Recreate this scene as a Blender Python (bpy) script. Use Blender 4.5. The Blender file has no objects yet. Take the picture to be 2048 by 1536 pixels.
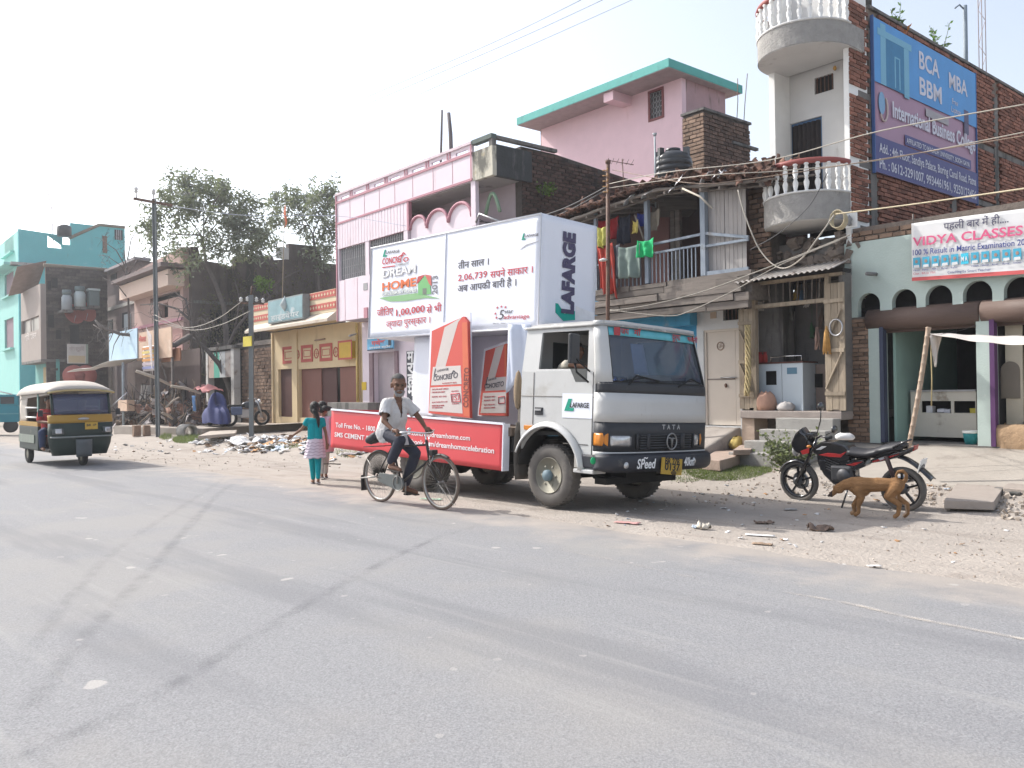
import bpy,bmesh,math,random
from mathutils import Vector,Matrix,noise,geometry

# --- camera, sky, sun, exposure
SC=bpy.context.scene
COL=SC.collection
R_=math.radians
FPX,EYE,PITCH,ROLL=1680.0,1.55,0.42,0.8
_p,_r=R_(PITCH),R_(ROLL)
_F=Vector((0,math.cos(_p),math.sin(_p)))
_R0,_U0=Vector((1,0,0)),Vector((0,-math.sin(_p),math.cos(_p)))
CR=_R0*math.cos(_r)-_U0*math.sin(_r)
CU=_U0*math.cos(_r)+_R0*math.sin(_r)
CAM=Vector((0,0,EYE))
cd=bpy.data.cameras.new('camera')
cam=bpy.data.objects.new('camera',cd)
COL.objects.link(cam)
cd.sensor_width=36.0
cd.lens=36.0*FPX/2048
cd.clip_start,cd.clip_end=0.05,3000
cam.matrix_world=Matrix(((CR.x,CU.x,-_F.x,CAM.x),(CR.y,CU.y,-_F.y,CAM.y),(CR.z,CU.z,-_F.z,CAM.z),(0,0,0,1)))
SC.camera=cam
SUN_AZ=Vector((-0.855,0.52))
SUN_EL=R_(42)
W=bpy.data.worlds.new('World')
SC.world=W
W.use_nodes=True
_n=W.node_tree.nodes
_sky=_n.new('ShaderNodeTexSky')
_sky.sky_type='NISHITA'
_sky.sun_disc=False
_sky.sun_elevation=SUN_EL
_sky.sun_rotation=math.atan2(SUN_AZ.x,SUN_AZ.y)
_sky.air_density,_sky.dust_density,_sky.ozone_density=1.0,3.0,1.0
_hs=_n.new('ShaderNodeHueSaturation')
_hs.inputs['Saturation'].default_value,_hs.inputs['Value'].default_value=0.56,1.6
W.node_tree.links.new(_sky.outputs[0],_hs.inputs['Color'])
W.node_tree.links.new(_hs.outputs[0],_n['Background'].inputs[0])
_n['Background'].inputs[1].default_value=0.15
sd=bpy.data.lights.new('sun','SUN')
sd.energy,sd.angle,sd.color=4.2,R_(0.6),(1.0,0.965,0.91)
sun=bpy.data.objects.new('sun',sd)
COL.objects.link(sun)
_a=SUN_AZ.normalized()
_d=Vector((_a.x*math.cos(SUN_EL),_a.y*math.cos(SUN_EL),math.sin(SUN_EL)))
sun.rotation_euler=_d.to_track_quat('Z','Y').to_euler()
sun.location=(-20,20,30)
SC.view_settings.view_transform='Standard'
SC.view_settings.look='None'
SC.view_settings.exposure=0.27
SC.view_settings.gamma=1.0
SC.view_settings.use_curve_mapping=False
HAZE=0.0010

# --- frames: real places measured from the photograph's perspective
def ray(px,py):
 return _F+CR*((px-1024)/FPX)+CU*((768-py)/FPX)
def ground(px,py,z=0.0):
 d=ray(px,py)
 return CAM+d*((z-EYE)/d.z)
def at_depth(px,py,Y):
 d=ray(px,py)
 return CAM+d*(Y/d.y)
def proj(p):
 v=Vector(p)-CAM
 k=v.dot(_F)
 return 1024+FPX*v.dot(CR)/k,768-FPX*v.dot(CU)/k
class Fr:
 """A place on the ground with its own axes: x to the right along the front, y inwards, z up."""
 def __init__(s,M):
  s.M=M.copy()
  s.I=M.inverted()
 def at(s,x=0,y=0,z=0,rz=0):
  return Fr(s.M@Matrix.Translation((x,y,z))@Matrix.Rotation(rz,4,'Z'))
 def _ray(s,px,py):
  return s.I@CAM,s.I.to_3x3()@ray(px,py)
 def on(s,px,py,ax,v):
  o,d=s._ray(px,py)
  p=o+d*((v-o[ax])/d[ax])
  return p
 def y(s,px,py,v=0.0):
  p=s.on(px,py,1,v)
  return p.x,p.z
 def x(s,px,py,v=0.0):
  p=s.on(px,py,0,v)
  return p.y,p.z
 def z(s,px,py,v=0.0):
  p=s.on(px,py,2,v)
  return p.x,p.y
 def rect(s,px0,py0,px1,py1,y=0.0):
  cx,cy=(px0+px1)/2,(py0+py1)/2
  return s.y(px0,cy,y)[0],s.y(px1,cy,y)[0],s.y(cx,py1,y)[1],s.y(cx,py0,y)[1]
 def poly(s,pts,y=0.0):
  return[s.y(a,b,y)for a,b in pts]
 def w(s,x,y,z):
  return s.M@Vector((x,y,z))
S=Fr(Matrix.Translation((4.46,18.0,0))@Matrix.Rotation(math.atan2(-0.766,0.643),4,'Z'))
TRUCK_A=43.0
_t0=ground(1098,1013,-0.01)
T=Fr(Matrix.Translation(_t0)@Matrix.Rotation(R_(TRUCK_A-90),4,'Z')@Matrix.Rotation(R_(-2.2),4,'X')@Matrix.Rotation(R_(1.1),4,'Y')@Matrix.Translation((0,0.98,0)))

# --- helpers
rnd=random.Random(11)
U=rnd.uniform
class MB:
 def __init__(s):
  s.v,s.f,s.m,s.s=[],[],[],[]
 def add(s,vs,fs,mi=0,sm=False,M=None):
  b=len(s.v)
  s.v+=[tuple(M@Vector(v))for v in vs]if M else[tuple(v)for v in vs]
  for f in fs:
   s.f.append([i+b for i in f])
   s.m.append(mi)
   s.s.append(sm)
  return s
 def box(s,x0,x1,y0,y1,z0,z1,mi=0,M=None,j=0.0):
  q=lambda:U(-j,j)if j else 0
  vs=[(x+q(),y+q(),z+q())for z in(z0,z1)for x,y in((x0,y0),(x1,y0),(x1,y1),(x0,y1))]
  return s.add(vs,[(3,2,1,0),(4,5,6,7),(0,1,5,4),(1,2,6,5),(2,3,7,6),(3,0,4,7)],mi,M=M)
 def bar(s,p,q,w,h,mi=0,up=(0,0,1)):
  p,q=Vector(p),Vector(q)
  d=(q-p)
  L=d.length
  d.normalize()
  a=d.cross(Vector(up))
  if a.length<1e-4:
   a=d.cross(Vector((1,0,0)))
  a.normalize()
  b=a.cross(d)
  vs=[t+a*(i*w/2)+b*(k*h/2)for t in(p,q)for i,k in((-1,-1),(1,-1),(1,1),(-1,1))]
  return s.add(vs,[(3,2,1,0),(4,5,6,7),(0,1,5,4),(1,2,6,5),(2,3,7,6),(3,0,4,7)],mi)
 def tube(s,pts,r,n=6,closed=False,mi=0):
  pts=[Vector(p)for p in pts]
  m=len(pts)
  rs=r if isinstance(r,(list,tuple))else[r]*m
  vs,fs=[],[]
  pa=None
  for i,p in enumerate(pts):
   if closed:
    d=pts[(i+1)%m]-pts[i-1]
   else:
    d=pts[min(i+1,m-1)]-pts[max(i-1,0)]
   if d.length<1e-9:
    d=Vector((0,0,1))
   d.normalize()
   if pa is None:
    pa=d.orthogonal().normalized()
   a=pa-d*pa.dot(d)
   if a.length<1e-4:
    a=d.orthogonal()
   a.normalize()
   pa=a
   b=d.cross(a)
   for k in range(n):
    t=2*math.pi*k/n
    vs.append(p+(a*math.cos(t)+b*math.sin(t))*rs[i])
  for i in range(m if closed else m-1):
   for k in range(n):
    fs.append((i*n+k,i*n+(k+1)%n,((i+1)%m)*n+(k+1)%n,((i+1)%m)*n+k))
  if not closed:
   fs.append(tuple(range(n))[::-1])
   fs.append(tuple((m-1)*n+k for k in range(n)))
  return s.add(vs,fs,mi,True)
 def lathe(s,prof,c=(0,0,0),ax='z',n=16,mi=0,a0=0.0,a1=None,ring=False):
  full=a1 is None
  a1=2*math.pi if full else a1
  cols=n if full else n+1
  vs,fs=[],[]
  for r,h in prof:
   for k in range(cols):
    t=a0+(a1-a0)*k/n
    x,y=r*math.cos(t),r*math.sin(t)
    v={'z':(x,y,h),'y':(x,h,y),'x':(h,x,y)}[ax]
    vs.append((v[0]+c[0],v[1]+c[1],v[2]+c[2]))
  if ring:
   prof=list(prof)+[prof[0]]
   vs+=vs[:cols]
  for i in range(len(prof)-1):
   for k in range(n):
    k2=(k+1)%cols
    fs.append((i*cols+k,i*cols+k2,(i+1)*cols+k2,(i+1)*cols+k))
  if full and not ring:
   if prof[0][0]>1e-4:
    fs.append(tuple(range(n))[::-1])
   if prof[-1][0]>1e-4:
    fs.append(tuple((len(prof)-1)*cols+k for k in range(n)))
  return s.add(vs,fs,mi,True)
 def ell(s,c,r,n=12,mi=0,M=None):
  vs,fs=[],[]
  m=max(4,n//2+1)
  c=Vector(c)
  for i in range(m+1):
   th=math.pi*i/m
   for k in range(n):
    ph=2*math.pi*k/n
    v=Vector((r[0]*math.sin(th)*math.cos(ph),r[1]*math.sin(th)*math.sin(ph),r[2]*math.cos(th)))
    vs.append(c+(M@v if M else v))
  for i in range(m):
   for k in range(n):
    fs.append((i*n+k,(i+1)*n+k,(i+1)*n+(k+1)%n,i*n+(k+1)%n))
  return s.add(vs,fs,mi,True)
 def cap(s,p0,r0,p1,r1,n=10):
  """a tapered limb with round ends"""
  p0,p1=Vector(p0),Vector(p1)
  d=p1-p0
  L=max(d.length,1e-6)
  d=d/L
  a=d.orthogonal().normalized()
  b=d.cross(a)
  rows=[(r0*math.sin(t),-r0*math.cos(t))for t in(0.02,.5,1.05,1.57)]+[(r1*math.cos(t),L+r1*math.sin(t))for t in(0,.5,1.05,1.55)]
  vs=[p0+d*h+(a*math.cos(2*math.pi*k/n)+b*math.sin(2*math.pi*k/n))*r for r,h in rows for k in range(n)]
  fs=[(i*n+k,i*n+(k+1)%n,(i+1)*n+(k+1)%n,(i+1)*n+k)for i in range(len(rows)-1)for k in range(n)]
  fs+=[tuple(range(n))[::-1],tuple((len(rows)-1)*n+k for k in range(n))]
  return s.add(vs,fs,0,True)
 def plate(s,outer,a,b,holes=(),ax='y',mi=0,M=None):
  """solid sheet with holes: outlines in (x,z) for ax y, (y,z) for ax x, (x,y) for ax z"""
  P=lambda t,v:{'y':(t[0],v,t[1]),'x':(v,t[0],t[1]),'z':(t[0],t[1],v)}[ax]
  loops=[list(outer)]+[list(h)for h in holes]
  flat=[p for l in loops for p in l]
  tris=geometry.tessellate_polygon([[Vector((p[0],p[1],0))for p in l]for l in loops])
  n=len(flat)
  vs=[P(p,a)for p in flat]+[P(p,b)for p in flat]
  fs=[tuple(t)for t in tris]+[tuple(i+n for i in t)[::-1]for t in tris]
  o=0
  for l in loops:
   m=len(l)
   fs+=[(o+i,o+(i+1)%m,o+(i+1)%m+n,o+i+n)for i in range(m)]
   o+=m
  return s.add(vs,fs,mi,M=M)
 def grid(s,nu,nv,fn,mi=0,sm=True):
  vs=[fn(i/nu,k/nv)for k in range(nv+1)for i in range(nu+1)]
  fs=[(k*(nu+1)+i,k*(nu+1)+i+1,(k+1)*(nu+1)+i+1,(k+1)*(nu+1)+i)for k in range(nv)for i in range(nu)]
  return s.add(vs,fs,mi,sm)
 def sheet(s,nu,nv,fn,th=0.01,mi=0):
  """cloth or tin with real thickness"""
  P=[[Vector(fn(i/nu,k/nv))for i in range(nu+1)]for k in range(nv+1)]
  vs,off=[],[]
  for k in range(nv+1):
   for i in range(nu+1):
    du=P[k][min(i+1,nu)]-P[k][max(i-1,0)]
    dv=P[min(k+1,nv)][i]-P[max(k-1,0)][i]
    nrm=du.cross(dv)
    nrm=nrm.normalized()if nrm.length>1e-9 else Vector((0,0,1))
    vs.append(P[k][i])
    off.append(P[k][i]+nrm*th)
  n=len(vs)
  w=nu+1
  fs=[]
  for k in range(nv):
   for i in range(nu):
    q=(k*w+i,k*w+i+1,(k+1)*w+i+1,(k+1)*w+i)
    fs+=[q[::-1],tuple(x+n for x in q)]
  edge=[i for i in range(w)]+[k*w+nu for k in range(1,nv+1)]+[nv*w+i for i in range(nu-1,-1,-1)]+[k*w for k in range(nv-1,0,-1)]
  for a,b in zip(edge,edge[1:]+edge[:1]):
   fs.append((a,b,b+n,a+n))
  return s.add(vs+off,fs,mi,True)
 def warp(s,fn):
  s.v=[tuple(fn(*v))for v in s.v]
  return s
 def mesh(s,name,mats):
  me=bpy.data.meshes.new(name)
  me.from_pydata(s.v,[],s.f)
  for m in mats if isinstance(mats,(list,tuple))else[mats]:
   me.materials.append(m)
  me.polygons.foreach_set('material_index',s.m)
  me.polygons.foreach_set('use_smooth',s.s)
  b=bmesh.new()
  b.from_mesh(me)
  bmesh.ops.recalc_face_normals(b,faces=b.faces)
  b.to_mesh(me)
  b.free()
  return me
def link(name,me,parent=None,label=None,M=None):
 o=bpy.data.objects.new(name,me)
 COL.objects.link(o)
 if parent:
  o.parent=parent
 if M is not None:
  o.matrix_local=M
 if label:
  o['label']=label
 return o
def part(name,mb,mats,parent,label=None,M=None,bevel=0,auto=None):
 o=link(name,mb.mesh(name,mats),parent,label,M)
 if bevel:
  m=o.modifiers.new('bevel','BEVEL')
  m.width,m.segments,m.limit_method,m.angle_limit=bevel,2,'ANGLE',R_(40)
 return o
def dup(o,parent,M,**kw):
 c=o.copy()
 COL.objects.link(c)
 c.parent=parent
 c.matrix_local=M
 return c
def thing(name,label,cat,M=None,group=None):
 o=bpy.data.objects.new(name,None)
 COL.objects.link(o)
 o.empty_display_size=0.2
 if M is not None:
  o.matrix_world=M.M if isinstance(M,Fr)else M
 o['label'],o['category']=label,cat
 if group:
  o['group']=group
 return o
def single(name,mb,mats,label,cat,M=None,group=None,bevel=0):
 o=part(name,mb,mats,None,label,M.M if isinstance(M,Fr)else M,bevel)
 o['category']=cat
 if group:
  o['group']=group
 return o
def setting(name,mb,mats,kind='structure',M=None):
 o=part(name,mb,mats,None,None,M.M if isinstance(M,Fr)else M)
 o['kind']=kind
 return o
def TR(x=0,y=0,z=0,rx=0,ry=0,rz=0,sx=1,sy=1,sz=1):
 return Matrix.Translation((x,y,z))@Matrix.Rotation(rz,4,'Z')@Matrix.Rotation(ry,4,'Y')@Matrix.Rotation(rx,4,'X')@Matrix.Diagonal((sx,sy,sz,1))

# --- materials
def _math(nt,op,a,b=None):
 n=nt.nodes.new('ShaderNodeMath')
 n.operation=op
 for i,v in enumerate((a,b)):
  if v is None:
   continue
  if isinstance(v,(int,float)):
   n.inputs[i].default_value=v
  else:
   nt.links.new(v,n.inputs[i])
 return n.outputs[0]
def _noise(nt,co,scale,detail=4,sc=(1,1,1),rough=.6):
 mp=nt.nodes.new('ShaderNodeMapping')
 mp.inputs['Scale'].default_value=sc
 nt.links.new(co,mp.inputs[0])
 n=nt.nodes.new('ShaderNodeTexNoise')
 n.inputs['Scale'].default_value,n.inputs['Detail'].default_value,n.inputs['Roughness'].default_value=scale,detail,rough
 nt.links.new(mp.outputs[0],n.inputs['Vector'])
 return n.outputs['Fac']
def _ramp(nt,f,lo,hi):
 n=nt.nodes.new('ShaderNodeMapRange')
 n.interpolation_type='SMOOTHSTEP'
 n.inputs['From Min'].default_value,n.inputs['From Max'].default_value=lo,hi
 nt.links.new(f,n.inputs['Value'])
 return n.outputs[0]
def _mix(nt,f,a,b,mode='MIX'):
 n=nt.nodes.new('ShaderNodeMix')
 n.data_type,n.blend_type='RGBA',mode
 for sock,v in((n.inputs[0],f),(n.inputs[6],a),(n.inputs[7],b)):
  if isinstance(v,(int,float)):
   sock.default_value=v
  elif isinstance(v,tuple):
   sock.default_value=(*v[:3],1)
  else:
   nt.links.new(v,sock)
 return n.outputs[2]
def mat(name,col,rough=.75,var=.18,scale=5,bump=0.0,bscale=60,metal=0,spec=.35,stains=(),rand=0.0,grain=None,coat=0,world=False):
 """stains: (colour, amount 0..1, scale, stretch) blotches of dirt or bare plaster with a shape of their own"""
 m=bpy.data.materials.new(name)
 m.use_nodes=True
 nt=m.node_tree
 b=nt.nodes['Principled BSDF']
 tc=nt.nodes.new('ShaderNodeTexCoord')
 if world:
  co=nt.nodes.new('ShaderNodeNewGeometry').outputs['Position']
 else:
  co=tc.outputs['Object']
 f=_noise(nt,co,scale,5,grain or(1,1,1))
 k=_math(nt,'ADD',_math(nt,'MULTIPLY',_math(nt,'SUBTRACT',f,.5),var*3),1.0)
 if rand:
  oi=nt.nodes.new('ShaderNodeObjectInfo')
  ge=nt.nodes.new('ShaderNodeNewGeometry')
  rr=_math(nt,'FRACT',_math(nt,'ADD',oi.outputs['Random'],ge.outputs['Random Per Island']))
  k=_math(nt,'MULTIPLY',k,_math(nt,'ADD',_math(nt,'MULTIPLY',_math(nt,'SUBTRACT',rr,.5),rand*2),1.0))
 cc=nt.nodes.new('ShaderNodeCombineColor')
 for i in range(3):
  nt.links.new(k,cc.inputs[i])
 c=_mix(nt,1.0,cc.outputs[0],tuple(col),'MULTIPLY')
 for sc_,am,s_,st in stains:
  g=_noise(nt,co,s_,6,st,.65)
  lo=.72-am*.45
  c=_mix(nt,_math(nt,'MULTIPLY',_ramp(nt,g,lo,lo+.14),.85),c,tuple(sc_))
 nt.links.new(c,b.inputs['Base Color'])
 b.inputs['Roughness'].default_value=rough
 b.inputs['Metallic'].default_value=metal
 b.inputs['Specular IOR Level'].default_value=spec
 if coat:
  b.inputs['Coat Weight'].default_value=coat
  b.inputs['Coat Roughness'].default_value=.12
 if bump:
  bp=nt.nodes.new('ShaderNodeBump')
  bp.inputs['Strength'].default_value=min(1,bump)
  bp.inputs['Distance'].default_value=.03
  nt.links.new(_noise(nt,co,bscale,4,grain or(1,1,1)),bp.inputs['Height'])
  nt.links.new(bp.outputs[0],b.inputs['Normal'])
 return m
def glass(name,col=(.6,.7,.75),alpha=.35,rough=.05):
 m=bpy.data.materials.new(name)
 m.use_nodes=True
 nt=m.node_tree
 b=nt.nodes['Principled BSDF']
 b.inputs['Base Color'].default_value=(*col,1)
 b.inputs['Roughness'].default_value=rough
 b.inputs['Specular IOR Level'].default_value=.8
 b.inputs['Alpha'].default_value=alpha
 return m
def leaf_mat(name,col,var=.5):
 m=mat(name,col,.6,.2,3,rand=var,spec=.25)
 b=m.node_tree.nodes['Principled BSDF']
 b.inputs['Subsurface Weight'].default_value=0
 t=m.node_tree.nodes.new('ShaderNodeBsdfTranslucent')
 t.inputs[0].default_value=(col[0]*1.3,col[1]*1.5,col[2]*.7,1)
 mx=m.node_tree.nodes.new('ShaderNodeMixShader')
 mx.inputs[0].default_value=.3
 out=m.node_tree.nodes['Material Output']
 m.node_tree.links.new(b.outputs[0],mx.inputs[1])
 m.node_tree.links.new(t.outputs[0],mx.inputs[2])
 m.node_tree.links.new(mx.outputs[0],out.inputs[0])
 return m
GRIME=(.07,.06,.055)
M_={}
def m(key,*a,**k):
 if key not in M_:
  M_[key]=mat(key,*a,**k)
 return M_[key]
STREAK=(1.6,1.6,.35)
conc=m('concrete',(.30,.285,.26),.85,.2,3,.5,40,stains=(((.16,.15,.14),.35,1.6,(1,1,1)),))
conc_dark=m('old concrete',(.17,.16,.15),.9,.25,3,.5,40,stains=(((.06,.06,.055),.5,1.5,STREAK),))
dark=m('shop interior',(.045,.042,.042),.9,.3,4)  # dark colour that carries the shade of recesses and interiors
void=m('deep shade',(.02,.02,.02),.9,.2,4)  # near-black, shade painted in for openings, rooms and recesses
white=m('white paint',(.74,.74,.72),.6,.06,4,stains=(((.45,.43,.40),.22,1.5,STREAK),))
black=m('black rubber',(.02,.02,.02),.75,.2,20)
steel=m('worn steel',(.42,.42,.43),.4,.12,8,metal=.85)
chrome=m('chrome',(.7,.7,.7),.15,.05,8,metal=1)
rust=m('rusty steel',(.13,.075,.055),.7,.35,9,stains=(((.20,.10,.05),.4,8,(1,1,1)),))
wood=m('weathered wood',(.185,.16,.14),.85,.3,3,.4,30,grain=(.6,6,6),rand=.22,stains=(((.10,.085,.07),.35,3,(.5,4,4)),))
woodv=m('weathered upright wood',(.34,.28,.21),.85,.3,3,.4,30,grain=(6,6,.6),rand=.18,stains=(((.13,.10,.08),.35,3,(4,4,.5)),))
brick_m=m('fired brick',(.235,.105,.072),.9,.25,18,.4,60,rand=.38,stains=(((.11,.07,.055),.3,5,(1,1,1)),))
brick_shade=m('sooty brick',(.155,.095,.07),.9,.3,14,.4,60,rand=.4,stains=(((.045,.042,.04),.45,3,(1,1,1)),))  # dark blotches, plus shade put into the colour for the stair room's side
brick_sun=m('pale brown brick',(.26,.175,.125),.9,.25,14,.4,60,rand=.3,stains=(((.10,.08,.065),.35,4,(1,1,1)),))
mortar=m('mortar',(.20,.165,.14),.95,.25,14,.5,50,stains=(((.09,.075,.065),.4,2,(1,1,1)),))
mortar_old=m('dark mortar',(.085,.072,.064),.95,.3,10,.5,50,stains=(((.035,.036,.03),.4,1.2,(1,1,1)),))

# --- lettering
def text(s,size,parent,mt,M,name='lettering',bold=0.0,align='LEFT',width=None,shear=0.0,th=.0008,sx=1.0,label=None):
 c=bpy.data.curves.new('lettering','FONT')
 c.body,c.size,c.offset,c.align_x,c.shear,c.extrude=s,size,bold*size,align,shear,th
 c.resolution_u=3
 o=bpy.data.objects.new('lettering',c)
 COL.objects.link(o)
 bpy.context.view_layer.update()
 dg=bpy.context.evaluated_depsgraph_get()
 me=bpy.data.meshes.new_from_object(o.evaluated_get(dg))
 bpy.data.objects.remove(o)
 bpy.data.curves.remove(c)
 b=bmesh.new()
 b.from_mesh(me)
 seen,i=set(),0
 for v in b.verts:
  if v in seen:
   continue
  st,isl=[v],[]
  seen.add(v)
  while st:
   a=st.pop()
   isl.append(a)
   for e in a.link_edges:
    w=e.other_vert(a)
    if w not in seen:
     seen.add(w)
     st.append(w)
  for a in isl:
   a.co.z+=.00025*(i%4)
  i+=1
 b.to_mesh(me)
 b.free()
 xs=[v.co.x for v in me.vertices]or[0,1]
 k=sx
 if width:
  k=width/max(1e-6,max(xs)-min(xs))
  x0=min(xs)if align=='LEFT' else 0
  for v in me.vertices:
   v.co.x=(v.co.x-x0)*k
 elif sx!=1:
  for v in me.vertices:
   v.co.x*=sx
 me.materials.clear()
 me.materials.append(mt)
 o=link(name,me,parent,label,M)
 return o
FRONT=Matrix.Rotation(R_(90),4,'X')
def on_wall(x,y,z,rz=0,tilt=0):
 """letters at x,z on a wall plane facing -y, 'tilt' turns them in the plane"""
 return Matrix.Translation((x,y,z))@Matrix.Rotation(rz,4,'Z')@Matrix.Rotation(-tilt,4,'Y')@FRONT
def ink(c,name=None):
 return m(name or 'ink %.2f %.2f %.2f'%c,c,.6,.04,4)
RED,INK,GREEN,WHITEINK=ink((.62,.05,.05)),ink((.03,.03,.035)),ink((.0,.27,.18)),ink((.78,.78,.78))

# --- ground, road, verge
EDGE=[ground(*p)for p in((2048,1195),(1560,1105),(1000,1035),(620,982),(300,925),(0,886))]
_e0,_e1=EDGE[1],EDGE[4]
RD=(_e1-_e0).normalized()
RN=Vector((-RD.y,RD.x,0))
if RN.y<0:
 RN=-RN
RC=_e0.dot(RN)
def road_d(x,y):
 """metres from the road's edge towards the houses"""
 return x*RN.x+y*RN.y-RC
def lerp(a,b,t):
 return a+(b-a)*max(0,min(1,t))
def HZ(x,y):
 d=road_d(x,y)
 p=S.I@Vector((x,y,0))
 if d<0:
  return-.03
 z=lerp(-.012,-.085,d/2.2)
 z=lerp(z,.06,(d-3.6)/2.2)
 if p.x<-6:
  z=lerp(z,.1,(d-3)/2)
 z=lerp(z,z+.1,(p.y+.5)/2)
 if d>.4:
  z+=.018*noise.noise(Vector((x*1.3,y*1.3,0)))*min(1,d)+.012*noise.noise(Vector((x*4,y*4,3)))*min(1,d/3)
 return z
xs=[-400,-220,-140,-100]+[-70+i*2 for i in range(22)]+[-26+i*.4 for i in range(100)]+[14+i*2 for i in range(8)]+[40,80,160,400]
ys=[-300,-120,-60,-30,-15]+[-10+i*.4 for i in range(27)]+[.8+i*1.5 for i in range(12)]+[25,45,90,180,400]
g=MB()
vs=[]
for v in ys:
 for u_ in xs:
  w_=S.w(u_,v,0)
  vs.append((w_.x,w_.y,HZ(w_.x,w_.y)))
nx=len(xs)
g.add(vs,[(k*nx+i,k*nx+i+1,(k+1)*nx+i+1,(k+1)*nx+i)for k in range(len(ys)-1)for i in range(nx-1)],sm=True)
dirt=mat('dusty earth',(.365,.325,.288),.95,.12,1.6,.8,20,world=True,stains=(((.255,.222,.195),.36,.7,(1,1,1)),((.43,.395,.36),.3,2.2,(1,1,1)),((.21,.18,.155),.22,5,(1,1,1))),spec=.1)
def lane_noise(nt,pos,k,sc):
 """noise drawn out along the road; also gives the distance from its edge"""
 sep=nt.nodes.new('ShaderNodeSeparateXYZ')
 nt.links.new(pos,sep.inputs[0])
 dot=lambda v:_math(nt,'ADD',_math(nt,'MULTIPLY',sep.outputs[0],v.x),_math(nt,'MULTIPLY',sep.outputs[1],v.y))
 d=_math(nt,'SUBTRACT',dot(RN),RC)
 cv=nt.nodes.new('ShaderNodeCombineXYZ')
 nt.links.new(_math(nt,'MULTIPLY',dot(RD),k),cv.inputs[0])
 nt.links.new(d,cv.inputs[1])
 return _noise(nt,cv.outputs[0],sc,4),d
nt=dirt.node_tree
b_=nt.nodes['Principled BSDF']
rut,_=lane_noise(nt,nt.nodes.new('ShaderNodeNewGeometry').outputs['Position'],.10,2.2)
old=b_.inputs['Base Color'].links[0].from_socket
nt.links.new(_mix(nt,_math(nt,'MULTIPLY',_ramp(nt,rut,.50,.64),.45),old,(.27,.237,.208)),b_.inputs['Base Color'])
setting('ground',g,dirt)

# road sheet: asphalt with a ragged dusty edge
road=MB()
L0,L1=-25.0,190.0
n_=700
vs=[]
for i in range(n_+1):
 t=L0+(L1-L0)*(i/n_)**1.6
 e=_e0+RD*t
 j=.10*noise.noise(Vector((t*.9,0,0)))+.05*noise.noise(Vector((t*3.7,5,0)))
 for q in(j,j-.05,-.6,-1.6,-4,-9,-16):
  w_=e+RN*q
  z={0:-.028,1:-.002}.get((j,j-.05,-.6,-1.6,-4,-9,-16).index(q),.004)
  vs.append((w_.x,w_.y,z))
road.add(vs,[(i*7+k,i*7+k+1,(i+1)*7+k+1,(i+1)*7+k)for i in range(n_)for k in range(6)],sm=True)
asph=bpy.data.materials.new('worn asphalt')
asph.use_nodes=True
nt=asph.node_tree
b_=nt.nodes['Principled BSDF']
pos=nt.nodes.new('ShaderNodeNewGeometry').outputs['Position']
fine=_noise(nt,pos,90,3)
mid=_noise(nt,pos,38,3)
big=_noise(nt,pos,.35,4)
lanes,dist=lane_noise(nt,pos,.12,1.1)
streak,_=lane_noise(nt,pos,.05,5.0)
c=_mix(nt,_ramp(nt,fine,.30,.70),(.185,.185,.191),(.272,.271,.276))
c=_mix(nt,_math(nt,'MULTIPLY',_ramp(nt,mid,.60,.70),.30),c,(.37,.395,.39))
c=_mix(nt,_math(nt,'MULTIPLY',_ramp(nt,mid,.40,.30),.35),c,(.12,.10,.105))
c=_mix(nt,_math(nt,'MULTIPLY',_ramp(nt,big,.45,.62),.5),c,(.275,.262,.245))
c=_mix(nt,_math(nt,'MULTIPLY',_ramp(nt,lanes,.50,.64),.5),c,(.165,.165,.174))
c=_mix(nt,_math(nt,'MULTIPLY',_ramp(nt,streak,.56,.70),.4),c,(.30,.295,.285))

# dust blown in from the verge
en=_noise(nt,pos,1.6,5)
dd=_math(nt,'ADD',dist,_math(nt,'MULTIPLY',_math(nt,'SUBTRACT',en,.5),2.6))
c=_mix(nt,_math(nt,'MULTIPLY',_ramp(nt,dd,-1.15,.25),.9),c,(.365,.325,.288))
nt.links.new(c,b_.inputs['Base Color'])
patch=_noise(nt,pos,1.9,2)
c2=_mix(nt,_math(nt,'MULTIPLY',_ramp(nt,patch,.705,.73),.6),c,(.44,.415,.385))
patch2=_noise(nt,pos,6.5,1)
c2=_mix(nt,_math(nt,'MULTIPLY',_ramp(nt,patch2,.74,.77),.3),c2,(.45,.425,.395))
nt.links.new(c2,b_.inputs['Base Color'])
b_.inputs['Roughness'].default_value=.88
b_.inputs['Specular IOR Level'].default_value=.22
bp=nt.nodes.new('ShaderNodeBump')
bp.inputs['Strength'].default_value,bp.inputs['Distance'].default_value=.55,.006
nt.links.new(_math(nt,'ADD',fine,mid),bp.inputs['Height'])
nt.links.new(bp.outputs[0],b_.inputs['Normal'])
setting('road',road,asph)

# dark curved trails and the worn edge line: thin films on the asphalt
film=bpy.data.materials.new('dark film')
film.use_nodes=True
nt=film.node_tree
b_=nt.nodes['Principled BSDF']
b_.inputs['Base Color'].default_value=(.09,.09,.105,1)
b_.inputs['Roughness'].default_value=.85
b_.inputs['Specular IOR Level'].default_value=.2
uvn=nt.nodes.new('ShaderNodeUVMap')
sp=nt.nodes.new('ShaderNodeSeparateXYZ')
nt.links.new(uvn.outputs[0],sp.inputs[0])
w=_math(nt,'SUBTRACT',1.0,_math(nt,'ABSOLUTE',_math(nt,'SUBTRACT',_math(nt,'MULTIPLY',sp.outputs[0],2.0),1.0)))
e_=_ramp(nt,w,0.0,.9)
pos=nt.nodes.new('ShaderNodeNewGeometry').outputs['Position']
al=_math(nt,'MULTIPLY',_math(nt,'MULTIPLY',e_,sp.outputs[1]),_ramp(nt,_noise(nt,pos,5,5),.3,.75))
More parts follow.
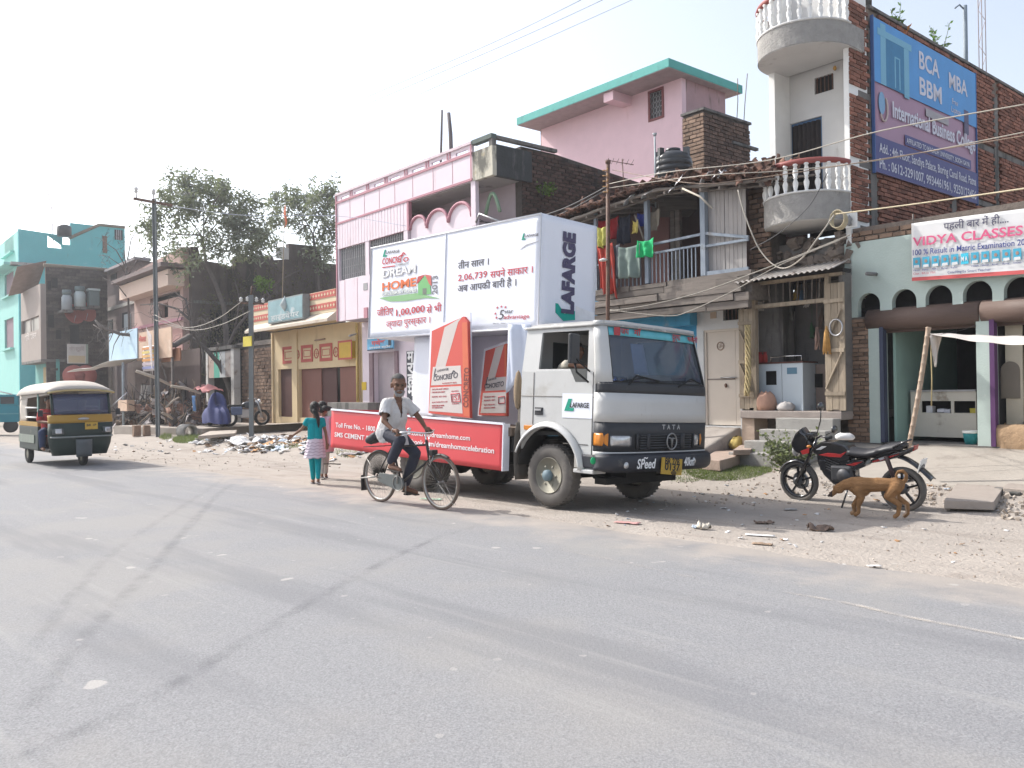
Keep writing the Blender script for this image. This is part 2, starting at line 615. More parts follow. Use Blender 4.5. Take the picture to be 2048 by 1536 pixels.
nt.links.new(al,b_.inputs['Alpha'])
def trail(name,pts,width,strength,mt,z=.008):
 P=[ground(*p,z)for p in pts]
 Q=[]
 for i in range(len(P)-1):
  p0,p1,p2,p3=P[max(0,i-1)],P[i],P[i+1],P[min(len(P)-1,i+2)]
  for k in range(8):
   t=k/8
   Q.append(.5*((2*p1)+(p2-p0)*t+(2*p0-5*p1+4*p2-p3)*t*t+(3*p1-p0-3*p2+p3)*t**3))
 Q.append(P[-1])
 vs,uv=[],[]
 for i,q in enumerate(Q):
  d=(Q[min(i+1,len(Q)-1)]-Q[max(0,i-1)]).normalized()
  a=Vector((-d.y,d.x,0))
  k=i/(len(Q)-1)
  s_=strength*min(1,k*6,(1-k)*6)
  for sgn in(0,1):
   vs.append(q+a*width*(sgn-.5))
   uv.append((sgn,s_))
 me=bpy.data.meshes.new(name)
 me.from_pydata([tuple(v)for v in vs],[],[(2*i,2*i+1,2*i+3,2*i+2)for i in range(len(Q)-1)])
 l=me.uv_layers.new(name='UVMap')
 for lp in me.loops:
  l.data[lp.index].uv=uv[lp.vertex_index]
 me.materials.append(mt)
 o=link(name,me)
 o['kind']='structure'
 return o
trail('dark_trail',((-40,1560),(70,1500),(290,1400),(500,1275),(700,1160),(850,1085),(985,1042)),.17,.21,film)
trail('dark_trail',((20,1480),(90,1370),(190,1250),(290,1150),(370,1060),(440,985),(480,962)),.17,.18,film)
trail('dark_trail',((30,1350),(120,1220),(220,1110),(320,1040),(400,990),(470,940)),.16,.13,film,.010)
line_m=film.copy()
line_m.name='worn edge line'
line_m.node_tree.nodes['Principled BSDF'].inputs['Base Color'].default_value=(.55,.50,.44,1)
trail('worn_edge_line',((2300,1330),(2048,1278),(1930,1255),(1790,1228),(1690,1205),(1560,1182)),.09,.7,line_m,.009)
trail('worn_edge_line',((1420,1160),(1340,1145),(1230,1120),(1100,1096)),.08,.25,line_m,.009)

# the dusty air over the street: one even box of thin haze
hz=bpy.data.materials.new('dusty air')
hz.use_nodes=True
nt=hz.node_tree
nt.nodes.remove(nt.nodes['Principled BSDF'])
pv=nt.nodes.new('ShaderNodeVolumePrincipled')
pv.inputs['Color'].default_value=(.92,.95,1.0,1)
pv.inputs['Density'].default_value=HAZE
pv.inputs['Anisotropy'].default_value=.5
nt.links.new(pv.outputs[0],nt.nodes['Material Output'].inputs['Volume'])
setting('haze',MB().box(-700,700,-700,700,-1.2,22),hz,'stuff')

# --- houses on the right
def bricks(parent,x0,x1,z0,z1,y,ax,mt,L=.235,H=.078,gap=.014,limit=300,skip=None,order=None,proud=.022,jit=.006,drop=.0,name='brick'):
 """courses of bricks proud of a mortar bed on the plane y (ax 'y') or x (ax 'x'); the first 'limit' are parts"""
 cells=[]
 r=0
 z=z0
 while z+H<=z1+1e-6:
  x=x0-(L/2 if r%2 else 0)+U(-.02,.02)
  while x<x1:
   a,b_=max(x,x0),min(x+L-gap,x1)
   if b_-a>.05 and not(skip and skip((a+b_)/2,z+H/2))and rnd.random()>drop:
    cells.append((a,b_,z,z+H-gap))
   x+=L
  z+=H
  r+=1
 if order:
  cells.sort(key=order)
 unit=MB().box(-.5,.5,-.5,.5,-.5,.5)
 vs=[tuple(c_*(1+U(-.04,.04))for c_ in v)for v in unit.v]
 unit.v=vs
 me=unit.mesh('brick',mt)
 rest=MB()
 for i,(a,b_,c_,d_)in enumerate(cells):
  p=proud*U(.5,1.4)
  cx,cz=(a+b_)/2+U(-jit,jit),(c_+d_)/2+U(-jit,jit)*.6
  if ax=='y':
   M=TR(cx,y+.02-p,cz,ry=U(-.02,.02),sx=b_-a,sy=.06,sz=(d_-c_)*U(.88,1))
  else:
   M=TR(y-.02+p,cx,cz,rx=U(-.02,.02),sx=.06,sy=b_-a,sz=(d_-c_)*U(.88,1))
  if i<limit:
   link(name,me,parent,None,M)
  else:
   rest.add(unit.v,unit.f,M=M)
 if rest.v:
  o=part(name+'_courses',rest,mt,parent)
  o['kind']='stuff'
def arch(x0,x1,zs,zt,n=12):
 """round-headed opening"""
 c_,r=(x0+x1)/2,(x1-x0)/2
 if zt-zs>r*1.05:
  return[(x0,zs)]+arch(x0,x1,zt-r,zt,n)+[(x1,zs)]
 return[(x0,zs)]+[(c_-r*math.cos(math.pi*i/n),zs+(zt-zs)*math.sin(math.pi*i/n))for i in range(1,n)]+[(x1,zs)]
mint=m('mint plaster',(.45,.53,.49),.8,.08,3,.2,30,stains=(((.30,.30,.26),.3,1.3,STREAK),((.55,.60,.56),.25,4,(1,1,1))))
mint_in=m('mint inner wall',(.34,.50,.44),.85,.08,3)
tin_brown=m('brown roller shutter',(.125,.085,.07),.6,.15,6,.15,20,grain=(1,8,8))
cream=m('cream plaster',(.58,.52,.42),.8,.08,3,.2,30,stains=(((.38,.32,.25),.25,1.5,STREAK),))
bluewood=m('dark blue paint',(.05,.06,.10),.6,.2,6)

# --- one-storey arcade of shops
uL,uR=S.y(1692,700)[0],S.y(2290,700)[0]
F=S.at(uL)
root=thing('arcade_shop','low mint green shop arcade with round arches and brown roller shutters','shop',F)
X=lambda px,py=700,y=0.0:F.y(px,py,y)[0]
Z=lambda px,py,y=0.0:F.y(px,py,y)[1]
zfl=Z(1860,888)
zleg=Z(1850,624)
ztop=Z(1760,478)
xe=uR-uL

# fascia with five and more arches
ap=[(1715,1760,586),(1784,1833,578),(1851,1905,570),(1926,1985,561),(2008,2068,553),(2094,2160,544),(2190,2262,535)]
out=[(0,ztop),(0,zleg)]
for a,b_,t in ap:
 x0,x1=X(a,610),X(b_,610)
 out+=arch(x0,x1,zleg,Z((a+b_)/2,t))
out+=[(xe,zleg),(xe,ztop)]
part('arched_fascia',MB().plate(out,0,.14),mint,root)
part('arch_soffit',MB().box(.05,xe,.14,.30,zleg+.75,zleg+.8),void,root)
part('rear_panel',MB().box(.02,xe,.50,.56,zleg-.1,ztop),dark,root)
for a,b_ in((1733,1958),(1962,2200)):
 x0,x1=X(a,635),X(b_,635)
 zc=(Z(1850,652,-.0)+Z(1850,612,0))/2
 q=part('roller_shutter',MB().lathe([(.001,x0),(.20,x0),(.20,x1),(.001,x1)],(0,.12,zc),'x',22),tin_brown,root)
 part('guide_box',MB().box(x0,x1,.20,.34,zc-.24,zc+.18),tin_brown,q)

# brick pier on the left, jambs, pillars
zb=-.05
x0,x1=X(1694,720),X(1737,720)
part('pier_core',MB().box(x0,x1,.03,.4,zb,zleg),mortar,root)
bricks(root,x0,x1,zb+.35,zleg-.01,.03,'y',brick_sun)
part('plinth',MB().box(0,X(1769,860),-.06,.35,zb,zfl-.02).box(X(1769,860),xe,0.0,3.0,zb,zfl),conc_dark,root)
part('jamb',MB().box(x1+.003,X(1760,740),.0,.3,zfl-.02,zleg-.02),mint,root)
part('door_frame',MB().box(X(1760,740)+.002,X(1768,740),-.02,.12,zfl,zleg-.05),bluewood,root)
xa,xb=X(1953,740),X(1980,740)
part('pillar',MB().box(xa,xb,-.0,.35,zfl,zleg-.06),mint,root)
part('door_frame',MB().box(xb+.002,X(1990,740),-.02,.12,zfl,zleg-.05),m('purple paint',(.10,.04,.12),.6,.15,6),root)
part('pillar',MB().box(X(2125,740),X(2150,740),0,.35,zfl,zleg-.06),mint,root)

# interiors
x0=X(1768,740)
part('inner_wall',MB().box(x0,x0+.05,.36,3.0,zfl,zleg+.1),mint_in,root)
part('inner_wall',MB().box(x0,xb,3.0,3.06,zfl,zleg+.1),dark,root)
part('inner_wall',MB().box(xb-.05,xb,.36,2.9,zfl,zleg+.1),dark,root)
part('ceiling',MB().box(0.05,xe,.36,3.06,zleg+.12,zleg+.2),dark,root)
b2=MB().box(X(1990,740),X(2024,740),.45,.5,zfl,zleg)
b2.box(X(2024,740)+.01,xe,.75,.8,zfl,zleg)
part('inner_wall',b2,cream,root)
part('niche',MB().plate(arch(X(2002,760,.44),X(2040,760,.44),Z(2020,797,.44),Z(2020,723,.44)),.43,.449),m('dim plaster',(.22,.19,.16),.9,.1,3),root)
part('doorway',MB().box(X(2021,720,.6),X(2060,720,.6),.60,.64,zfl+.8,zleg-.1),void,root)

# parapet of big bricks behind the banner
x0,x1,z0,z1=X(1703,500),xe-.1,ztop+.003,Z(1760,450)+.02
part('parapet_core',MB().box(x0,x1,.055,.3,z0,z1),mortar,root)
bricks(root,x0+.02,X(1832,500),z0+.01,z1,.055,'y',brick_sun,L=.25,H=.098,gap=.02,proud=.03,jit=.01)
part('roof',MB().box(0.05,xe,.3,8,ztop-.1,ztop+.05),conc_dark,root)
part('side_wall',MB().box(xe-.2,xe,.36,8,zb,ztop-.12),conc_dark,root)

# stub pipe through the plaster
part('drain_pipe',MB().tube([(X(1752,548),.08,Z(1752,548)),(X(1752,548),-.34,Z(1752,548)-.02)],.035,10),m('grey pipe',(.16,.16,.16),.6),root)

# --- counter, bucket and goods in the open shop
cR=F.at(0,0,0)
yc=.75
x0,x1=X(1822,840,yc),X(1953,840,yc)
zt,zm,zl=Z(1890,783,yc),Z(1890,802,yc),Z(1890,826,yc)
ctr=thing('shop_counter','stained white counter with two open shelves inside the green shop','counter',F)
pc=m('stained cream board',(.56,.53,.46),.7,.08,3,stains=(((.25,.20,.15),.3,2.5,(1,1,1)),))
part('counter_top',MB().box(x0,x1,yc-.03,yc+.6,zt,zt+.03),steel,ctr)
part('front_panel',MB().plate([(x0,zfl+.08),(x1,zfl+.08),(x1,zt),(x0,zt)],yc,yc+.03,holes=[[(X(a,815,yc),zl),(X(b_,815,yc),zl),(X(b_,815,yc),zm),(X(a,815,yc),zm)]for a,b_ in((1843,1902),(1908,1951))]),pc,ctr)
part('shelf_back',MB().box(x0,x1,yc+.3,yc+.33,zfl+.08,zt-.01),void,ctr)
part('shelf',MB().box(x0+.02,x1-.02,yc+.035,yc+.3,zl-.03,zl),pc,ctr)
for px,cc,wd in((1855,(.6,.6,.62),'white packet at the far left'),(1878,(.65,.65,.7),'pale blue packet second from the left'),(1890,(.55,.55,.6),'grey packet beside the shelf divider'),(1944,(.45,.38,.05),'yellow packet at the right end')):
 xx=X(px,822,yc)
 single('packet',MB().box(xx-.06,xx+.06,yc+.08,yc+.2,zl+.002,zl+U(.06,.13),j=.012),ink(cc),wd+' of the white counter shelf','packet',F,'goods on the counter shelf')
bk=thing('bucket','teal plastic bucket with a pale rim at the foot of the mint pillar','bucket',F.at(X(1941,885,.3),.32,zfl))
part('tub',MB().lathe([(.001,0),(.095,0),(.12,.17),(.12,.20),(.10,.19),(.085,.02),(.001,.02)],n=18),m('teal plastic',(.03,.22,.24),.5),bk)
part('rim',MB().lathe([(.122,.19),(.13,.195),(.13,.235),(.117,.235),(.117,.19)],n=18),white,bk)

# --- vinyl banner over the arches
bx=X(1823,500,-.14)
bA,bB,bC,bD=F.y(1822,447,-.14),F.y(1826,562,-.14),F.y(2048,548,-.14),F.y(2048,417,-.14)
sl_t=(bD[1]-bA[1])/(bD[0]-bA[0])
sl_b=(bC[1]-bB[1])/(bC[0]-bB[0])
bw=X(2195,500,-.14)-bA[0]
tw=X(2052,500,-.14)-bA[0]
def bpt(s,t):
 x=bA[0]+s*bw
 zt_=bA[1]+sl_t*s*bw
 zb_=bB[1]+sl_b*s*bw
 return x,zb_+(zt_-zb_)*t
def bsheet(s,t):
 x,z=bpt(s,t)
 y=-.14+.008*math.sin(s*9+t*2)+.014*math.exp(-((t-.15-.1*s)/.06)**2)*math.sin(s*14+1)+.006*noise.noise(Vector((s*12,t*6,0)))
 return(x,y,z)
ban=thing('banner','white coaching class banner with pink title and a row of blue photographs','banner',F)
vinyl=m('white vinyl',(.66,.66,.66),.45,.05,4,spec=.5)
sh=part('vinyl_sheet',MB().sheet(60,18,bsheet,-.006),vinyl,ban)
def bline(s_,t,size,txt,mt,width=None,bold=0.0,shear=0):
 x,z=bpt(s_,t)
 x2,z2=bpt(s_+.1,t)
 return text(txt,size,ban,mt,on_wall(x,-.168,z,tilt=math.atan2(z2-z,x2-x)),width=width,bold=bold,shear=shear)
H_=bA[1]-bB[1]
pink=ink((.62,.10,.22))
navy=ink((.05,.07,.25))
bline(.31*tw/bw,.815,H_*.17,'पहली बार में ही....',ink((.08,.08,.13)),width=.56*tw,bold=.012)
bline(.012,.60,H_*.21,'VIDYA CLASSES',pink,width=.965*tw,bold=.02)
bline(.012,.44,H_*.135,'100 % Result in Matric Examination 2013',navy,width=1.04*tw,bold=.012)
skinp,cy=ink((.34,.22,.17)),ink((.06,.36,.52))
pb,pf,pn=MB(),MB(),MB()
for i in range(17):
 s0=.012+i*.0575
 (x,z),(x1,z1)=bpt(s0,.22),bpt(s0+.043,.40)
 if i==5:
  part('photo_panel',MB().box(x,x1,-.162,-.158,z,z1),ink((.05,.5,.68)),ban)
  text('M A',(z1-z)*.6,ban,WHITEINK,on_wall(x+.01,-.167,z+.05),bold=.02,width=(x1-x)*.8)
  continue
 q=part('photo_panel',MB().box(x,x1,-.162,-.158,z,z1),cy,ban)
 cx=(x+x1)/2
 w_=x1-x
 part('portrait',MB().plate([(cx+w_*.2*math.cos(a),z+(z1-z)*.6+w_*.26*math.sin(a))for a in[k*.628 for k in range(10)]],-.166,-.163).plate([(cx-w_*.42,z),(cx+w_*.42,z),(cx+w_*.36,z+(z1-z)*.26),(cx-w_*.36,z+(z1-z)*.26)],-.166,-.163,mi=1),[skinp,vinyl],q)
 bline(s0,.165,H_*.045,rnd.choice(['Rahul','Amit','Neha','Raju','Suman','Vikash','Priya']),navy)
bline(.012,.105,H_*.05,'Class : 8th to 10th',ink((.5,.08,.1)))
bline(.22,.085,H_*.06,'Coaching by Smart Teacher',navy)
s_=MB()
vs=[bsheet(i/40,t)for t in(.0,.062)for i in range(41)]
s_.add([(x,y-.006,z)for x,y,z in vs],[(i,i+1,42+i,41+i)for i in range(40)])
part('red_strip',s_,ink((.55,.10,.10)),ban)
single('stick',MB().tube([(bA[0]+.01,-.10,bA[1]-.1),(bA[0]+.02,-.10,bA[1]+.17)],.014,7),wood,'short stick at the upper left corner of the white banner','stick',F)

# --- slim balcony house beside the arcade
uA,uB=S.y(1541,380)[0],S.y(1701,380)[0]
F=S.at(uA)
WT=uB-uA
X=lambda px,py=400,y=0.0:F.y(px,py,y)[0]
Z=lambda px,py,y=0.0:F.y(px,py,y)[1]
root=thing('balcony_house','narrow three storey house with two round white balconies and a bare brick side','house',F)
plaster=m('grey white plaster',(.58,.575,.56),.85,.06,3,.15,25,stains=(((.36,.34,.32),.28,1.2,STREAK),))
z0=3.2
zlo=Z(1700,440)
zl1=Z(1610,388,-.6)
zu0=Z(1700,92)
zu1=zu0+.42
ztop=9.6
DEP=11.0
part('left_fin',MB().box(0,.13,0,.7,zlo,ztop),white,root)
part('right_fin',MB().box(WT-.10,WT,0,.7,z0,ztop),white,root)

# recessed wall with the door and the vent
dr=F.rect(1578,240,1645,385,.55)
vt=F.rect(1629,151,1667,184,.55)
dz0=zl1+.01
zmid=(dr[3]+vt[2])/2
wl=MB()
for za_,zb_,q in((zlo,zmid,(dr[0],dr[1],dz0,dr[3])),(zmid,ztop,vt)):
 for x0_,x1_,z0_,z1_ in((.131,q[0],za_,zb_),(q[1],WT-.101,za_,zb_),(q[0],q[1],za_,q[2]),(q[0],q[1],q[3],zb_)):
  wl.box(x0_,x1_,.55,.68,z0_,z1_)
part('recessed_wall',wl,plaster,root)
part('room',MB().box(.15,WT-.15,1.2,1.25,zlo,ztop),void,root)
d_=part('door',MB().plate([(dr[0],dz0),(dr[1],dz0),(dr[1],dr[3]),(dr[0],dr[3])],.60,.66,holes=[[(dr[0]+.05,dz0+.02),(dr[1]-.05,dz0+.02),(dr[1]-.05,dr[3]-.05),(dr[0]+.05,dr[3]-.05)]]),m('blue door frame',(.06,.13,.24),.6),root)
part('curtain',MB().sheet(40,3,lambda s,t:(dr[0]+.06+s*(dr[1]-dr[0]-.12),.59+.03*math.sin(s*40),dz0+.05+t*(dr[3]-dz0-.1)),.006),m('brown lace curtain',(.035,.028,.027),.9,.3,12),d_)
v_=part('vent_window',MB().box(vt[0],vt[1],.61,.65,vt[2],vt[3]),void,root)
for i in range(5):
 x=vt[0]+(vt[1]-vt[0])*(i+.5)/5
 part('bar',MB().box(x-.008,x+.008,.575,.592,vt[2],vt[3]),rust,v_)
part('lamp_bulb',MB().ell((vt[1]+.07,.48,vt[3]+.05),(.035,.035,.05),10),m('bulb amber',(.5,.28,.06),.2),root)
def balcony(zb,zt,rx,ry,railz,nb,name):
 """half round balcony bulging over the street"""
 cx=WT/2
 pt=lambda a,k=1.0,e=0.0:(cx-rx*k*math.cos(a),-ry*k*math.sin(a)+e)
 N=28
 A=[math.pi*i/N for i in range(N+1)]
 poly=[pt(a)for a in A]
 o=part(name,MB().plate(poly+[(cx+rx,.5),(cx-rx,.5)],zb,zt,ax='z'),m('rough grey render',(.30,.29,.275),.95,.22,6,.8,26,stains=(((.5,.48,.45),.3,1.5,(1,1,1)),((.18,.17,.16),.3,2,(1,1,1)))),root)
 part('soffit',MB().plate([pt(a,.985)for a in A]+[(cx+rx*.985,.45),(cx-rx*.985,.45)],zb-.012,zb-.002,ax='z'),plaster,o)
 part('lip',MB().tube([(*pt(a,1.0),zt+.012)for a in A],.022,6),plaster,o)
 part('handrail',MB().tube([(*pt(a,.97),railz)for a in A],.055,8),m('maroon rail',(.27,.075,.065),.55,.1,5),o)
 h=railz-.05-zt
 prof=[(.045,0),(.045,.05),(.028,.07),(.05,.26),(.052,.34),(.026,.47),(.045,.5),(.026,.53),(.05,.66),(.046,.76),(.028,.93),(.045,.95),(.045,1)]
 me=MB().lathe([(r,t*h)for r,t in prof],n=10).mesh('baluster',white)
 for i in range(nb):
  a=math.pi*(i+.5)/nb
  x,y=pt(a,.97)
  link('baluster',me,o,None,TR(x,y,zt+.01))
 return o
balcony(zlo,zl1,WT/2-.005,.85,Z(1612,318,-.83),13,'lower_balcony')
cxu=WT/2-.02
balcony(zu0,zu1,WT/2+.06,.95,zu1+.60,15,'upper_balcony')

# bare brick side wall with a thin concrete frame
side=WT+.0
SX=lambda px,py:F.x(px,py,WT)
part('wall_core',MB().box(WT-.09,WT-.03,.71,DEP,z0,SX(1735,15)[1]+.05),mortar,root)
part('wall_core',MB().box(WT-.6,WT-.1,3.0,DEP,z0,SX(1735,15)[1]-.5),void,root)
zt_=SX(1735,15)[1]
cols=[SX(1747,400)[0],SX(1907,420)[0],SX(1990,330)[0]]
cols=[cols[0]-.11,cols[1]-.1,cols[2]-.05]
bands=[SX(1730,192)[1],SX(1730,330)[1],SX(1800,475)[1]]
fr=MB()
for c_ in cols:
 fr.box(WT-.03,WT+.012,c_,c_+.24,z0,zt_-.4)
part('concrete_column',fr,conc_dark,root)['kind']='stuff'
fb=MB()
for z in bands:
 fb.box(WT-.028,WT+.008,.35,DEP,z-.06,z+.06)
part('concrete_band',fb,conc_dark,root)['kind']='stuff'
sgn=[SX(1738,30),SX(1738,330),SX(1948,420),SX(1945,190)]
s_n0,s_n1=sgn[0][0],sgn[2][0]
s_z0,s_z1=(sgn[1][1]+sgn[2][1])/2,(sgn[0][1]+sgn[3][1])/2+.2
def skip(n,z):
 if s_n0+.15<n<s_n1-.15 and s_z0+.15<z<s_z1-.1:
  return True
 if any(c_-.05<n<c_+.29 for c_ in cols)or any(abs(z-b_)<.1 for b_ in bands):
  return True
 return n<.7 and False
bricks(root,.012,10.0,z0+.02,zt_+.0,WT,'x',brick_m,L=.25,H=.085,limit=300,skip=skip,order=lambda c:c[0]*1.0+abs(c[2]-5)*.05,proud=.02)
part('edge_core',MB().box(WT-.099,WT-.002,.012,.7,z0,zt_+.1),mortar,root)
part('side_cap',MB().box(WT-.35,WT+.03,.8,DEP,zt_+.001,zt_+.06),conc_dark,root)

# foot of the house down to the street behind the little shop
part('lower_wall',MB().box(.05,WT-.1,.75,3,0,z0+1),conc_dark,root)

# --- blue college billboard on that wall
B0=F.at(WT+.06,s_n0,s_z0,R_(90))
bw,bh=s_n1-s_n0,s_z1-s_z0
bb=thing('billboard','large blue and mauve business college billboard on the brick side wall','billboard',B0)
part('panel',MB().sheet(24,10,lambda s,t:(s*bw,.003*math.sin(s*21)*math.sin(t*7+1),t*bh),-.015),m('mauve print',(.36,.21,.30),.5,.05,3,spec=.4),bb)
bp=lambda s,t:(s*bw,-.03,t*bh)
def area(name,s0,s1,t0,t1,mt,y=-.022,par=None):
 return part(name,MB().box(s0*bw,s1*bw,y-.002,y,t0*bh,t1*bh),mt,par or bb)
a_=area('blue_area',.0,1.0,.585,1.0,m('blue print',(.06,.27,.60),.5,.15,1.2,spec=.4))
area('navy_strip',0,1,0,.235,m('navy print',(.06,.06,.20),.5,.06,3))
area('navy_strip',.26,.93,.245,.315,m('navy print',(.06,.06,.20)))
area('pale_strip',.46,.69,.505,.56,ink((.36,.34,.36)),-.025)
gate=ink((.17,.40,.55))
area('gate_arch',.055,.10,.585,.985,gate,-.025,a_)
area('gate_arch',.26,.305,.565,.93,gate,-.025,a_)
area('gate_arch',.03,.33,.90,.945,gate,-.027,a_)
area('gate_arch',.175,.185,.60,.80,gate,-.025,a_)
area('gate_arch',.215,.225,.60,.80,gate,-.025,a_)
area('gate_arch',.175,.225,.80,.81,gate,-.027,a_)
area('gate_arch',.10,.26,.585,.90,m('gate dusk',(.02,.17,.34),.5),-.0235,a_)
area('figure',.86,.91,.50,.68,m('suit print',(.10,.09,.16),.6),-.025,a_)
wi=ink((.62,.62,.70))
T_=lambda s,t,size,txt,mt=wi,width=None,bold=.02:text(txt,size*bh,bb,mt,on_wall(s*bw,-.030,t*bh),width=width and width*bw,bold=bold)
T_(.40,.82,.17,'BCA',width=.20)
T_(.40,.64,.17,'BBM',width=.22)
T_(.70,.79,.16,'MBA',width=.20)
T_(.73,.68,.06,'Free',width=.06,bold=0)
T_(.72,.62,.06,'Laptop',width=.10,bold=0)
T_(.15,.40,.145,'International Business College',width=.83,bold=.025)
T_(.27,.26,.05,'AFFILIATED TO MAGADH UNIVERSITY, BODH GAYA',width=.64,bold=.01)
T_(.03,.135,.085,'Add. : 4th Floor, Sandiya Palace, Boring Canal Road, Patna',width=.95,bold=.012)
T_(.03,.03,.09,'Ph. : 0612-3291007, 9934461961, 9250123456',width=.95,bold=.012)
lg=part('emblem',MB().plate([(bw*.06+.13*math.cos(a),bh*.46+.22*math.sin(a))for a in[k*.2618 for k in range(24)]],-.0265,-.022),ink((.20,.36,.55)),bb)
part('emblem_ring',MB().tube([(bw*.075+.15*math.cos(a),-.026,bh*.43+.25*math.sin(a))for a in[k*.28-2.6 for k in range(14)]],.02,6),ink((.55,.45,.42)),lg)
for i in range(2):
 part('frame_bar',MB().box(-.03+i*(bw+.03),i*(bw+.03),-.03,.03,-.03,bh+.03),m('blue frame',(.06,.12,.30),.6),bb)

# --- pots on the roof edge and masts
def twig_plant(name,label,w,h,pot,cols,n,group=None):
 t=thing(name,label,'potted plant',Fr(Matrix.Translation(w)))
 part('pot',MB().lathe([(.001,0),(.10,0),(.16,.22),(.17,.26),(.13,.26),(.001,.24)],n=14),pot,t)
 lf=MB()
 st=MB()
 for i in range(n):
  a,l=U(0,6.28),U(.25,1)*h
  d=Vector((math.cos(a)*.25,math.sin(a)*.25,1)).normalized()
  st.tube([(0,0,.2),tuple(Vector((0,0,.2))+d*l)],.006,5)
  for k in range(9):
   p=Vector((0,0,.2))+d*l*U(.3,1)
   q=Vector((U(-1,1),U(-1,1),U(-.3,.8))).normalized()*U(.08,.17)
   r=q.cross(Vector((U(-1,1),U(-1,1),U(-1,1)))).normalized()*.03
   lf.add([p,p+q*.5+r,p+q,p+q*.5-r],[(0,1,2,3)])
 part('stems',st,m('green stem',(.10,.13,.06)),t)['kind']='stuff'
 part('foliage',lf,cols,t)['kind']='stuff'
 return t
terra=m('terracotta',(.35,.14,.08),.85,.15,6)
leaf_g=leaf_mat('green leaf',(.10,.16,.06))
leaf_o=leaf_mat('orange flower',(.45,.16,.03))
pn=lambda px,py:F.w(WT-.12,SX(px,py)[0],SX(px,py)[1])
t=twig_plant('potted_plant','spreading potted plant with orange flowers in a clay pot on the roof edge',pn(1808,88),.75,terra,leaf_g,7)
fl=MB()
for i in range(70):
 p=Vector((U(-.4,.25),U(-.25,.3),U(.05,.32)))
 q=Vector((U(-1,1),U(-1,1),U(-1,1))).normalized()*.11
 r=q.orthogonal().normalized()*.05
 fl.add([p,p+q*.5+r,p+q,p+q*.5-r],[(0,1,2,3)])
part('flowers',fl,leaf_o,t)['kind']='stuff'
twig_plant('potted_plant','upright leafy plant in a dark pot on the roof edge',pn(1893,140),1.0,m('dark pot',(.16,.10,.08)),leaf_g,6)
p=F.w(WT-.1,SX(1942,190)[0],0)
zz=SX(1942,190)[1]
pm=thing('pipe_mast','short grey pipe mast with a bent top beside the billboard','pipe',Fr(Matrix.Translation((p.x,p.y,zz-.5))))
part('mast',MB().tube([(0,0,0),(0,0,2.6)],.05,10),m('blue grey pipe',(.20,.24,.28),.6),pm)
part('bracket',MB().tube([(0,0,2.5),(-.15,-.05,2.6),(-.28,-.1,2.5)],.02,6),m('blue grey pipe',(.20,.24,.28)),pm)
p=F.w(WT-.6,SX(1970,190)[0]+1.5,0)
ms=thing('antenna_mast','very thin tall lattice antenna mast rising behind the brick wall','antenna',Fr(Matrix.Translation((p.x,p.y,zt_-.8))))
b_=MB()
for k in range(3):
 a=k*2.094
 b_.tube([(.09*math.cos(a),.09*math.sin(a),0),(.09*math.cos(a),.09*math.sin(a),9)],.012,5)
for i in range(30):
 a,c_=(i%3)*2.094,((i+1)%3)*2.094
 b_.tube([(.09*math.cos(a),.09*math.sin(a),i*.3),(.09*math.cos(c_),.09*math.sin(c_),i*.3+.3)],.007,4)
part('lattice',b_,m('pale mast',(.5,.42,.42),.6),ms)

# --- cable coil and white insulator bracket under the balcony
cw=F.w(X(1674,438,-.75),-.75,Z(1674,438,-.75))
cb=thing('cable_coil','coil of yellowish cable hanging below the lower round balcony','cable',Fr(Matrix.Translation(cw)@S.M.to_3x3().to_4x4()))
for k in range(4):
 part('loop',MB().tube([(.14*math.cos(a)+.01*k,.02*k,.16*math.sin(a)-.01*k)for a in[i*.314 for i in range(20)]],.011,6,closed=True),m('yellow cable',(.42,.36,.24),.6),cb)
cw=F.w(X(1702,440,-.2),-.2,Z(1702,440,-.2))
ib=thing('insulator_plate','white square plate with a grey insulator beside the cable coil','insulator',Fr(Matrix.Translation(cw)@S.M.to_3x3().to_4x4()))
part('plate',MB().box(-.11,.11,0,.03,-.14,.13),white,ib)
part('insulator',MB().lathe([(.001,-.12),(.05,-.10),(.03,-.04),(.055,0),(.03,.05),(.001,.09)],(0,-.06,0),n=10),m('grey porcelain',(.2,.2,.2),.3),ib)

# --- little hardware shop with plank shutters
YK=-.35
uA=S.y(1483,720,YK)[0]
F=S.at(uA)
X=lambda px,py=720,y=YK:F.y(px,py,y)[0]
Z=lambda px,py,y=YK:F.y(px,py,y)[1]
root=thing('hardware_shop','tiny shop on a concrete platform with open plank shutters and tin awning','shop',F)
zp=Z(1580,822)
zs=Z(1580,838)
xl,xr=0.03,X(1686)
xo0,xo1=X(1508),X(1654)
zt=Z(1580,556)
zbeam=Z(1580,611)
zg=-.02
part('platform_slab',MB().box(0,xr,YK-.08,2.4,zs,zp),m('worn slab',(.30,.26,.235),.9,.2,3,.4,30),root,bevel=.015)
part('pier',MB().box(.0,X(1510,870),YK-.02,.55,zg,zs-.003),m('earthy plaster',(.40,.315,.25),.9,.15,3,.4,20,stains=(((.24,.18,.14),.3,2,(1,1,1)),)),root)
part('back_wall',MB().box(.02,xr,2.0,2.1,zg,zt),dark,root)
part('under_wall',MB().box(X(1510,870)+.01,xr,.6,.66,zg,zs-.01),conc_dark,root)
part('side_panel',MB().box(.0,.07,YK+.02,2.0,zp,zt-.05),conc_dark,root)
part('side_panel',MB().box(xr-.07,xr,YK+.02,2.0,zp,zt),conc_dark,root)
part('ceiling',MB().box(0,xr,YK+.05,2.0,zt+.01,zt+.08),dark,root)
pale=m('pale plaster',(.40,.38,.35),.85,.1,3,stains=(((.22,.2,.18),.3,2,(1,1,1)),))
part('inner_wall',MB().box(X(1513),X(1545),.9,.95,zp,zbeam),pale,root)
